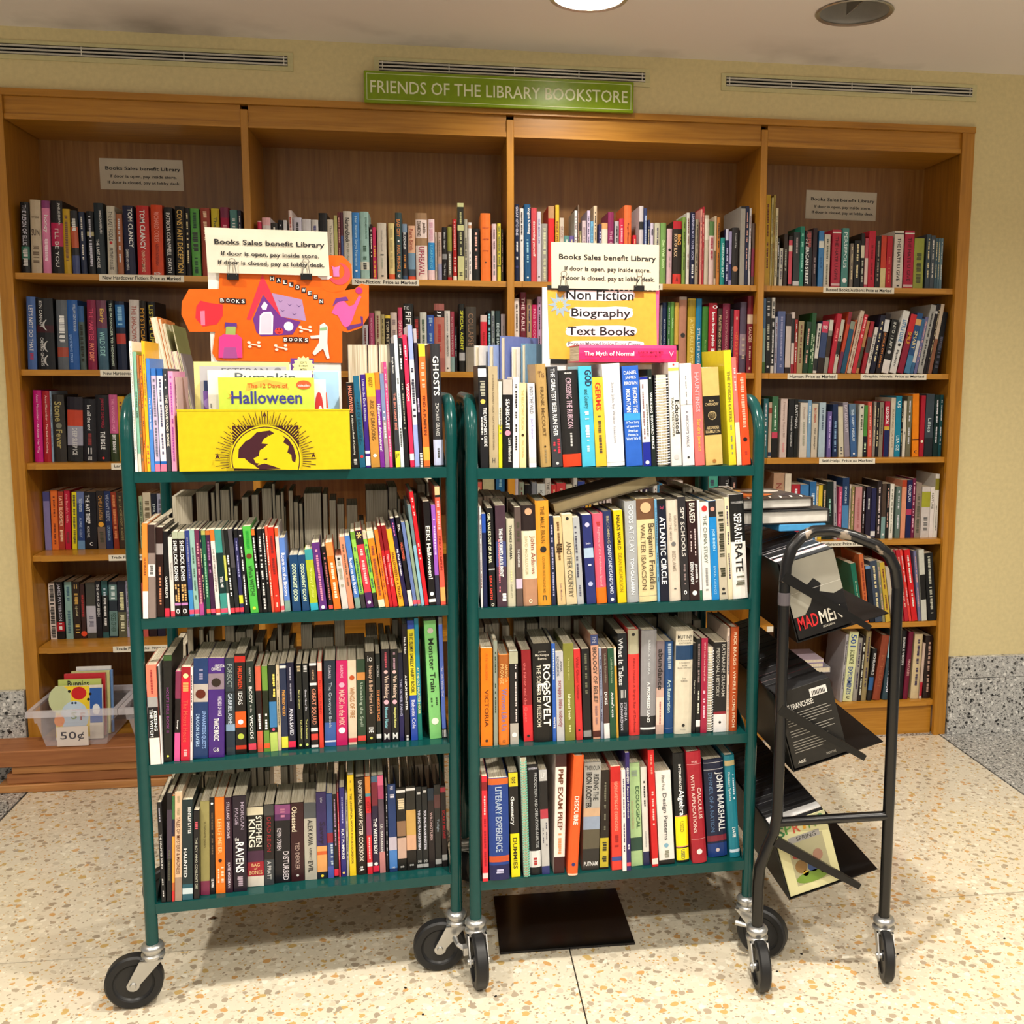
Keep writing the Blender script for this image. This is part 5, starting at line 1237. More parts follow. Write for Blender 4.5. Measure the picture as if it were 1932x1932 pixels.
    for hx, hy in holes:
        # cells covered by this opening
        cx = [v for v in xs_ if abs(v-hx) <= .1401]; cy = [v for v in ys_ if abs(v-hy) <= .1401]
        x0_, x1_, y0_, y1_ = min(cx), max(cx), min(cy), max(cy); n = 32; ring = []; sq = []
        for k in range(n):
            a = 2*math.pi*k/n; ca, sa = math.cos(a), math.sin(a); ring.append((hx+.115*ca, hy+.115*sa, CEIL)); s_ = .14/max(abs(ca), abs(sa)); sq.append((hx+s_*ca, hy+s_*sa, CEIL))
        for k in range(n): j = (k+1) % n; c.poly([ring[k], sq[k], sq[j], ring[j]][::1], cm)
    c.box((-6, -8, CEIL+.3), (6, .6, CEIL+.34), cm)
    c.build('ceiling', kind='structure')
    for i, (hx, hy) in enumerate(holes):
        if i not in (0, 1): pass
        place = 'above the green sign' if i == 0 else 'unlit, at the right' if i == 1 else None
        lab = {0: 'bright round downlight with white glare in the ceiling', 1: 'unlit round downlight with mirrored can at ceiling right'}.get(i, None)
        if lab is None: lab = 'round recessed downlight with chrome rim, behind the photographer'
        t = thing('recessed_downlight', lab, 'downlight', (hx, hy, CEIL), 0, 'recessed downlights in the ceiling')
        tr = MB(); tr.lathe([(.112, .0), (.122, -.004), (.118, -.007), (.108, -.003), (.108, .0)], mat('b8b2a6', .3, 'metal', .8)); tr.build('trim_ring', t, smooth=True)
        cn = MB(); cn.lathe([(.109, 0), (.108, .05), (.1, .12), (.085, .17), (.0, .175)], mat('d8d4cc', .3, 'metal', .6)); cn.build('reflector', t, smooth=True)
        if i != 1:
            em, N2, L2, b2 = newmat('lamp_glow'); b2.inputs['Emission Color'].default_value = (1, .9, .75, 1); b2.inputs['Emission Strength'].default_value = 7
            bl = MB(); bl.lathe([(.0, .055), (.045, .057), (.062, .08), (.06, .12)], em); bl.build('bulb', t, smooth=True)
        else:
            bl = MB(); bl.lathe([(.0, .09), (.03, .092), (.045, .11), (.03, .16)], mat('a8a294', .3)); bl.build('bulb', t, smooth=True)
            fin = MB(); fin.box((.01, -.09, .02), (.013, .09, .16), mat('9a958c', .3, 'metal', .8)); fin.build('baffle', t)
    # back wall around the recess
    wl = MB(); W = BEIGE_WALL
    wl.box((-6, 0, .324), (-1.463, .4, CEIL+.02), W); wl.box((2.059, 0, .324), (6, .4, CEIL+.02), W); wl.box((-1.463, 0, 2.40), (2.059, .4, CEIL+.02), W)
    wl.box((-6, .02, 0), (-1.463, .4, .324), W); wl.box((2.059, .02, 0), (6, .4, .324), W); wl.box((-1.463, .34, 0), (2.059, .4, 2.40), W)
    wl.build('wall_back', kind='structure')
    for side, xa, xb in (('left', -4.2, -1.467), ('right', 2.063, 4.8)):
        root = MB(); root.box((xa, -.004, 0), (xb, .02, .32), mat('4a4844', .7)); ro = root.build(f'baseboard_{side}', kind='structure')
        n = 3; L_ = (xb-xa)/n
        for k in range(n):
            for z0, z1 in ((.0, .2325), (.2345, .324)):
                a = MB(); a.cbox((xa+k*L_+.0008, -.022, z0), (xa+(k+1)*L_-.0008, .018, z1), gr2, .0015); a.build('granite_slab', ro)

# ---------------------------------------------------------------- built-in bookcase
OAK = m_wood('oak_veneer', '8f5c14', 'ae7620', 'c48c34', rough=.32)
OAKV = m_wood('oak_veneer_upright', '8f5c14', 'ae7620', 'c08630', rough=.32, vertical=True)
OAKB = m_wood('oak_back_panel', '704616', '8c5e28', 'a4743a', rough=.35, vertical=True)
PAPER = mat('ded6c4', .6, 'print')
INK = mat('1c1a1a', .6, 'print')
SHELF_LABELS = []
def bookcase():
    t = thing('bookcase', 'built-in oak wall bookcase with four bays of crowded shelves', 'bookcase', (0, 0, 0))
    for i, (a, b) in enumerate(DIV):
        m = MB()
        if i in (0, 4):
            m.box((a, -.012, 0), (b, .0, 2.398), OAKV); 
            q0, q1 = (b-.022, b) if i == 0 else (a, a+.022)
            m.box((q0, -.018, 0), (q1, -.012, 2.375), OAKV); m.box((a+.01, 0, 0), (b-.004, .335, 2.39), OAKV); nm = 'side_panel'
        else: m.cbox((a, -.012, .0), (b, .335, 2.36), OAKV, .0015); nm = 'divider_panel'
        m.build(nm, t)
    m = MB(); m.box((-1.463, -.02, 2.376), (2.059, .02, 2.398), OAK); m.build('top_trim', t)
    m = MB(); m.box((-1.44, .305, 0), (2.04, .335, 2.39), OAKB); m.build('back_panel', t)
    for i in range(4):
        x0, x1 = DIV[i][1]+.0005, DIV[i+1][0]-.0005
        m = MB(); m.box((x0, -.004, 2.318), (x1, .03, 2.3755), OAK); m.box((x0, -.01, 2.300), (x1, .304, 2.3175), OAK); m.build('header_rail', t)
        m = MB(); m.box((x0, .012, .0), (x1, .03, .120), OAK); m.build('kick_board', t)
        for k, z in enumerate(ZS):
            m = MB(); m.box((x0, .0, z-.021), (x1, .3045, z), OAK); m.box((x0+.03, -.006, z-.021), (x1-.03, .0, z-.0004), OAK)
            SHELF_LABELS.append(((i, k), m.build('shelf_board', t)))
    sh = dict(SHELF_LABELS)
    def label(bay, k, u0, u1, text):
        zt = ZS[k]; v = 700; a = atY(u0, {0: 523, 1: 703, 2: 880, 3: 1050, 4: 1220}[k], -.007)[0]; b = atY(u1, {0: 545, 1: 708, 2: 869, 3: 1022, 4: 1180}[k], -.007)[0]
        m = MB(); z0 = zt-.021; m.box((a, -.0078, z0-.002), (b, -.0064, zt-.001), PAPER)
        put_text(m, '\x02'+text, INK, (a+(b-a)*.04, -.0082, z0+.003), (1, 0, 0), (0, 0, 1), (b-a)*.92, .0125)
        m.build('shelf_label', sh[(bay, k)])
    label(0, 0, 187, 348, 'New Hardcover Fiction: Price as Marked'); label(0, 1, 189, 350, 'New Hardcover Non-Fiction: Price as Marked'); label(0, 2, 210, 340, 'Large Print: Price as Marked')
    label(0, 3, 205, 330, 'Trade Paperbacks: Price as Marked'); label(0, 4, 213, 345, 'Trade Paperbacks: Price as Marked'); label(1, 0, 664, 791, 'Non-Fiction: Price as Marked')
    label(2, 0, 1120, 1250, 'Non-Fiction: Price as Marked'); label(3, 0, 1554, 1687, 'Banned Books/Authors: Price as Marked'); label(3, 1, 1486, 1580, 'Humor: Price as Marked'); label(3, 1, 1624, 1748, 'Graphic Novels: Price as Marked')
    label(3, 2, 1545, 1651, 'Self-Help: Price as Marked'); label(3, 3, 1548, 1646, 'Reference: Price as Marked'); label(3, 4, 1446, 1560, 'Spanish: Price as Marked')

def wall_things():
    # slot air vents
    vm = mat('cfc694', .5, 'paint'); vs = mat('c8c4b8', .35, 'metal', .4); dk = mat('0c0b0a', .9)
    for (x0, x1, lab) in ((-1.85, -.467, 'long slot air vent on wall above the left bay'), (-.192, .794, 'slot air vent on wall behind the green sign'), (1.061, 2.062, 'slot air vent on wall above the right bay')):
        t = thing('slot_vent', lab, 'air vent', ((x0+x1)/2, 0, 2.525), 0, 'slot air vents above the bookcase'); w_ = (x1-x0)/2; h = .0305
        f = MB(); f.box((-w_, -.005, .019), (w_, -.0005, h), vm); f.box((-w_, -.005, -h), (w_, -.0005, -.015), vm); f.box((-w_, -.005, -.0148), (-w_+.018, -.0005, .0188), vm); f.box((w_-.018, -.005, -.0148), (w_, -.0005, .0188), vm); f.build('frame', t)
        f = MB(); f.box((-w_+.018, -.0015, -.0148), (w_-.018, -.0006, .0188), dk); f.build('dark_slot', t)
        for z in (.0125, .001, -.0105):
            f = MB(); f.box((-w_+.0185, -.0085, z-.0028), (w_-.0185, -.0022, z+.0028), vs); f.build('slat', t)
        for k in range(5):
            xx = -w_+.03+(2*w_-.06)*k/4; f = MB(); f.box((xx-.0015, -.0098, -.0135), (xx+.0015, -.0088, .0165), mat('e0dcd0', .4)); f.build('spacer', t)
    # sign board
    t = MB(); gm = mat('7f9a12', .22); wm = mat('e6e6c0', .5, 'print'); x0, x1, z0, z1 = -.225, .726, 2.392, 2.498
    y = -.045
    t.cbox((x0, y, z0), (x1, y+.018, z1), gm, .0015)
    for a, b, c_, d in ((.012, .014, .012, .988), (.986, .988, .012, .988),): pass
    e = .009; th = .0016; yy = y-.0006
    for (xa, xb, za, zb) in ((x0+e, x1-e, z1-e-th, z1-e), (x0+e, x1-e, z0+e, z0+e+th), (x0+e, x0+e+th, z0+e, z1-e), (x1-e-th, x1-e, z0+e, z1-e)):
        t.poly([(xa, yy, za), (xb, yy, za), (xb, yy, zb), (xa, yy, zb)], wm)
    put_text(t, 'FRIENDS OF THE LIBRARY BOOKSTORE', wm, (x0+.022, yy-.0003, z0+.032), (1, 0, 0), (0, 0, 1), x1-x0-.044, .042)
    s = t.build('sign_board', None, 'long lime green sign naming the library bookstore, above the bookcase', 'sign')
    b = MB(); b.box((x0+.1, y+.018, z0+.03), (x0+.14, -.011, z1-.03), mat('555', .5)); b.box((x1-.14, y+.018, z0+.03), (x1-.1, -.011, z1-.03), mat('555', .5)); b.build('mounting_block', s)
    def notice(o, xd, zd, w_, h_, name, label, grp, curl=0, parts=None, paper='ddd4c0'):
        m = MB(); pm = mat(paper, .65, 'print'); n = 12; O, X, Z = Vector(o), Vector(xd), Vector(zd); Y = X.cross(Z)
        rng = random.Random(int(abs(o[0])*1000)); vs = []; ph = rng.random()*6
        for j in range(7):
            for i in range(n+1):
                a, b_ = i/n, j/6; d = curl*(math.sin(a*7+ph+b_*2)*.4+math.sin(b_*9+a*3+ph)*.35)*(b_**1.5) if curl else 0
                vs.append(tuple(O+X*(a*w_)+Z*(b_*h_)+Y*d))
        fs = [(j*(n+1)+i, j*(n+1)+i+1, (j+1)*(n+1)+i+1, (j+1)*(n+1)+i) for j in range(6) for i in range(n)]
        m.add(vs, fs, pm); m.add([tuple(Vector(p)-Y*-.0003) for p in vs], [f[::-1] for f in fs], pm)
        ik = mat('1c1a1e', .6, 'print'); Of = O+Y*(-.0008-abs(curl)*.0)
        s_ = -1 if True else 1
        Of = O+Y*(.0010+abs(curl)*.8)
        put_text(m, '\x02Books Sales benefit Library', ik, tuple(Of+X*w_*.07+Z*h_*.60), xd, zd, w_*.9, h_*.15)
        put_text(m, '\x02If door is open, pay inside store.', ik, tuple(Of+X*w_*.12+Z*h_*.36), xd, zd, w_*.80, h_*.125)
        put_text(m, '\x02If door is closed, pay at lobby desk.', ik, tuple(Of+X*w_*.09+Z*h_*.16), xd, zd, w_*.87, h_*.125)
        return m.build(name, None, label, 'notice', grp, smooth=False)
    wall_things.notice = notice
    G = 'paper notices about paying for books'
    a = atY(190, 357, .303); b = atY(347, 359, .303); notice((a[0], .3035, a[2]), (1, 0, .004), (-.01, 0, 1), b[0]-a[0], .112, 'paper_notice', 'white payment notice taped inside the left bay, above the hardcovers', G)
    a = atY(1519, 412, .303); b = atY(1652, 413, .303); notice((a[0], .3035, a[2]), (1, 0, -.012), (.02, 0, 1), b[0]-a[0], .113, 'paper_notice', 'white payment notice taped inside the right bay, above the banned books', G)
    m = MB(); m.box((-1.56, -.003, 1.40), (-1.487, -.001, 1.68), mat('d8d2c8', .6, 'print')); m.build('paper_sheet', None, 'blank white sheet on the wall at the left edge of the photo', 'paper')

# ---------------------------------------------------------------- carts
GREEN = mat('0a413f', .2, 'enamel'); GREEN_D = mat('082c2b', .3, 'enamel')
CHROME = mat('b4b4b2', .32, 'metal', .85); RUBBER = mat('1b1b1c', .45, 'rubber'); HUB = mat('232324', .35, 'hub'); BLACKP = mat('0a0a0b', .3, 'enamel')
def caster(parent, x, y, zt, ang, R_=.0635, wd=.03, brake=False, trail=.042, wheel_grey=False):
    """swivel caster: ang is the way the wheel trails, in the cart's own axes"""
    m = MB(); m.lathe([(.0, zt), (.016, zt), (.023, zt-.003), (.0262, zt-.009), (.025, zt-.015), (.02, zt-.018), (.02, zt-.022), (.0265, zt-.026), (.0265, zt-.032), (0, zt-.033)], CHROME, 24)
    c = m.build('caster', parent, loc=(x, y, 0), rot=(0, 0, ang), smooth=True)
    f = MB(); ztop = zt-.031; wz = R_
    for s in (-1, 1):
        yo = s*(wd/2+.0065); pr_ = [(-.024, ztop), (.026, ztop)]+[(trail+.0145*math.cos(q*math.pi/6), wz-.0145*math.sin(q*math.pi/6)) for q in range(7)]
        T = Matrix.Translation((0, yo-.0015, 0)); f.prism(pr_, .003, CHROME, T)
    f.box((-.024, -(wd/2+.008), ztop-.003), (.026, wd/2+.008, ztop), CHROME); f.build('fork', c)
    wh = MB(); w2 = wd/2; T = Matrix.Translation((trail, 0, wz)) @ Matrix.Rotation(math.pi/2, 4, 'X')
    wh.lathe([(R_*.68, -w2*.8), (R_*.72, -w2), (R_*.93, -w2), (R_, -w2*.7), (R_, w2*.7), (R_*.93, w2), (R_*.72, w2), (R_*.68, w2*.8)], RUBBER, 40, T)
    wh.lathe([(0, -w2*.75), (R_*.2, -w2*.95), (R_*.22, -w2*.6), (R_*.62, -w2*.55), (R_*.69, -w2*.8)], HUB, 40, T); wh.lathe([(R_*.69, w2*.8), (R_*.62, w2*.55), (R_*.22, w2*.6), (R_*.2, w2*.95), (0, w2*.75)], HUB, 40, T)
    wh.build('wheel', c, smooth=True)
    ax = MB(); T2 = Matrix.Translation((trail, 0, wz)) @ Matrix.Rotation(math.pi/2, 4, 'X'); ax.lathe([(0, -w2-.012), (.006, -w2-.012), (.0075, -w2-.009), (.0075, w2+.009), (.006, w2+.012), (0, w2+.012)], CHROME, 16, T2); ax.build('axle_bolt', c, smooth=True)
    if brake:
        b = MB(); b.box((trail-.03, -w2-.02, wz+.012), (trail-.008, -w2-.009, wz+.03), CHROME); b.tube([(trail-.02, -w2-.015, wz+.022), (trail-.03, -w2-.03, wz+.03), (trail-.055, -w2-.034, wz+.034)], [.006, .005, .007], CHROME, 8); b.build('brake_lever', c)
    return c
def green_cart(A, B, name, label, angs):
    A_ = np.array(A); B_ = np.array(B); Lg = float(np.linalg.norm(B_-A_)); rz = math.atan2(B_[1]-A_[1], B_[0]-A_[0])
    t = thing(name, label, 'book cart', (A[0], A[1], 0), rz); D = .45; r = .0142
    for x, nm in ((0, 'end_frame'), (Lg, 'end_frame')):
        m = MB(); P = [(x, 0, .147), (x, 0, .8), (x, 0, 1.31)]
        for k in range(1, 8): a = math.pi/2*k/7; P.append((x, .085*(1-math.cos(a)), 1.31+.085*math.sin(a)))
        for k in range(0, 8): a = math.pi/2*k/7; P.append((x, D-.085+.085*math.sin(a), 1.31+.085*math.cos(a)))
        P += [(x, D, .8), (x, D, .147)]
        m.tube(P, r, GREEN, 16); m.build(nm, t, smooth=True)
    for z in ZC:
        m = MB(); x0, x1 = .012, Lg-.012
        m.box((x0, -.004, z-.0025), (x1, D+.004, z), GREEN)                       # deck
        m.box((x0, -.008, z-.024), (x1, -.004, z-.0002), GREEN); m.box((x0, D+.004, z-.024), (x1, D+.008, z-.0002), GREEN)
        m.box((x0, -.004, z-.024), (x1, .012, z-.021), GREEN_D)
        s = m.build('shelf', t)
        for xx in (x0+.001, x1-.003):                                             # curved end plates keep the books in
            pts = [(0, z)]+[(D/2*(1-math.cos(math.pi*k/10)), z+.004+.06*math.sin(math.pi*k/10/1.0)**1.6) for k in range(1, 10)]+[(D, z)]
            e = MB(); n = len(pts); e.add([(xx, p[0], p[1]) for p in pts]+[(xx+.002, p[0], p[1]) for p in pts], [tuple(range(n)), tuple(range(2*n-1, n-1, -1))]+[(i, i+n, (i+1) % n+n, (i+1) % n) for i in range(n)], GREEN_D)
            e.build('end_plate', s)
        for xx in (0, Lg):
            for yy in (0, D):
                w_ = MB(); w_.box((xx-.006, yy-.006, z-.022), (xx+.006, yy+.006, z-.004), GREEN); w_.build('bracket', s)
    for (x, y, a, br) in ((0, 0, angs[0], False), (Lg, 0, angs[1], False), (0, D, angs[2], False), (Lg, D, angs[3], False)): pass
    caster(t, 0, 0, .15, angs[0][0]-rz, brake=angs[0][1]); caster(t, Lg, 0, .15, angs[1][0]-rz, brake=angs[1][1]); caster(t, 0, D, .15, angs[2][0]-rz); caster(t, Lg, D, .15, angs[3][0]-rz)
    return t
def black_cart():
    Y0, Y1 = -1.575, -.74
    t = thing('black_book_cart', 'worn black metal book cart with slanted trays, at the right', 'book cart', (.92, Y0, 0))
    O = Vector((.92, Y0, 0)); worn = m_worn('worn_black_enamel', '0b0a0c', '8d7f70', .3, .60); scuff = m_worn('scuffed_black_enamel', '09090a', '6a645c', .26, .74)
    left = [(.757, .135), (.757, .25), (.760, .285), (.775, .33), (.792, .37), (.799, .41), (.800, .6), (.800, .98)]
    top = [(.800, .98), (.803, 1.02), (.815, 1.058), (.838, 1.085), (.868, 1.097), (.905, 1.098), (.96, 1.085), (1.02, 1.062), (1.052, 1.038), (1.070, 1.005), (1.078, .96)]
    right = [(1.078, .96), (1.079, .6), (1.080, .135)]
    for y in (Y0, Y1):
        m = MB(); f = lambda P: [(a-O.x, y-O.y, b) for a, b in P]
        m.tube(f(left), .0135, scuff, 16); m.tube(f(right), .0135, scuff, 16); m.tube(f([(.80, .395), (.94, .396), (1.079, .396)]), .0115, scuff, 14)
        fr = m.build('end_frame', t, smooth=True)
        h = MB(); h.tube(f(top), .0137, worn, 16); h.build('push_handle', t, smooth=True)
    tape = MB(); tape.lathe([(.0139, .985), (.0142, .987), (.0142, 1.013), (.0139, 1.015)], mat('555055', .4), 16, Matrix.Translation((.800-O.x, 0, -.06))); tape.build('tape_band', t)
    for dz in (0, -.317, -.642):
        m = MB(); A, B, C_ = (.7865, 1.020+dz), (.842, .828+dz), (1.066, .893+dz); y0, y1 = Y0+.016-O.y, Y1-.016-O.y; q = lambda p: (p[0]-O.x, p[1])
        A, B, C_ = q(A), q(B), q(C_); th = .002
        prof = [A, B, C_, (C_[0]-.001, C_[1]+th), (B[0]+.002, B[1]+th+.001), (A[0]+th, A[1])]
        n = len(prof); m.add([(p[0], y0, p[1]) for p in prof]+[(p[0], y1, p[1]) for p in prof], [tuple(range(n))[::-1], tuple(range(n, 2*n))]+[(i, (i+1) % n, (i+1) % n+n, i+n) for i in range(n)], BLACKP)
        tr = m.build('tray', t)
        # end retainer: a sloping bar with a flange
        for yy, sg in ((Y0-.014-O.y, 1), (Y1+.012-O.y, -1)):
            b = MB(); P0, P1 = (.800-O.x, 1.005+dz), (1.012-O.x, .872+dz); d_ = Vector((P1[0]-P0[0], P1[1]-P0[1])).normalized(); nn = Vector((d_.y, -d_.x))*.024
            b.prism([P0, P1, (P1[0]+nn.x+.006, P1[1]+nn.y+.008), (P0[0]+nn.x, P0[1]+nn.y)], .002, BLACKP, Matrix.Translation((0, yy, 0)))
            b.add([(P0[0], yy, P0[1]), (P1[0], yy, P1[1]), (P1[0], yy+sg*.014, P1[1]), (P0[0], yy+sg*.014, P0[1])], [(0, 1, 2, 3)], BLACKP)
            b.build('end_retainer', tr)
    caster(t, .757-O.x, 0, .137, math.radians(-94), .058, .027); caster(t, 1.080-O.x, 0, .137, math.radians(-104), .058, .024)
    caster(t, .757-O.x, Y1-O.y, .137, math.radians(200), .058, .027); caster(t, 1.080-O.x, Y1-O.y, .137, math.radians(160), .058, .027)
    # cases filed in the trays
    rng = random.Random(5); th = math.radians(16.2)
    def in_tray(dz, y, w_, h_, d_, col, items, label, grp, name='video_case', cat='video case', kind='dvd'):
        # w_ = thickness along the tray (y), d_ = across the tray floor, h_ = up along its back
        B = Vector((.8465, y, .8335+dz)); ex = Vector((math.cos(th), 0, math.sin(th))); ez = Vector((-math.sin(th), 0, math.cos(th)))
        M = Matrix(((0, ex.x, ez.x, B.x), (1, 0, 0, y), (0, ex.z, ez.z, B.z), (0, 0, 0, 1)))   # local x -> y, local y (spine at 0) -> across, z up
        M = M @ Matrix(((1, 0, 0, 0), (0, 1, 0, 0), (0, 0, 1, 0), (0, 0, 0, 1)))
        mb = MB(); cm = mat(col, .3)
        if kind == 'dvd':
            mb.cbox((0, 0, 0), (w_, d_, h_), cm, .0012)
            mb.box((w_*.35, d_-.0005, .004), (w_*.65, d_+.0004, h_-.004), mat('0c0c0c', .5)); mb.box((.0006, .002, h_-.0002), (w_-.0006, d_-.002, h_+.0003), mat(rng.choice(['1a1a1c', '242426', '2e2e30', '1c1c20']) if col not in ('e8e4e4',) else 'dcdcdc', .4))
        for fn in items: fn(mb, w_, d_, h_)
        o = mb.build(name, None, label, cat, grp); o.matrix_world = M; return o
    X, Z = (0, 1, 0), (0, 0, 1)
    def face(mb, pts, col): y = -.0004-mb.up(); mb.poly([(y, a, b) for a, b in pts], mat(col, .4, 'print'))
    def madmen(mb, w_, d_, h_):
        face(mb, [(0.001, .055), (d_-.001, .055), (d_-.001, h_-.001), (.001, h_-.001)], '9b988c'); face(mb, [(.03, .055), (.05, .078), (.06, .1), (.045, .12), (.07, .135), (.085, .118), (.078, .1), (.11, .085), (d_-.001, .09), (d_-.001, .055)], '141315')
        mb.poly([(-.0009, .001, .112), (-.0009, d_-.001, .112), (-.0009, d_-.001, .1125), (-.0009, .001, .1125)], mat('e8e4dc', .4, 'print'))
        put_text(mb, '\x02MAD', mat('d02a30', .4, 'print'), (-.001, .008, .022), X, Z, .05, .032); put_text(mb, '\x02MEN', mat('d8d4c8', .4, 'print'), (-.001, .062, .022), X, Z, .055, .032)
        put_text(mb, 'SEASON', mat('d8d4c8', .4, 'print'), (-.001, .065, .012), X, Z, .03, .005)
    def franchise(mb, w_, d_, h_):
        put_text(mb, '\x02THE FRANCHISE:', mat('d8d4cc', .4, 'print'), (-.001, .006, h_-.05), X, Z, .08, .014)
        face(mb, [(.082, h_-.034), (.125, h_-.034), (.125, h_-.014), (.082, h_-.014)], 'd8d4d0')
        for k in range(9): mb.poly([(-.0009, .087+k*.0038, h_-.031), (-.0009, .089+k*.0038, h_-.031), (-.0009, .089+k*.0038, h_-.02), (-.0009, .087+k*.0038, h_-.02)], INK)
        gm = mat('98948c', .5, 'print')
        for k in range(15):
            z = h_-.062-k*.0068; L_ = rng.uniform(.07, .115); 
            if k in (5, 9): continue
            mb.poly([(-.0009, .012, z), (-.0009, .012+L_, z), (-.0009, .012+L_, z+.0016), (-.0009, .012, z+.0016)], gm)
        put_text(mb, '\x02A&E', mat('c8c4bc', .4, 'print'), (-.001, .012, .01), X, Z, .02, .008); put_text(mb, 'SHOWTIME', mat('a8a49c', .4, 'print'), (-.001, .085, .01), X, Z, .025, .006)
    def spring(mb, w_, d_, h_):
        face(mb, [(.001, .001), (d_-.001, .001), (d_-.001, h_-.001), (.001, h_-.001)], 'd2cfa0')
        face(mb, [(.025, .02), (d_-.02, .02), (d_-.02, h_-.05), (.025, h_-.05)], 'a8a484')
        for (a, b, c_, dd, col) in ((.025, .02, .11, .05, '6f8f34'), (.03, .05, .06, .085, '8a6a3c'), (.06, .045, .09, .075, '34508c'), (.08, .07, .105, .1, 'a07a68'), (.045, .04, .06, .055, 'd8b83c'), (.03, .09, .055, .105, '9a3c34'), (.09, .035, .1, .045, 'c86a3c')):
            cx, cy, rx, ry = (a+c_)/2, (b+dd)/2, (c_-a)/2, (dd-b)/2
            mb.poly([(-.0009, cx+rx*math.cos(q*math.pi/7), cy+ry*math.sin(q*math.pi/7)) for q in range(14)], mat(col, .4, 'print'))
        for i, (ch, col) in enumerate(zip('SPRING', ['3a7a4a', '5a9a4a', 'c85a40', 'd8a030', '6a9a4a', '4a8a5a'])):
            put_text(mb, '\x02'+ch, mat(col, .4, 'print'), (-.001, .008+i*.020, h_-.034+(.003 if i % 2 else 0)), X, Z, .019, .026)
        mb.poly([(-.0009, .03, h_-.058), (-.0009, .11, h_-.058), (-.0009, .11, h_-.042), (-.0009, .03, h_-.042)], mat('9c9a98', .4, 'print')); put_text(mb, 'SPRING', mat('3a3a38', .4, 'print'), (-.0012, .05, h_-.056), X, Z, .05, .011)
    in_tray(0, Y0+.02, .03, .19, .135, '141315', [madmen], 'silver and black boxed video set with red lettering, top tray of black cart', 'video cases in the top tray of the black cart')
    in_tray(-.317, Y0+.02, .045, .195, .138, '1e1d1c', [franchise], 'black boxed video set with white back-cover text, middle tray of black cart', 'video cases in the middle tray of the black cart')
    in_tray(-.642, Y0+.02, .016, .19, .136, 'd2cfa0', [spring], 'cream picture book about spring, lowest tray of black cart', 'video cases in the lowest tray of the black cart', 'picture_book', 'picture book')
    for dz, y, cols, nm in ((0, Y0+.055, ['e8e4e4', 'd8a8b0', 'e8e4e4', 'c8c4cc', '5a98c8', 'b8b4b8', '8a6a70', '1a1a1c'], 'top'), (-.317, Y0+.07, ['1a1a1c', '222226', '141416', '4a1a1c', '1c1c1e'], 'middle'), (-.642, Y0+.04, ['e8e4e4', '161618', '1c1c1e', '141416', '1a1a1e', '2a2a2e'], 'lowest')):
        k = 0
        while y < Y1-.04 and k < 30:
            w_ = .0148 if rng.random() < .75 else .026; col = cols[k] if k < 6 and k < len(cols) else rng.choice(cols[-4:] if nm == 'top' else cols)
            if nm == 'lowest' and k == 0: col = 'e8e4e4'
            elif nm == 'lowest' and col == 'e8e4e4': col = '161618'
            in_tray(dz, y, w_, .19+rng.uniform(-.0, .002), .135, col, [], f'{"thick " if w_ > .02 else "slim "}{cname(col)} video case, {ORD[k+1] if k < 30 else "last"} behind the front case, {nm} tray of black cart', f'video cases in the {nm} tray of the black cart')
            y += w_+.0008+rng.uniform(0, .0006); k += 1
    # two large books lying across the top tray
    def flat(w_, d_, h_, loc, rz, col, hard, lab, fn=None, tilt=0, name='hardcover_book', ry=0):
        M = Matrix.Translation(loc) @ Matrix.Rotation(rz, 4, 'Z') @ Matrix.Rotation(ry, 4, 'Y') @ Matrix.Rotation(tilt, 4, 'X')
        mb = MB(); cm = mat(col, .25); t_ = .003
        mb.box((0, 0, 0), (w_, d_, t_), cm); mb.box((0, 0, h_-t_), (w_, d_, h_), cm); mb.box((w_-t_, 0, t_), (w_, d_, h_-t_), cm)
        if fn: fn(mb, w_, d_, h_)
        o = mb.build(name, None, lab, 'hardcover book', 'large books lying on the black cart'); o.matrix_world = M
        p = MB(); p.box((.005, .005, t_), (w_-t_-.0005, d_-.005, h_-t_), mat('d8d4cc', .7)); p.build('page_block', o); return o
    def art(mb, w_, d_, h_):
        z = h_+.0004; pm = mat('e06a30', .35, 'print')
        for (a, b, c_, dd, col) in ((.01, .02, .14, .2, 'c04a28'), (.05, .05, .2, .12, 'e87a30'), (.02, .12, .12, .2, '6a5a60'), (.14, .12, .25, .2, 'b8aea4'), (.2, .02, .27, .1, '3a3436'), (.1, .15, .16, .21, 'e8b048')):
            n = 10; r2 = random.Random(int(a*1000)); mb.poly([((a+c_)/2+(c_-a)/2*math.cos(q*.628)*r2.uniform(.7, 1.1), (b+dd)/2+(dd-b)/2*math.sin(q*.628)*r2.uniform(.7, 1.1), z+.0002*r2.random()) for q in range(n)], mat(col, .35, 'print'))
        for q in range(6): mb.poly([(.08+q*.03, .008, z+.0006), (.085+q*.03, .008, z+.0006), (.1+q*.03, .04, z+.0006), (.094+q*.03, .042, z+.0006)], mat('ece6da', .35, 'print'))
    flat(.285, .23, .034, (.70, -1.42, 1.0885), math.radians(8), '2a2a2c', True, 'large black hardcover lying on the black cart beneath the orange one')
    flat(.26, .22, .026, (.69, -1.41, 1.1245), math.radians(11), '48403c', True, 'large hardcover with orange and brown cover lying on top of cart pile', art)
    m = MB(); m.cbox((0, 0, 0), (.13, .16, .018), mat('4a9ad0', .4), .002); m.build('video_case', None, 'blue and white video case lying flat under the large books', 'video case', loc=(.845, -1.4, 1.0695), rot=(0, 0, .15))

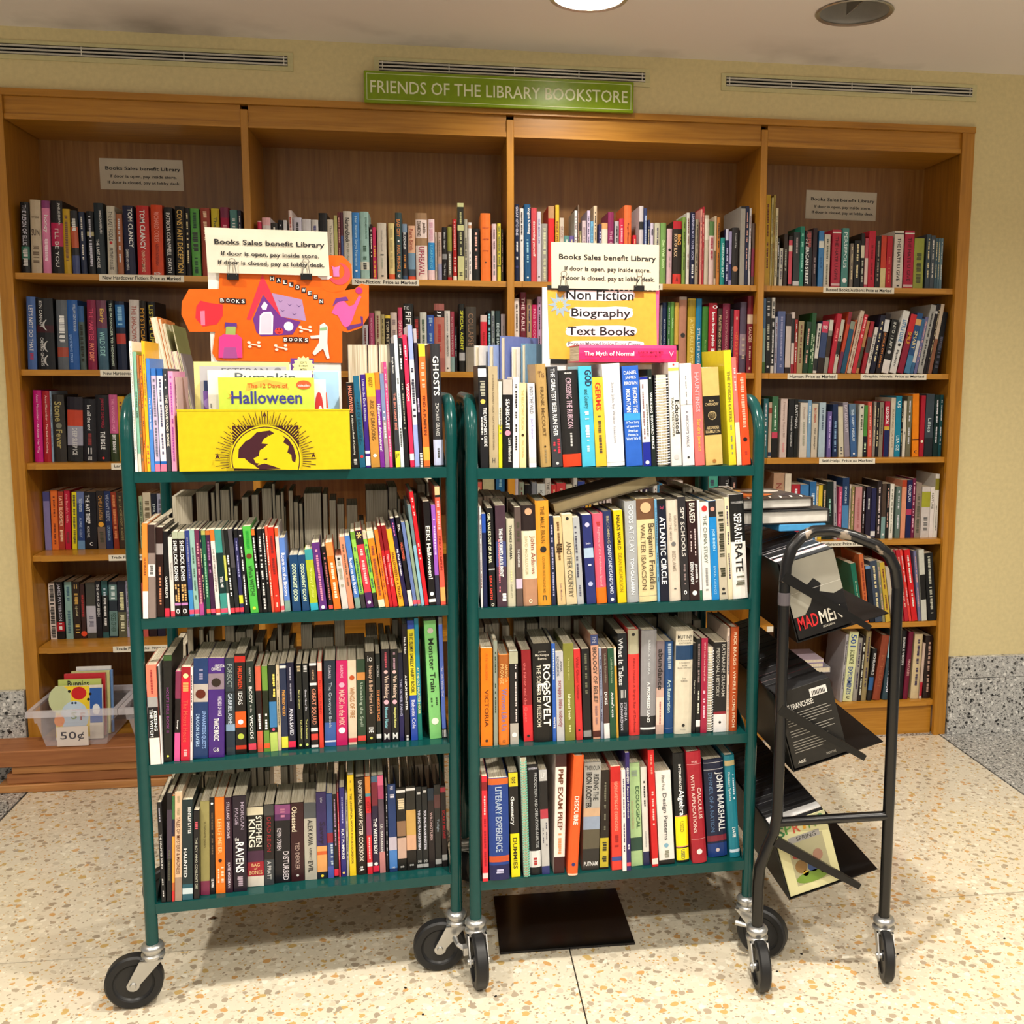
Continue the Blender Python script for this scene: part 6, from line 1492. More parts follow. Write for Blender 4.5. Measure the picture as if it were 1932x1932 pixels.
# ---------------------------------------------------------------- things on and around the carts
def fM(fr, s, n, z, rz=0.0, lean=0.0, tilt=0.0):
    a, t, nn = FRAMES[fr]; p = a+t*s+nn*n; ang = math.atan2(t[1], t[0])
    return Matrix.Translation((p[0], p[1], z)) @ Matrix.Rotation(ang+rz, 4, 'Z') @ Matrix.Rotation(lean, 4, 'Y') @ Matrix.Rotation(tilt, 4, 'X')
def cover_book(fr, u0, u1, vt, n, z0, col, th, label, fn, grp, lean=0.0, cat='picture book', name='picture_book', tilt=0.0):
    """a picture book standing with its cover towards the room, measured on plane n"""
    s0, zt = on_plane(FRAMES[fr], n, u0, vt); s1, _ = on_plane(FRAMES[fr], n, u1, vt); w_, h_ = s1-s0, zt-z0
    mb = MB(); cm = mat(col, .3); mb.box((0, 0, 0), (w_, .0012, h_), cm); mb.box((0, th-.0012, 0), (w_, th, h_), cm); mb.box((0, .0012, 0), (.0012, th-.0012, h_), cm)
    if fn: fn(mb, w_, h_)
    o = mb.build(name, None, label, cat, grp); o.matrix_world = fM(fr, s0, n, z0, 0, lean, tilt)
    p = MB(); p.box((.0014, .0014, .001), (w_-.001, th-.0014, h_-.001), m_pages()); p.build('page_block', o)
    return o, w_, h_
def disc(mb, cx, cz, rx, rz, col, y=-.0006, n=16, a0=0, a1=2*math.pi, rough=.4):
    y = -.0004-mb.up()
    mb.poly([(cx+rx*math.cos(a0+(a1-a0)*k/n), y, cz+rz*math.sin(a0+(a1-a0)*k/n)) for k in range(n)], mat(col, rough, 'print'))
def quad(mb, x0, z0, x1, z1, col, y=-.0006):
    y = -.0004-mb.up(); mb.poly([(x0, y, z0), (x1, y, z0), (x1, y, z1), (x0, y, z1)], mat(col, .4, 'print'))
def shape(mb, pts, col, y=-.0006):
    y = -.0004-mb.up(); mb.poly([(a, y, b) for a, b in pts], mat(col, .4, 'print'))
def txt(mb, s, col, x0, z0, w_, h_, y=-.0012, cond=2.2):
    y = -.0006-mb.up()*1.0; mb.up(); mb.up(); mb.up(); mb.up(); mb.up(); put_text(mb, s, mat(col, .4, 'print'), (x0, y, z0), (1, 0, 0), (0, 0, 1), w_, h_, cond=cond)
def binder_clip(fr, s, n, z, label):
    t = thing('binder_clip', label, 'binder clip', (0, 0, 0), 0, 'binder clips on the display notices'); t.matrix_world = fM(fr, s, n, z)
    b = MB(); b.prism([(-.013, 0), (.013, 0), (.013, .014), (-.013, .014)], .012, mat('151516', .3), Matrix.Translation((0, -.007, -.006))); b.build('spring_body', t)
    w_ = MB(); P = [(-.009, -.0085, .004), (-.005, -.010, .03), (-.0075, -.0105, .036), (-.005, -.0105, .041), (0, -.0105, .042), (.005, -.0105, .041), (.0075, -.0105, .036), (.005, -.010, .03), (.009, -.0085, .004)]
    w_.tube(P, .0009, mat('8a8680', .3, 'metal', .9), 8); w_.build('wire_handle', t)

def left_display():
    fr = 'L'; G = 'picture books in the yellow box'
    s0, s1, z0, z1 = .108, .472, ZC[0]+.0005, 1.374
    t = thing('book_box', 'yellow cardboard book box with dark globe emblem, on left green cart', 'cardboard box'); t.matrix_world = fM(fr, s0, -.022, z0)
    W_, H_, D_ = s1-s0, z1-z0, .115; ym = mat('d2bc0a', .45)
    m = MB(); m.box((0, 0, 0), (W_, .003, H_), ym); m.box((-.001, -.001, H_-.002), (W_+.001, .0035, H_+.001), ym)
    mar = '3c1420'; cx = W_*.5; hz = .0
    quad(m, W_*.31, .0005, W_*.695, H_*.74, mar)
    cx = W_*.5; cz = H_*.18; R0 = H_*.545; a_ = math.asin(.17/.545); arc = lambda r_, col: disc(m, cx, cz, r_, r_, col, n=30, a0=-math.asin(min(1, .175*H_/r_)), a1=math.pi+math.asin(min(1, .175*H_/r_))+.05)
    for k in range(61):                                   # the sun's rays
        a = math.pi*(k-5)/50; r0, r1 = H_*.59, H_*(.80 if k % 2 else .72); c_, s_ = math.cos(a), math.sin(a)
        if cz+s_*r1 < .002 or cz+s_*r0 < .002: continue
        for f0, f1 in ((0, .34), (.34, .67), (.67, 1)):
            ra, rb = r0+(r1-r0)*f0, r0+(r1-r0)*f1; rm = (ra+rb)/2; px, pz = cx+c_*rm, cz+s_*rm
            col = 'd2bc0a' if W_*.31 < px < W_*.695 and pz < H_*.74 else mar; w0 = .0007
            shape(m, [(cx+c_*ra-s_*w0, cz+s_*ra+c_*w0), (cx+c_*ra+s_*w0, cz+s_*ra-c_*w0), (cx+c_*rb+s_*w0, cz+s_*rb-c_*w0), (cx+c_*rb-s_*w0, cz+s_*rb+c_*w0)], col)
    arc(R0*1.04, 'd2bc0a'); arc(R0, mar); arc(R0*.97, 'd2bc0a')
    for pts in ([(-.85, .05), (-.82, .35), (-.6, .6), (-.45, .68), (-.25, .88), (-.02, .9), (.1, .75), (-.05, .66), (-.12, .52), (.08, .5), (-.05, .38), (-.18, .3), (-.22, .12), (-.38, .05), (-.32, -.1), (-.2, -.12), (-.3, -.2), (-.5, -.1), (-.65, .05)],
                [(-.1, .9), (.15, .93), (.28, .84), (.12, .76)], [(-.35, -.2), (-.05, -.12), (.25, -.22), (.45, -.3), (-.2, -.3)], [(.5, .78), (.7, .66), (.86, .4), (.93, .1), (.9, -.1), (.8, -.05), (.78, .15), (.66, .22), (.72, .42), (.55, .55), (.6, .68)], [(-.1, .02), (.05, .04), (.02, -.02)]):
        shape(m, [(cx+a*R0*.95, max(.0005, cz+b*R0*.95)) for a, b in pts], mar)
    for ax, az in ((cx, H_*.92), (cx-H_*.76, H_*.24), (cx+H_*.76, H_*.24)): shape(m, [(ax-.005, az-.006), (ax, az-.002), (ax+.005, az-.006), (ax, az+.008)], mar)
    m.build('front_panel', t)
    m = MB(); m.box((0, D_-.003, 0), (W_, D_, H_*.95), ym); m.build('back_panel', t)
    for x in (0, W_-.003): m = MB(); m.box((x, .003, .0), (x+.003, D_-.003, H_*.97), ym); m.build('side_panel', t)
    m = MB(); m.box((.003, .003, 0), (W_-.003, D_-.003, .003), ym); m.build('bottom_panel', t)
    zb = z0+.0035
    def purple(mb, w_, h_):
        pts = []
        for k in range(28): r = .026 if k % 2 else .021; pts.append((w_*.55+r*math.cos(k*math.pi/14), h_-.02+r*math.sin(k*math.pi/14)))
        shape(mb, pts, 'e8e8a0'); txt(mb, 'SOON TO', '334', w_*.40, h_-.012, w_*.3, .005); txt(mb, 'BE A MAJOR', '334', w_*.36, h_-.020, w_*.38, .005); txt(mb, 'MOTION', '334', w_*.42, h_-.028, w_*.26, .005)
    cover_book(fr, 548, 592, 676, .084, zb, '6a3c94', .006, 'purple book with pale starburst sticker, at back of yellow box', purple, G)
    def esteban(mb, w_, h_):
        quad(mb, .012, 0, w_-.006, h_-.010, 'b8b8bc'); txt(mb, 'ESTEBAN', '74747c', w_*.28, h_-.026, w_*.5, .012, cond=1.4); disc(mb, w_*.88, h_-.02, .008, .008, '84848c'); quad(mb, .018, 0, w_*.16, h_*.72, '7a58a8', -.0008); quad(mb, .02, h_*.72, w_*.15, h_*.82, '304068', -.0008)
        disc(mb, .03, h_*.6, .012, .012, '9a80c4', -.001)
    cover_book(fr, 365, 545, 682, .072, zb, 'f0e898', .009, 'yellow-bordered picture book with grey title band, in yellow box', esteban, G)
    def blue(mb, w_, h_):
        quad(mb, .002, h_*.35, w_-.002, h_-.002, 'a8d0f0'); disc(mb, w_*.7, h_*.35, w_*.5, h_*.25, '68b048', -.0008); disc(mb, w_*.3, h_*.55, w_*.25, h_*.14, 'e8e8e8', -.001); shape(mb, [(w_*.1, h_*.62), (w_*.2, h_*.78), (w_*.35, h_*.68), (w_*.5, h_*.78), (w_*.55, h_*.6)], 'e05838', -.0012)
    cover_book(fr, 590, 640, 699, .060, zb, 'f4f0ec', .008, 'white picture book with blue sky and green hills, right in yellow box', blue, G)
    def pumpkin(mb, w_, h_):
        txt(mb, 'Pumpkin', '58606c', w_*.25, h_-.03, w_*.6, .024, cond=1.6); disc(mb, w_*.14, .001, w_*.13, h_*.45, 'e8a058', a1=math.pi); 
        for k in range(8): quad(mb, .004, .02+k*.016, .006, .03+k*.016, '888')
    cover_book(fr, 391, 588, 698, .046, zb, 'f2efea', .010, 'white picture book with grey pumpkin title, behind the lime one', pumpkin, G)
    def fox(mb, w_, h_):
        disc(mb, w_*.4, h_*.62, w_*.38, h_*.24, 'c83838'); disc(mb, w_*.5, h_*.6, w_*.2, h_*.1, 'f0f0f0', -.0008); disc(mb, w_*.5, h_*.3, w_*.4, h_*.14, 'e87838', -.0008)
    cover_book(fr, 592, 614, 716, .030, zb, 'e8ecf0', .008, 'narrow book with red and orange animals, right of lime book', fox, G)
    def lime(mb, w_, h_):
        shape(mb, [(w_*.28, h_-.03), (w_*.5, h_-.016), (w_*.74, h_-.026), (w_*.7, h_-.012), (w_*.5, h_-.004), (w_*.3, h_-.014)], 'f0b048', -.0008)
        txt(mb, '\x02The 12 Days of', 'c05a20', w_*.3, h_-.026, w_*.42, .013); txt(mb, '\x02Halloween', '3c3c8c', w_*.13, h_-.058, w_*.74, .028, cond=1.6)
        disc(mb, w_*.89, h_-.016, w_*.08, .010, 'e05a30', -.0008); txt(mb, 'Includes stickers', 'fff', w_*.83, h_-.02, w_*.12, .006)
        for a, b in ((.11, .80), (.07, .55)): shape(mb, [(w_*(a+.03*math.cos(k*1.2566+.3)*(1 if k % 2 else .45)*1), h_*b+.006*math.sin(k*.628*1)*1) for k in range(10)], 'd88838', -.0008)
        quad(mb, w_*.38, 0, w_*.62, h_*.44, 'c83838', -.0008); quad(mb, w_*.42, 0, w_*.58, h_*.42, 'e8e4e0', -.001); disc(mb, w_*.5, h_*.36, .012, .007, 'd84838', -.0012); disc(mb, w_*.8, h_*.34, .010, .008, 'e88828', -.001); disc(mb, w_*.2, h_*.36, .012, .006, '222', -.001)
    cover_book(fr, 411, 592, 712, .012, zb, 'c8dc50', .012, 'lime green picture book with blue halloween title, front of yellow box', lime, G)
    # orange poster on its board
    sb = .217; pp = lambda u, v: on_plane(FRAMES[fr], sb, u, v)
    t = thing('display_poster', 'orange halloween books poster with purple haunted house, on left green cart', 'poster'); t.matrix_world = fM(fr, 0, sb, 0)
    bs0, bz1 = pp(391, 505); bs1, _ = pp(640, 560)
    m = MB(); m.box((bs0, .004, ZC[0]+.0006), (bs1, .009, bz1), mat('ece8e2', .6)); m.build('backing_board', t)
    O_ = 'e2640f'
    def P(pts): return [pp(a/2.274+330, b/2.274+420) for a, b in pts]
    def sh(pts, col, lay): shape(m, P(pts), col, -.0004*lay)
    m = MB(); q = P([(192, 212), (610, 212), (716, 300), (718, 602), (180, 592), (160, 560), (182, 400)]); m.prism(q, .002, mat(O_, .3), Matrix.Translation((0, 0, 0)))
    sh([(375, 222), (307, 416), (325, 418), (378, 305), (445, 405), (458, 405), (412, 300)], 'e03048', 2); sh([(415, 302), (545, 330), (563, 422), (455, 404)], 'a888b8', 2)
    for a, b in ((440, 330), (480, 345), (520, 350), (450, 370), (500, 385)): sh([(a, b), (a+12, b+9), (a+24, b+3), (a+12, b+13)], '5a3c78', 3)
    sh([(335, 415), (378, 310), (455, 404), (540, 425), (505, 480), (370, 488), (350, 470)], '6a3088', 2.5); sh([(370, 360), (384, 338), (398, 352), (392, 374), (376, 374)], 'e8d8ec', 3); sh([(362, 480), (364, 400), (380, 384), (412, 382), (422, 400), (420, 480)], 'f0e4ec', 3)
    sh([(368, 474), (370, 404), (384, 391), (408, 390), (415, 404), (414, 474)], 'e4c8dc', 4)
    disc(m, *pp((488+0)/2.274+330, 445/2.274+420), .011, .011, 'e8dcec', -.0012); disc(m, *pp(447/2.274+330, 466/2.274+420), .010, .008, 'e83c38', -.0016)
    sh([(436, 460), (441, 452), (445, 461)], '601020', 5); sh([(448, 461), (453, 452), (457, 460)], '601020', 5); sh([(437, 470), (447, 476), (457, 470), (447, 472)], '601020', 5)
    def letters(word, pos):
        for ch, (a, b) in zip(word, pos):
            c0 = pp(a/2.274+330, b/2.274+420); shape(m, [(c0[0]-.0055, c0[1]-.006), (c0[0]+.0055, c0[1]-.006), (c0[0]+.0055, c0[1]+.006), (c0[0]-.0055, c0[1]+.006)], '221418', -.0014)
            put_text(m, '\x02'+ch, mat('f4f0ec', .4, 'print'), (c0[0]-.004, -.0005-m.up(), c0[1]-.0042), (1, 0, 0), (0, 0, 1), .008, .0084)
    letters('HALLOWEEN', [(417, 240), (445, 248), (473, 256), (499, 266), (526, 277), (553, 290), (579, 303), (604, 319), (628, 338)])
    letters('BOOKS', [(203, 334), (228, 334), (250, 336), (271, 338), (293, 338)]); letters('BOOKS', [(475, 502), (497, 502), (519, 502), (541, 503), (564, 504)])
    # plain costumed paper figures: a jacketed one, a wrapped one, bones
    sh([(188, 580), (190, 492), (210, 478), (268, 480), (288, 496), (290, 580)], 'e03c8c', 2); sh([(205, 582), (212, 535), (262, 535), (270, 582)], 'a04a90', 3); sh([(218, 480), (220, 440), (262, 440), (260, 482)], '9ab060', 3); sh([(214, 455), (216, 428), (266, 432), (266, 452), (258, 446), (222, 446)], '5a3088', 4)
    for pts in ([(618, 520), (622, 440), (640, 430), (656, 446), (654, 520)], [(618, 515), (654, 515), (660, 560), (664, 582), (652, 584), (636, 540), (600, 570), (590, 560)], [(580, 486), (625, 482), (625, 496), (584, 498)]): sh(pts, 'e4dcd8', 2)
    sh([(622, 452), (652, 448), (652, 462), (622, 464)], '8ab080', 3)
    for a, b in ((340, 522), (455, 535), (560, 456)):
        for da, db in ((-22, -8), (22, 8), (-18, 10), (20, -8)): disc(m, *pp((a+da)/2.274+330, (b+db)/2.274+420), .004, .003, 'f4e0d0', -.0009)
        sh([(a-22, b-5), (a+22, b+3), (a+22, b+8), (a-22, b)], 'f4e0d0', 3)
    m.build('poster_sheet', t)
    m = MB(); m.lay = .0003; m.prism(P([(60, 285), (190, 285), (192, 468), (62, 468), (28, 395), (30, 340)]), .0015, mat(O_, .3), Matrix.Translation((0, -.0003, 0))); 
    shape(m, P([(88, 410), (92, 360), (110, 335), (150, 345), (205, 352), (205, 400), (180, 436), (120, 446)]), 'd82838', -.0024); shape(m, P([(108, 380), (128, 378), (130, 440), (112, 440)]), 'e87898', -.0028)
    m.build('paper_wing', t)
    m = MB(); m.lay = .0006; m.prism(P([(612, 200), (662, 140), (720, 142), (758, 180), (760, 240), (730, 290), (690, 304), (640, 290), (612, 240)]), .0015, mat(O_, .3), Matrix.Translation((0, -.0003, 0)))
    c0 = pp(705/2.274+330, 220/2.274+420); r0 = .026; pts = [(c0[0]+r0*math.cos(a), c0[1]+r0*math.sin(a)) for a in [math.radians(80-k*13) for k in range(21)]]+[(c0[0]-.006+r0*.72*math.cos(a), c0[1]+.006+r0*.76*math.sin(a)) for a in [math.radians(-175+k*13) for k in range(20)]]
    for k in range(19): shape(m, [pts[k], pts[k+1], pts[40-k-1], pts[40-k]], 'e84858', -.0024)
    shape(m, P([(680, 232), (678, 205), (672, 185), (684, 192), (698, 190), (708, 184), (704, 208), (706, 232)]), 'e878b8', -.0028); shape(m, P([(612, 232), (636, 220), (676, 232), (660, 244), (630, 244)]), 'f0e4e4', -.0028)
    m.build('paper_wing', t)
    m = MB(); m.lay = .0009; m.prism(P([(664, 300), (770, 285), (800, 262), (832, 270), (832, 400), (800, 452), (740, 472), (690, 456), (664, 420)]), .0015, mat(O_, .3), Matrix.Translation((0, -.0003, 0)))
    shape(m, P([(672, 388), (690, 350), (720, 330), (748, 360), (768, 352), (790, 312), (800, 318), (778, 370), (760, 420), (742, 455), (720, 440), (700, 400)]), 'e858a0', -.0024); shape(m, P([(676, 360), (690, 325), (735, 318), (746, 334), (700, 340)]), '6a3088', -.0028)
    disc(m, *pp(790/2.274+330, 292/2.274+420), .0085, .008, 'b02878', -.0028); shape(m, P([(742, 462), (735, 448), (752, 440), (800, 432), (796, 402), (806, 404), (808, 440)]), '5a2c78', -.0028)
    m.build('paper_wing', t)
    a = pp(393, 515); b = pp(622, 517)
    ang = math.atan2(FRAMES[fr][1][1], FRAMES[fr][1][0]); ct = (math.cos(ang), math.sin(ang), 0)
    A_, t_, n_ = FRAMES[fr]; o = A_+t_*(a[0])+n_*(sb-.010)
    wall_things.notice((o[0], o[1], a[1]), (ct[0], ct[1], -.004), (-.028*ct[0], -.028*ct[1], 1), b[0]-a[0], pp(395, 430)[1]-a[1], 'paper_notice', 'crumpled white payment notice clipped above the orange halloween poster', 'paper notices about paying for books', curl=.0022, paper='d8d2c0')
    for u, lab in ((440, 'black binder clip at the left of the halloween poster'), (578, 'black binder clip at the right of the halloween poster')):
        s_, z_ = pp(u, 517); binder_clip(fr, s_, sb-.006, z_-.008, lab)

def right_display():
    fr = 'R'; sb = .217; pp = lambda u, v: on_plane(FRAMES[fr], sb, u, v); q = lambda a, b: pp(a/3.64+1000, b/3.64+440)
    t = thing('display_poster', 'yellow non-fiction and biography poster with pink edge, on right green cart', 'poster'); t.matrix_world = fM(fr, 0, sb, 0)
    s0 = q(85, 340)[0]; s1 = q(880, 390)[0]; z1 = q(500, 378)[1]
    m = MB(); m.box((s0, .002, ZC[0]+.0006), (s1-.004, .008, z1), mat('e8e4e4', .5)); m.box((s1-.012, .001, ZC[0]+.02), (s1+.003, .0075, z1-.002), mat('ec6090', .5)); m.build('backing_board', t)
    m = MB(); m.prism([q(118, 385), q(862, 388), q(872, 770), q(872, 900), q(135, 860)], .0016, mat('dcaa3e', .4))
    def blob(x0, y0, x1, y1):
        n = 22; rr = random.Random(int(x0)); pts = []
        for k in range(n):
            a = 2*math.pi*k/n; c_, s_ = math.cos(a), math.sin(a); ex = 5; den = (abs(c_)**ex+abs(s_)**ex)**(1/ex)
            pts.append(q((x0+x1)/2+(x1-x0)/2*c_/den*rr.uniform(.97, 1.02), (y0+y1)/2-(y1-y0)/2*s_/den*rr.uniform(.9, 1.05)))
        shape(m, pts, 'ece6e8', -.0005)
    def word(s, x0, y0, x1, y1, col='18161a'): a = q(x0, y1); b = q(x1, y0); put_text(m, s, mat(col, .4, 'print'), (a[0], -.0005-m.up(), a[1]), (1, 0, 0), (0, 0, 1), b[0]-a[0], b[1]-a[1], cond=1.5)
    blob(238, 386, 718, 466); blob(268, 505, 706, 592); blob(246, 634, 732, 712); blob(248, 738, 780, 790)
    word('\x02Non Fiction', 248, 396, 712, 456); word('\x02Biography', 284, 522, 690, 590); word('\x02Text Books', 258, 646, 720, 700); word('\x02Price as Marked Inside Front Cover', 262, 748, 760, 772, '5a5458')
    c0 = q(205, 492); pts = []; pts2 = []; rr = random.Random(4)
    for k in range(20): r = (.030 if k % 2 == 0 else .016)*rr.uniform(.9, 1.1); pts.append((c0[0]+r*math.cos(k*math.pi/10), c0[1]+r*math.sin(k*math.pi/10))); r2 = .013 if k % 2 == 0 else .0075; pts2.append((c0[0]+r2*math.cos(k*math.pi/10+.2), c0[1]+r2*math.sin(k*math.pi/10+.2)))
    shape(m, pts, '90a8b8', -.0008); shape(m, pts2, 'dcaa3e', -.0011)
    sh = m.build('poster_sheet', t)
    for (a, b) in (((118, 372), (862, 388)), ((140, 866), (255, 896))):
        A = q(a[0], b[1]); B = q(b[0], a[1]); m = MB(); m.box((A[0], -.0014, A[1]), (B[0], -.0004, B[1]), mat('18181a', .4, 'print')); n = max(3, int((B[0]-A[0])/.012))
        for k in range(n*2): disc(m, A[0]+(B[0]-A[0])*((k//2)+.3+.5*(k % 2))/n*.98, A[1]+(B[1]-A[1])*(.3 if k % 2 else .72), .0028, .0019, 'f0f0f0', -.0018)
        m.build('dotted_border', t)
    a = pp(1040, 541); b = pp(1242, 545); ang = math.atan2(FRAMES[fr][1][1], FRAMES[fr][1][0]); ct = (math.cos(ang), math.sin(ang), 0); A_, t_, n_ = FRAMES[fr]; o = A_+t_*a[0]+n_*(sb-.006)
    wall_things.notice((o[0], o[1], a[1]-.004), (ct[0], ct[1], -.002), (-.01, 0, 1), b[0]-a[0], pp(1040, 457)[1]-a[1]+.004, 'paper_notice', 'cream payment notice clipped above the yellow non-fiction poster', 'paper notices about paying for books', curl=.0003, paper='d0cab4')
    for u, lab in ((1062, 'wire-handled binder clip at the left of the yellow poster'), (1204, 'wire-handled binder clip at the right of the yellow poster')):
        s_, z_ = pp(u, 541); binder_clip(fr, s_, sb-.006, z_-.006, lab)
    # pink book lying on the tops of the row
    rng = random.Random(3)
    s0, z1 = on_plane(FRAMES[fr], .035, 1093, 650); s1, z0 = on_plane(FRAMES[fr], .035, 1276, 684); h_, w_ = s1-s0, z1-z0
    M = fM(fr, s0, .035, z0) @ Matrix(((0, 0, 1, 0), (0, 1, 0, 0), (-1, 0, 0, w_), (0, 0, 0, 1)))     # local z along the row, local x downwards
    mb = MB(); book_mesh(mb, w_, h_, .16, 'e82868', [('\x02The_Myth_of_Normal', 'f8d0d8', .44, .96, .3), ('@l~', '8a1030', .14, .4, .2)], 'hard', rng)
    mb = MB(); book_mesh(mb, w_, h_, .16, 'e82868', [('#', 'e82868', 0, .001)], 'hard', rng)
    def tx(s, f0, f1, zz, hh, col): put_text(mb, s, mat(col, .4, 'print'), (w_*(1-zz), -.0014, h_*f0), (0, 0, 1), (-1, 0, 0), h_*(f1-f0), w_*hh)
    tx('\x02The Myth of Normal', .05, .56, .3, .32, 'f8e4ea'); tx('GABOR MATE MD', .6, .86, .52, .14, '7a0c28'); tx('with DANIEL MATE', .62, .84, .32, .1, '7a0c28'); tx('V', .92, .97, .35, .3, 'f8a8c0')
    o = mb.build('hardcover_book', None, 'hot pink hardcover lying flat on the books below the yellow poster', 'hardcover book'); o.matrix_world = M
    p = MB(); p.box((.0022, .0064, .003), (w_-.0022, .157, h_-.003), m_pages()); p.build('page_block', o)
    # black book leaning behind the row, title on its cover
    s0, z0 = on_plane(FRAMES[fr], .225, 1281, 690)
    mb = MB(); w_, h_, d_ = .092, .155, .018; mb.box((0, 0, 0), (w_, .0012, h_), mat('2c2e30', .35)); mb.box((0, d_-.0012, 0), (w_, d_, h_), mat('2c2e30', .35)); mb.box((w_-.0012, .0012, 0), (w_, d_-.0012, h_), mat('e8e8e4', .4))
    txt(mb, "Henry David's", 'e0d8a0', .008, h_-.032, w_*.85, .02, -.0008); quad(mb, .0005, h_-.003, w_-.0005, h_-.0005, 'f0f0ec'); quad(mb, .0005, .002, .003, h_-.001, 'f0f0ec')
    o = mb.build('hardcover_book', None, 'black and white hardcover leaning behind the row, right of pink book', 'hardcover book'); o.matrix_world = fM(fr, s0+.0, .205, ZC[0]+.06, 0, math.radians(24))
    p = MB(); p.box((.001, .0013, .002), (w_-.0015, d_-.0013, h_-.002), m_pages()); p.build('page_block', o)
    # fanned picture books standing behind the left end of the row
    for i, (u, v, w_, d_, rz, col, lab) in enumerate(((884, 652, .016, .15, -38, 'd8d4d0', 'white-covered hardcover standing askew at the back left end of right cart'), (921, 651, .018, .15, -36, '90a4d4', 'pale blue hardcover standing askew behind the row on right cart'),
            (944, 634, .016, .17, -36, '6a78b4', 'tall violet-blue hardcover standing askew behind the row on right cart'), (966, 655, .016, .15, -34, 'e4e0dc', 'white hardcover standing askew behind the row on right cart'), (984, 648, .014, .16, -34, '6c94b4', 'slate blue hardcover standing askew behind the gold book'))):
        s_, z_ = on_plane(FRAMES[fr], .225, u, v); s_ = max(s_, .024); M = fM(fr, s_, .234, ZC[0]+.0005, math.radians(rz)); H_ = z_-ZC[0]
        mb = MB(); t2 = .0025; cm = mat(col, .3); mb.box((0, 0, 0), (t2, d_, H_), cm); mb.box((w_-t2, 0, 0), (w_, d_, H_), cm); mb.box((t2, d_-t2, 0), (w_-t2, d_, H_), cm)
        o = mb.build('hardcover_book', None, lab, 'hardcover book', 'hardcovers standing askew behind the top row of the right cart'); o.matrix_world = M
        p = MB(); p.box((t2, .004, .004), (w_-t2, d_-t2, H_-.004), m_pages()); p.build('page_block', o)
    # thick book lying aslant across the second row, pages to the room
    a = on_plane(FRAMES[fr], .03, 1046, 972); b = on_plane(FRAMES[fr], .03, 1244, 915); c_ = on_plane(FRAMES[fr], .03, 1050, 950)
    L_ = math.hypot(b[0]-a[0], b[1]-a[1]); an = math.atan2(b[1]-a[1], b[0]-a[0])
    mb = MB(); t2 = .0028; cm = mat('5a5040', .4); mb.box((0, 0, 0), (L_, .15, t2), cm); mb.box((0, 0, .026), (L_, .15, .026+t2), cm); mb.box((0, .147, t2), (L_, .15, .026), cm)
    o = mb.build('hardcover_book', None, 'tan hardcover lying aslant across the second row, pages facing out', 'hardcover book'); o.matrix_world = fM(fr, a[0], .03, a[1]+.001, 0, -an)
    p = MB(); p.box((.004, .004, t2), (L_-.004, .147, .026), mat('a09270', .7)); p.build('page_block', o)

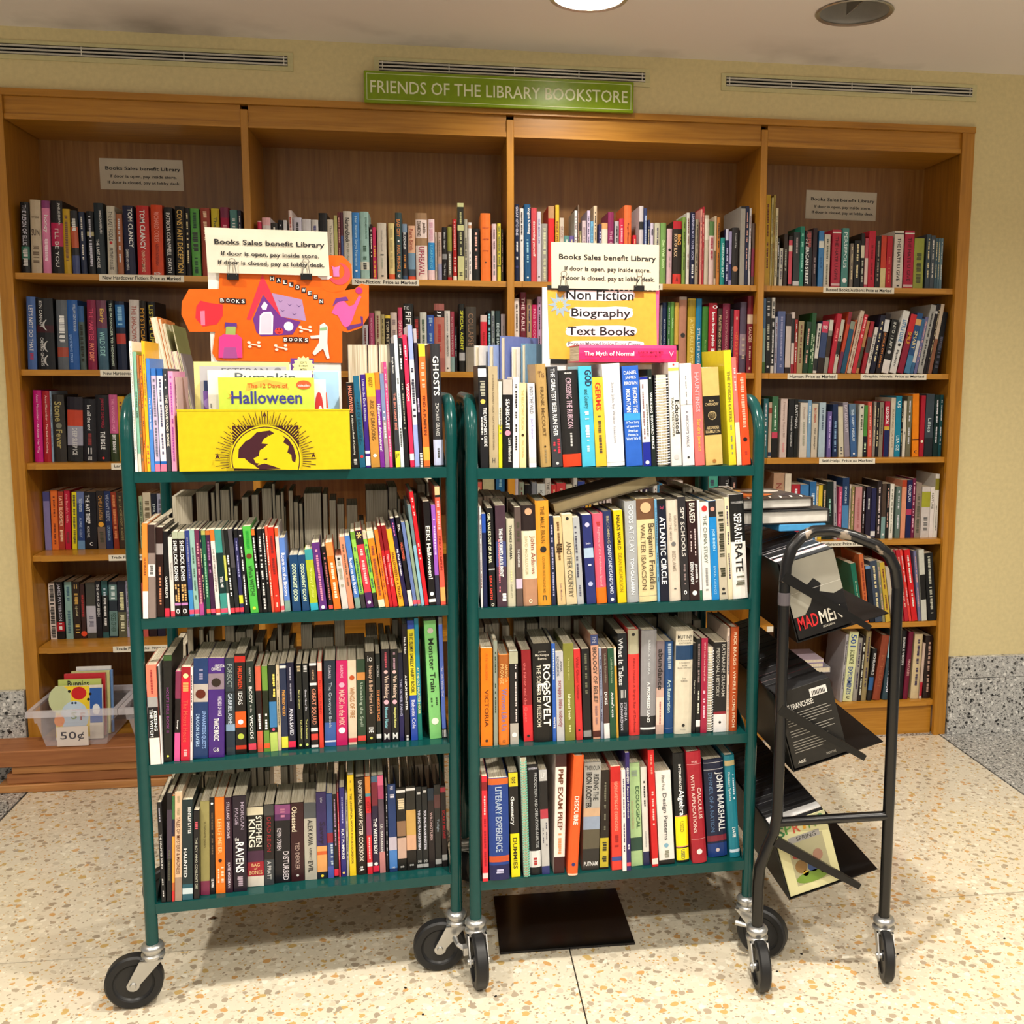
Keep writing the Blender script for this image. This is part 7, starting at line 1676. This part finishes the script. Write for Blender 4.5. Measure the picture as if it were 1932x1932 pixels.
def back_rows():
    rng = random.Random(9)
    def br(name, fr, z, tile, data, loc, grp, sb=.246, lean=0):
        rows = '\n'.join(f'{a} {b} {c}{"/" + str(lean) if lean else ""} {d}' for a, b, c, d in data)
        row(name, fr, z, sb, tile, 'turned', loc, grp, rows, top=True, back=True, maxd=.2)
    K = ['2a2420', '1c1c20', '38302a', '20282c', '401c1c', '1c2838', '2c2c2c', '4a4438']
    def mk(L_): return [(a, b, c, rng.choice(K)) for a, b, c in L_]
    g = 'books in the back row seen from their page edges'
    br('bL2', 'L', ZC[1], (240, 880, 6.0375), mk([(395, 480, 555), (505, 740, 345), (780, 925, 290), (950, 995, 300), (1000, 1048, 190), (1055, 1165, 270), (1168, 1202, 230), (1205, 1262, 455), (1300, 1385, 355), (1415, 1495, 325), (1530, 1645, 255), (1648, 1682, 200), (1685, 1745, 330), (1748, 1782, 290), (1785, 1802, 460), (1835, 1888, 280)])
       , 'back of second shelf, left cart', 'back row of the second shelf on the left green cart')
    br('bL2b', 'L', ZC[1], (540, 880, 5.8545), mk([(80, 135, 395), (140, 182, 410), (190, 385, 300), (400, 455, 305), (475, 550, 375), (560, 640, 420), (665, 788, 430), (800, 860, 600), (880, 1130, 265), (1135, 1236, 230), (1240, 1275, 360), (1300, 1360, 430), (1390, 1460, 300), (1465, 1560, 200), (1570, 1680, 190)])
       , 'back right of second shelf, left cart', 'back row of the second shelf on the left green cart')
    br('bL3', 'L', ZC[2], (250, 1150, 6.232), mk([(465, 545, 430), (550, 632, 420), (640, 712, 235), (740, 778, 470), (780, 835, 240), (865, 890, 300), (895, 960, 250), (980, 1080, 500), (1085, 1200, 200), (1205, 1330, 270), (1335, 1420, 235), (1435, 1535, 390), (1560, 1608, 480), (1612, 1690, 370), (1700, 1758, 180), (1765, 1845, 310), (1850, 1900, 420)])
       , 'back of third shelf, left cart', 'back row of the third shelf on the left green cart')
    br('bL3b', 'L', ZC[2], (550, 1150, 6.0375), mk([(105, 235, 175), (245, 480, 325), (486, 604, 110), (610, 840, 410), (850, 985, 300), (1000, 1065, 300), (1080, 1140, 320), (1145, 1215, 120), (1222, 1258, 160), (1262, 1330, 380), (1340, 1396, 150), (1400, 1480, 340), (1486, 1560, 200)])
       , 'back right of third shelf, left cart', 'back row of the third shelf on the left green cart')
    br('bL4', 'L', ZC[3], (280, 1430, 6.44), mk([(285, 345, 185), (350, 440, 130), (460, 480, 290), (500, 580, 200), (590, 670, 240), (680, 822, 215), (832, 900, 200), (905, 1050, 95), (1065, 1160, 90), (1170, 1230, 220), (1235, 1310, 80), (1320, 1400, 90), (1410, 1475, 165), (1605, 1695, 110), (1710, 1755, 30)])
       , 'back of bottom shelf, left cart', 'back row of the bottom shelf on the left green cart')
    br('bL4b', 'L', ZC[3], (560, 1430, 6.0375), mk([(65, 140, 180), (150, 205, 190), (215, 330, 180), (345, 420, 140), (470, 560, 200), (620, 700, 60), (720, 800, 150), (850, 940, 90), (960, 1040, 100), (1065, 1165, 90), (1190, 1260, 110), (1280, 1335, 100), (1345, 1440, 80), (1450, 1510, 90), (1540, 1620, 70)])
       , 'back right of bottom shelf, left cart', 'back row of the bottom shelf on the left green cart')
    br('bLT', 'L', ZC[0], (220, 560, 5.681), [(290, 392, 225, 'e08848'), (398, 440, 240, 'e08848'), (446, 490, 290, 'd8d0b0'), (496, 550, 300, '98a068'), (560, 640, 590, 'd898b8'), (650, 688, 610, '9c9498')]
       , 'back of top shelf, left cart', 'large books at the back of the top shelf on the left green cart', lean=-170)
    br('bLT2', 'L', ZC[0], (630, 590, 6.233), [(160, 390, 375, '5a5a5c'), (396, 518, 378, '7a3030'), (524, 640, 375, '4c4c50'), (655, 700, 420, '8c8c90'), (985, 1115, 360, 'e8e0cc')]
       , 'back right of top shelf, left cart', 'large books at the back of the top shelf on the left green cart')
    br('bR2', 'R', ZC[1], (860, 870, 6.44), mk([(240, 330, 440), (335, 460, 425), (468, 600, 430), (615, 700, 450), (705, 770, 480), (780, 940, 490), (1060, 1140, 510)]), 'back of second shelf, right cart', 'back row of the second shelf on the right green cart')
    br('bR2b', 'R', ZC[1], (1140, 870, 6.44), mk([(640, 700, 470), (720, 860, 460), (870, 980, 370), (985, 1120, 320), (1130, 1260, 350), (1400, 1480, 430)]), 'back right of second shelf, right cart', 'back row of the second shelf on the right green cart')
    br('bR3', 'R', ZC[2], (860, 1140, 6.44), mk([(250, 345, 285), (350, 435, 245), (440, 530, 235), (560, 655, 260), (700, 845, 205), (860, 1005, 235), (1015, 1250, 155), (1260, 1400, 125), (1430, 1520, 190), (1540, 1650, 155), (1700, 1800, 150), (1810, 1900, 190)]), 'back of third shelf, right cart', 'back row of the third shelf on the right green cart')
    br('bR3b', 'R', ZC[2], (1140, 1140, 6.44), mk([(60, 150, 200), (165, 300, 160), (310, 425, 190), (475, 640, 165), (650, 790, 120), (800, 880, 190), (890, 1070, 95), (1080, 1180, 200)]), 'back right of third shelf, right cart', 'back row of the third shelf on the right green cart')
    br('bR4', 'R', ZC[3], (870, 1400, 6.662), mk([(235, 320, 140), (385, 460, 260), (520, 600, 230), (640, 700, 200), (860, 960, 220), (1000, 1080, 180), (1130, 1260, 150), (1600, 1700, 200)]), 'back of bottom shelf, right cart', 'back row of the bottom shelf on the right green cart')
    br('bR4b', 'R', ZC[3], (1140, 1390, 6.44), mk([(90, 200, 160), (300, 400, 200), (430, 520, 150), (650, 800, 220), (900, 1000, 100), (1100, 1250, 160)]), 'back right of bottom shelf, right cart', 'back row of the bottom shelf on the right green cart')

def low_things():
    # lumber bench in front of the left bay
    t = thing('lumber_bench', 'low bench of stacked pine boards in front of the left bay', 'bench', (-1.1, -.14, 0))
    pine = m_wood('pine_lumber', '9a6436', 'b47a44', 'cc965a', rough=.5); pine2 = m_wood('pine_lumber_dark', '86502c', '9c6238', 'b47844', rough=.5)
    for (x0, x1, y0, y1, z0, z1, m_) in ((-1.52, -.72, -.165, -.026, .0005, .0285, pine), (-1.49, -.72, -.155, -.03, .029, .066, pine2), (-1.47, -.72, -.16, -.028, .0665, .095, pine), (-1.56, -.70, -.17, -.024, .0955, .153, pine2)):
        m = MB(); m.cbox((x0+1.1, y0+.14, z0), (x1+1.1, y1+.14, z1), m_, .003); m.build('board', t)
    clear = m_glass('clear_plastic', 'e6e2ea', .12, .26); rimm = m_glass('clear_plastic_rim', 'ece8f0', .2, .5)
    def tub(x0, x1, label, loc_y=-.150):
        zb = .1538; t = thing('plastic_tub', label, 'plastic tub', ((x0+x1)/2, loc_y, zb), 0, 'clear plastic tubs on the bench'); w_ = (x1-x0)/2; h, d = .135, .27
        def ring(i, z, y_in): return [(-w_+i, y_in, z), (w_-i, y_in, z), (w_-i, d-y_in, z), (-w_+i, d-y_in, z)]
        m = MB(); A = ring(.038, .0, .018); B = ring(.016, h*.65, .008); B2 = ring(.010, h*.66, .004); C_ = ring(.004, h, .002)
        vs = A+B+B2+C_; fs = [(0, 3, 2, 1)]
        for k in range(3):
            for i in range(4): j = (i+1) % 4; fs.append((k*4+i, k*4+j, k*4+4+j, k*4+4+i))
        m.add(vs, fs, clear); m.build('body', t)
        r_ = MB(); o = ring(-.012, h, -.012); i_ = ring(.004, h, .002); lo = ring(-.012, h-.022, -.012)
        vs = o+i_+lo; fs = []
        for i in range(4): j = (i+1) % 4; fs += [(i, j, 4+j, 4+i), (i+8, j+8, j, i)]
        r_.add(vs, fs, rimm); r_.build('rim', t); return t
    t1 = tub(-1.400, -1.122, 'clear plastic tub of picture books marked with a fifty cent price')
    tub(-1.095, -.815, 'clear plastic tub of books beside the fifty cent tub')
    m = MB(); m.box((-1.318, -.1515, .158), (-1.214, -.1505, .228), mat('e0d4cc', .6, 'print')); put_text(m, '50¢', mat('4a4650', .6, 'print'), (-1.308, -.1521, .176), (1, 0, 0), (0, 0, 1), .082, .034); m.build('price_card', None, 'handwritten fifty cent card on the front of the plastic tub', 'price card')
    def stand(x0, x1, y, zt, col, lab, fn=None, th=.007, z0=.158, tilt=0):
        w_, h_ = x1-x0, zt-z0; mb = MB(); cm = mat(col, .35); mb.box((0, 0, 0), (w_, .001, h_), cm); mb.box((0, th-.001, 0), (w_, th, h_), cm); mb.box((0, .001, 0), (.001, th-.001, h_), cm)
        if fn: fn(mb, w_, h_)
        o = mb.build('picture_book', None, lab, 'picture book', 'picture books in the plastic tubs', loc=(x0, y, z0), rot=(math.radians(-tilt), 0, 0)); p = MB(); p.box((.0012, .0012, .001), (w_-.001, th-.0012, h_-.001), m_pages()); p.build('page_block', o)
    def f1(mb, w_, h_):
        quad(mb, .001, h_*.05, w_*.72, h_-.001, 'f0d030'); disc(mb, w_*.1, h_*.75, w_*.24, h_*.26, 'c8d0a0', -.0008); disc(mb, w_*.5, h_*.86, w_*.16, h_*.12, 'c82020', -.0009); disc(mb, w_*.4, h_*.42, w_*.3, h_*.3, 'c0d4e8', -.001)
        disc(mb, w_*.08, h_*.36, w_*.11, h_*.11, 'f08820', -.0012); quad(mb, w_*.73, h_*.3, w_-.002, h_*.95, '3060b0', -.0007); disc(mb, w_*.86, h_*.55, w_*.08, h_*.1, 'e8ecf0', -.0010)
        for a, b in ((.3, .9), (.74, .84), (.7, .74)): disc(mb, w_*a, h_*b, .005, .005, '201814', -.0013)
        for a in (.36, .43): disc(mb, w_*a, h_*.68, .004, .004, '20304c', -.0013)
        txt(mb, '\x02S', '6a8a3a', w_*.33, h_*.38, w_*.12, h_*.14, -.0014); txt(mb, '\x02F', 'a03030', w_*.52, h_*.36, w_*.1, h_*.14, -.0014)
    def f2(mb, w_, h_): quad(mb, .001, h_*.5, w_-.001, h_-.001, 'c0cc70'); txt(mb, '\x02Bunnies', '222', w_*.22, h_-.026, w_*.5, .022, -.0012)
    xa, xb = -1.345, -1.185
    stand(xa, xb, -.085, .350, 'e8e0d0', 'bright yellow and blue picture book, frontmost in fifty cent tub', f1, tilt=6)
    stand(xa+.005, xb-.01, -.068, .368, 'c0cc70', 'lime green picture book with black title, in fifty cent tub', f2, tilt=6)
    stand(xa+.02, xb-.0, -.052, .384, 'c83038', 'red edged picture book, in fifty cent tub', None, .010, tilt=6)
    stand(xa+.04, xb+.01, -.034, .388, 'd0d090', 'pale yellow picture book with rainbow, in fifty cent tub', None, tilt=5)
    stand(xa+.06, xb+.018, -.020, .386, '6a90c8', 'light blue picture book, right in fifty cent tub', None, tilt=4)
    stand(xa+.05, xb+.01, -.006, .398, 'e8e4e0', 'white picture book, tallest at back of fifty cent tub', None, tilt=3)
    stand(-1.02, -.86, -.09, .372, '5c6a64', 'grey green picture book in the right tub', None, tilt=5); stand(-1.045, -.9, -.105, .325, '1c2440', 'navy book leaning at front of the right tub', None, tilt=6); stand(-1.0, -.87, -.06, .38, 'e07838', 'orange picture book at back of the right tub', None, tilt=4)
    for k in range(6):
        m = MB(); w_ = .22+.02*(k % 3); m.cbox((0, 0, 0), (w_, .12, .011), mat(['2a2420', '3a322a', '1c1a1c', '4a4438', '2c1c1c', '3c3a34'][k], .5), .001)
        m.build('picture_book', None, f'dark flat picture book, {ORD[k+1]} from bottom of pile behind the tubs', 'picture book', 'pile of books behind the tubs', loc=(-1.3+.012*(k % 2), .165, ZS[5]+.0005+k*.0115), rot=(0, 0, 0))
    # pile lying on the bottom shelf of the right bay
    cols = ['e8e0d8', '6a2a24', 'b82844', '4a2c20', '2c2c30', '9c9ca4', '5a3c98', 'c8b8c8']; z = ZS[5]+.0005; hs = [.03, .022, .022, .02, .026, .022, .018, .014]
    for k, (c_, h_) in enumerate(zip(cols, hs)):
        x0 = atY(1478+(k*5 % 14), 1290, .0)[0]; x1 = x0+.182-(k*7 % 5)*.005
        m = MB(); cm = mat(c_, .35); m.box((0, 0, 0), (x1-x0, .16, .0015), cm); m.box((0, 0, h_-.0015), (x1-x0, .16, h_), cm); m.box((x1-x0-.0015, 0, .0015), (x1-x0, .16, h_-.0015), cm)
        o = m.build('paperback_book', None, f'{cname(c_)} book lying flat, {ORD[k+1]} from bottom of pile, right bay bottom shelf', 'paperback book', 'pile of books lying on the bottom shelf of the right bay', loc=(x0, .03, z)); p = MB(); p.box((.001, .001, .0015), (x1-x0-.0016, .159, h_-.0015), m_pages()); p.build('page_block', o); z += h_+.0006
    # black floor mat and crumbs
    m = MB(); m.cbox((.148, -1.392, 0.0003), (.495, -1.105, .006), mat('0b0b0c', .12, 'gloss'), .001); m.build('floor_plate', None, 'glossy black square plate on floor under the right green cart', 'floor plate')
    rng = random.Random(2)
    for (u, v) in ((488, 1640), (296, 1615), (405, 1733), (765, 1864), (935, 1880), (798, 1914), (1466, 1833), (1512, 1800), (1568, 1813), (1694, 1800), (1895, 1771)):
        p = atZ(u, v, 0); m = MB(); n = 7; m.add([(.004*rng.uniform(.5, 1.2)*math.cos(k*6.283/n), .003*rng.uniform(.5, 1.2)*math.sin(k*6.283/n), .0012) for k in range(n)]+[(.004*math.cos(k*6.283/n), .003*math.sin(k*6.283/n), .0001) for k in range(n)], [tuple(range(n))]+[(i+n, (i+1) % n+n, (i+1) % n, i) for i in range(n)], mat('1a1410', .8))
        where = {488: 'left of the left cart, nearer its post', 296: 'behind the left cart front wheel', 405: 'under the left cart beside the dry leaf', 765: 'in front of the left cart right wheel', 935: 'in front of the middle casters', 798: 'nearest the photo bottom edge', 1466: 'between the two front wheels of black cart', 1512: 'centre, between black cart front wheels', 1568: 'just left of black cart right wheel', 1694: 'just right of black cart right wheel', 1895: 'far right, near the photo edge'}[u]
        near = 'near left cart' if u < 850 else 'near right cart casters' if u < 1300 else 'by black cart wheels'
        m.build('leaf_crumb', None, f'tiny dark crumb on the terrazzo floor, {where}', 'crumb', f'dark crumbs on the floor {near}', loc=(p[0], p[1], 0), rot=(0, 0, rng.random()*6))
    l = MB(); l.add([(-.014, 0, .001), (0, -.008, .006), (.014, 0, .002), (0, .009, .004)], [(0, 1, 2, 3)], mat('5a3a22', .7)); p = atZ(402, 1734, 0); l.build('dry_leaf', None, 'small brown dry leaf on floor under the left green cart', 'leaf', loc=(p[0], p[1], 0))

# ---------------------------------------------------------------- build everything
back_rows()
def key_of(tx):
    if tx.startswith('@'): tx = tx[2:]
    if tx in ('~', 'o', '\x02~'): return None
    if tx.startswith('='): return tx[1:].replace('_', ' ')
    return tx.replace('_', ' ')
S_ = []
for (a, k) in ROWS:
    for line in a[8].strip().split('\n'):
        line = line.strip()
        if not line or line[0] in '@%': continue
        for it in parse(line)[6]:
            if it[0] != '#':
                q_ = key_of(it[0])
                if q_: S_.append(q_)
prepare_text(S_)
setting(); bookcase(); wall_things()
green_cart(LA, LB, 'green_book_cart', 'dark green metal book cart with halloween display, at the left', [(math.radians(188), False), (math.radians(183), False), (math.radians(200), False), (math.radians(172), False)])
green_cart(RA, RB, 'green_book_cart', 'dark green metal book cart with non-fiction display, in the middle', [(math.radians(-83), True), (math.radians(-35), True), (math.radians(60), False), (math.radians(80), False)])
black_cart()
left_display(); right_display(); low_things()
build_rows()
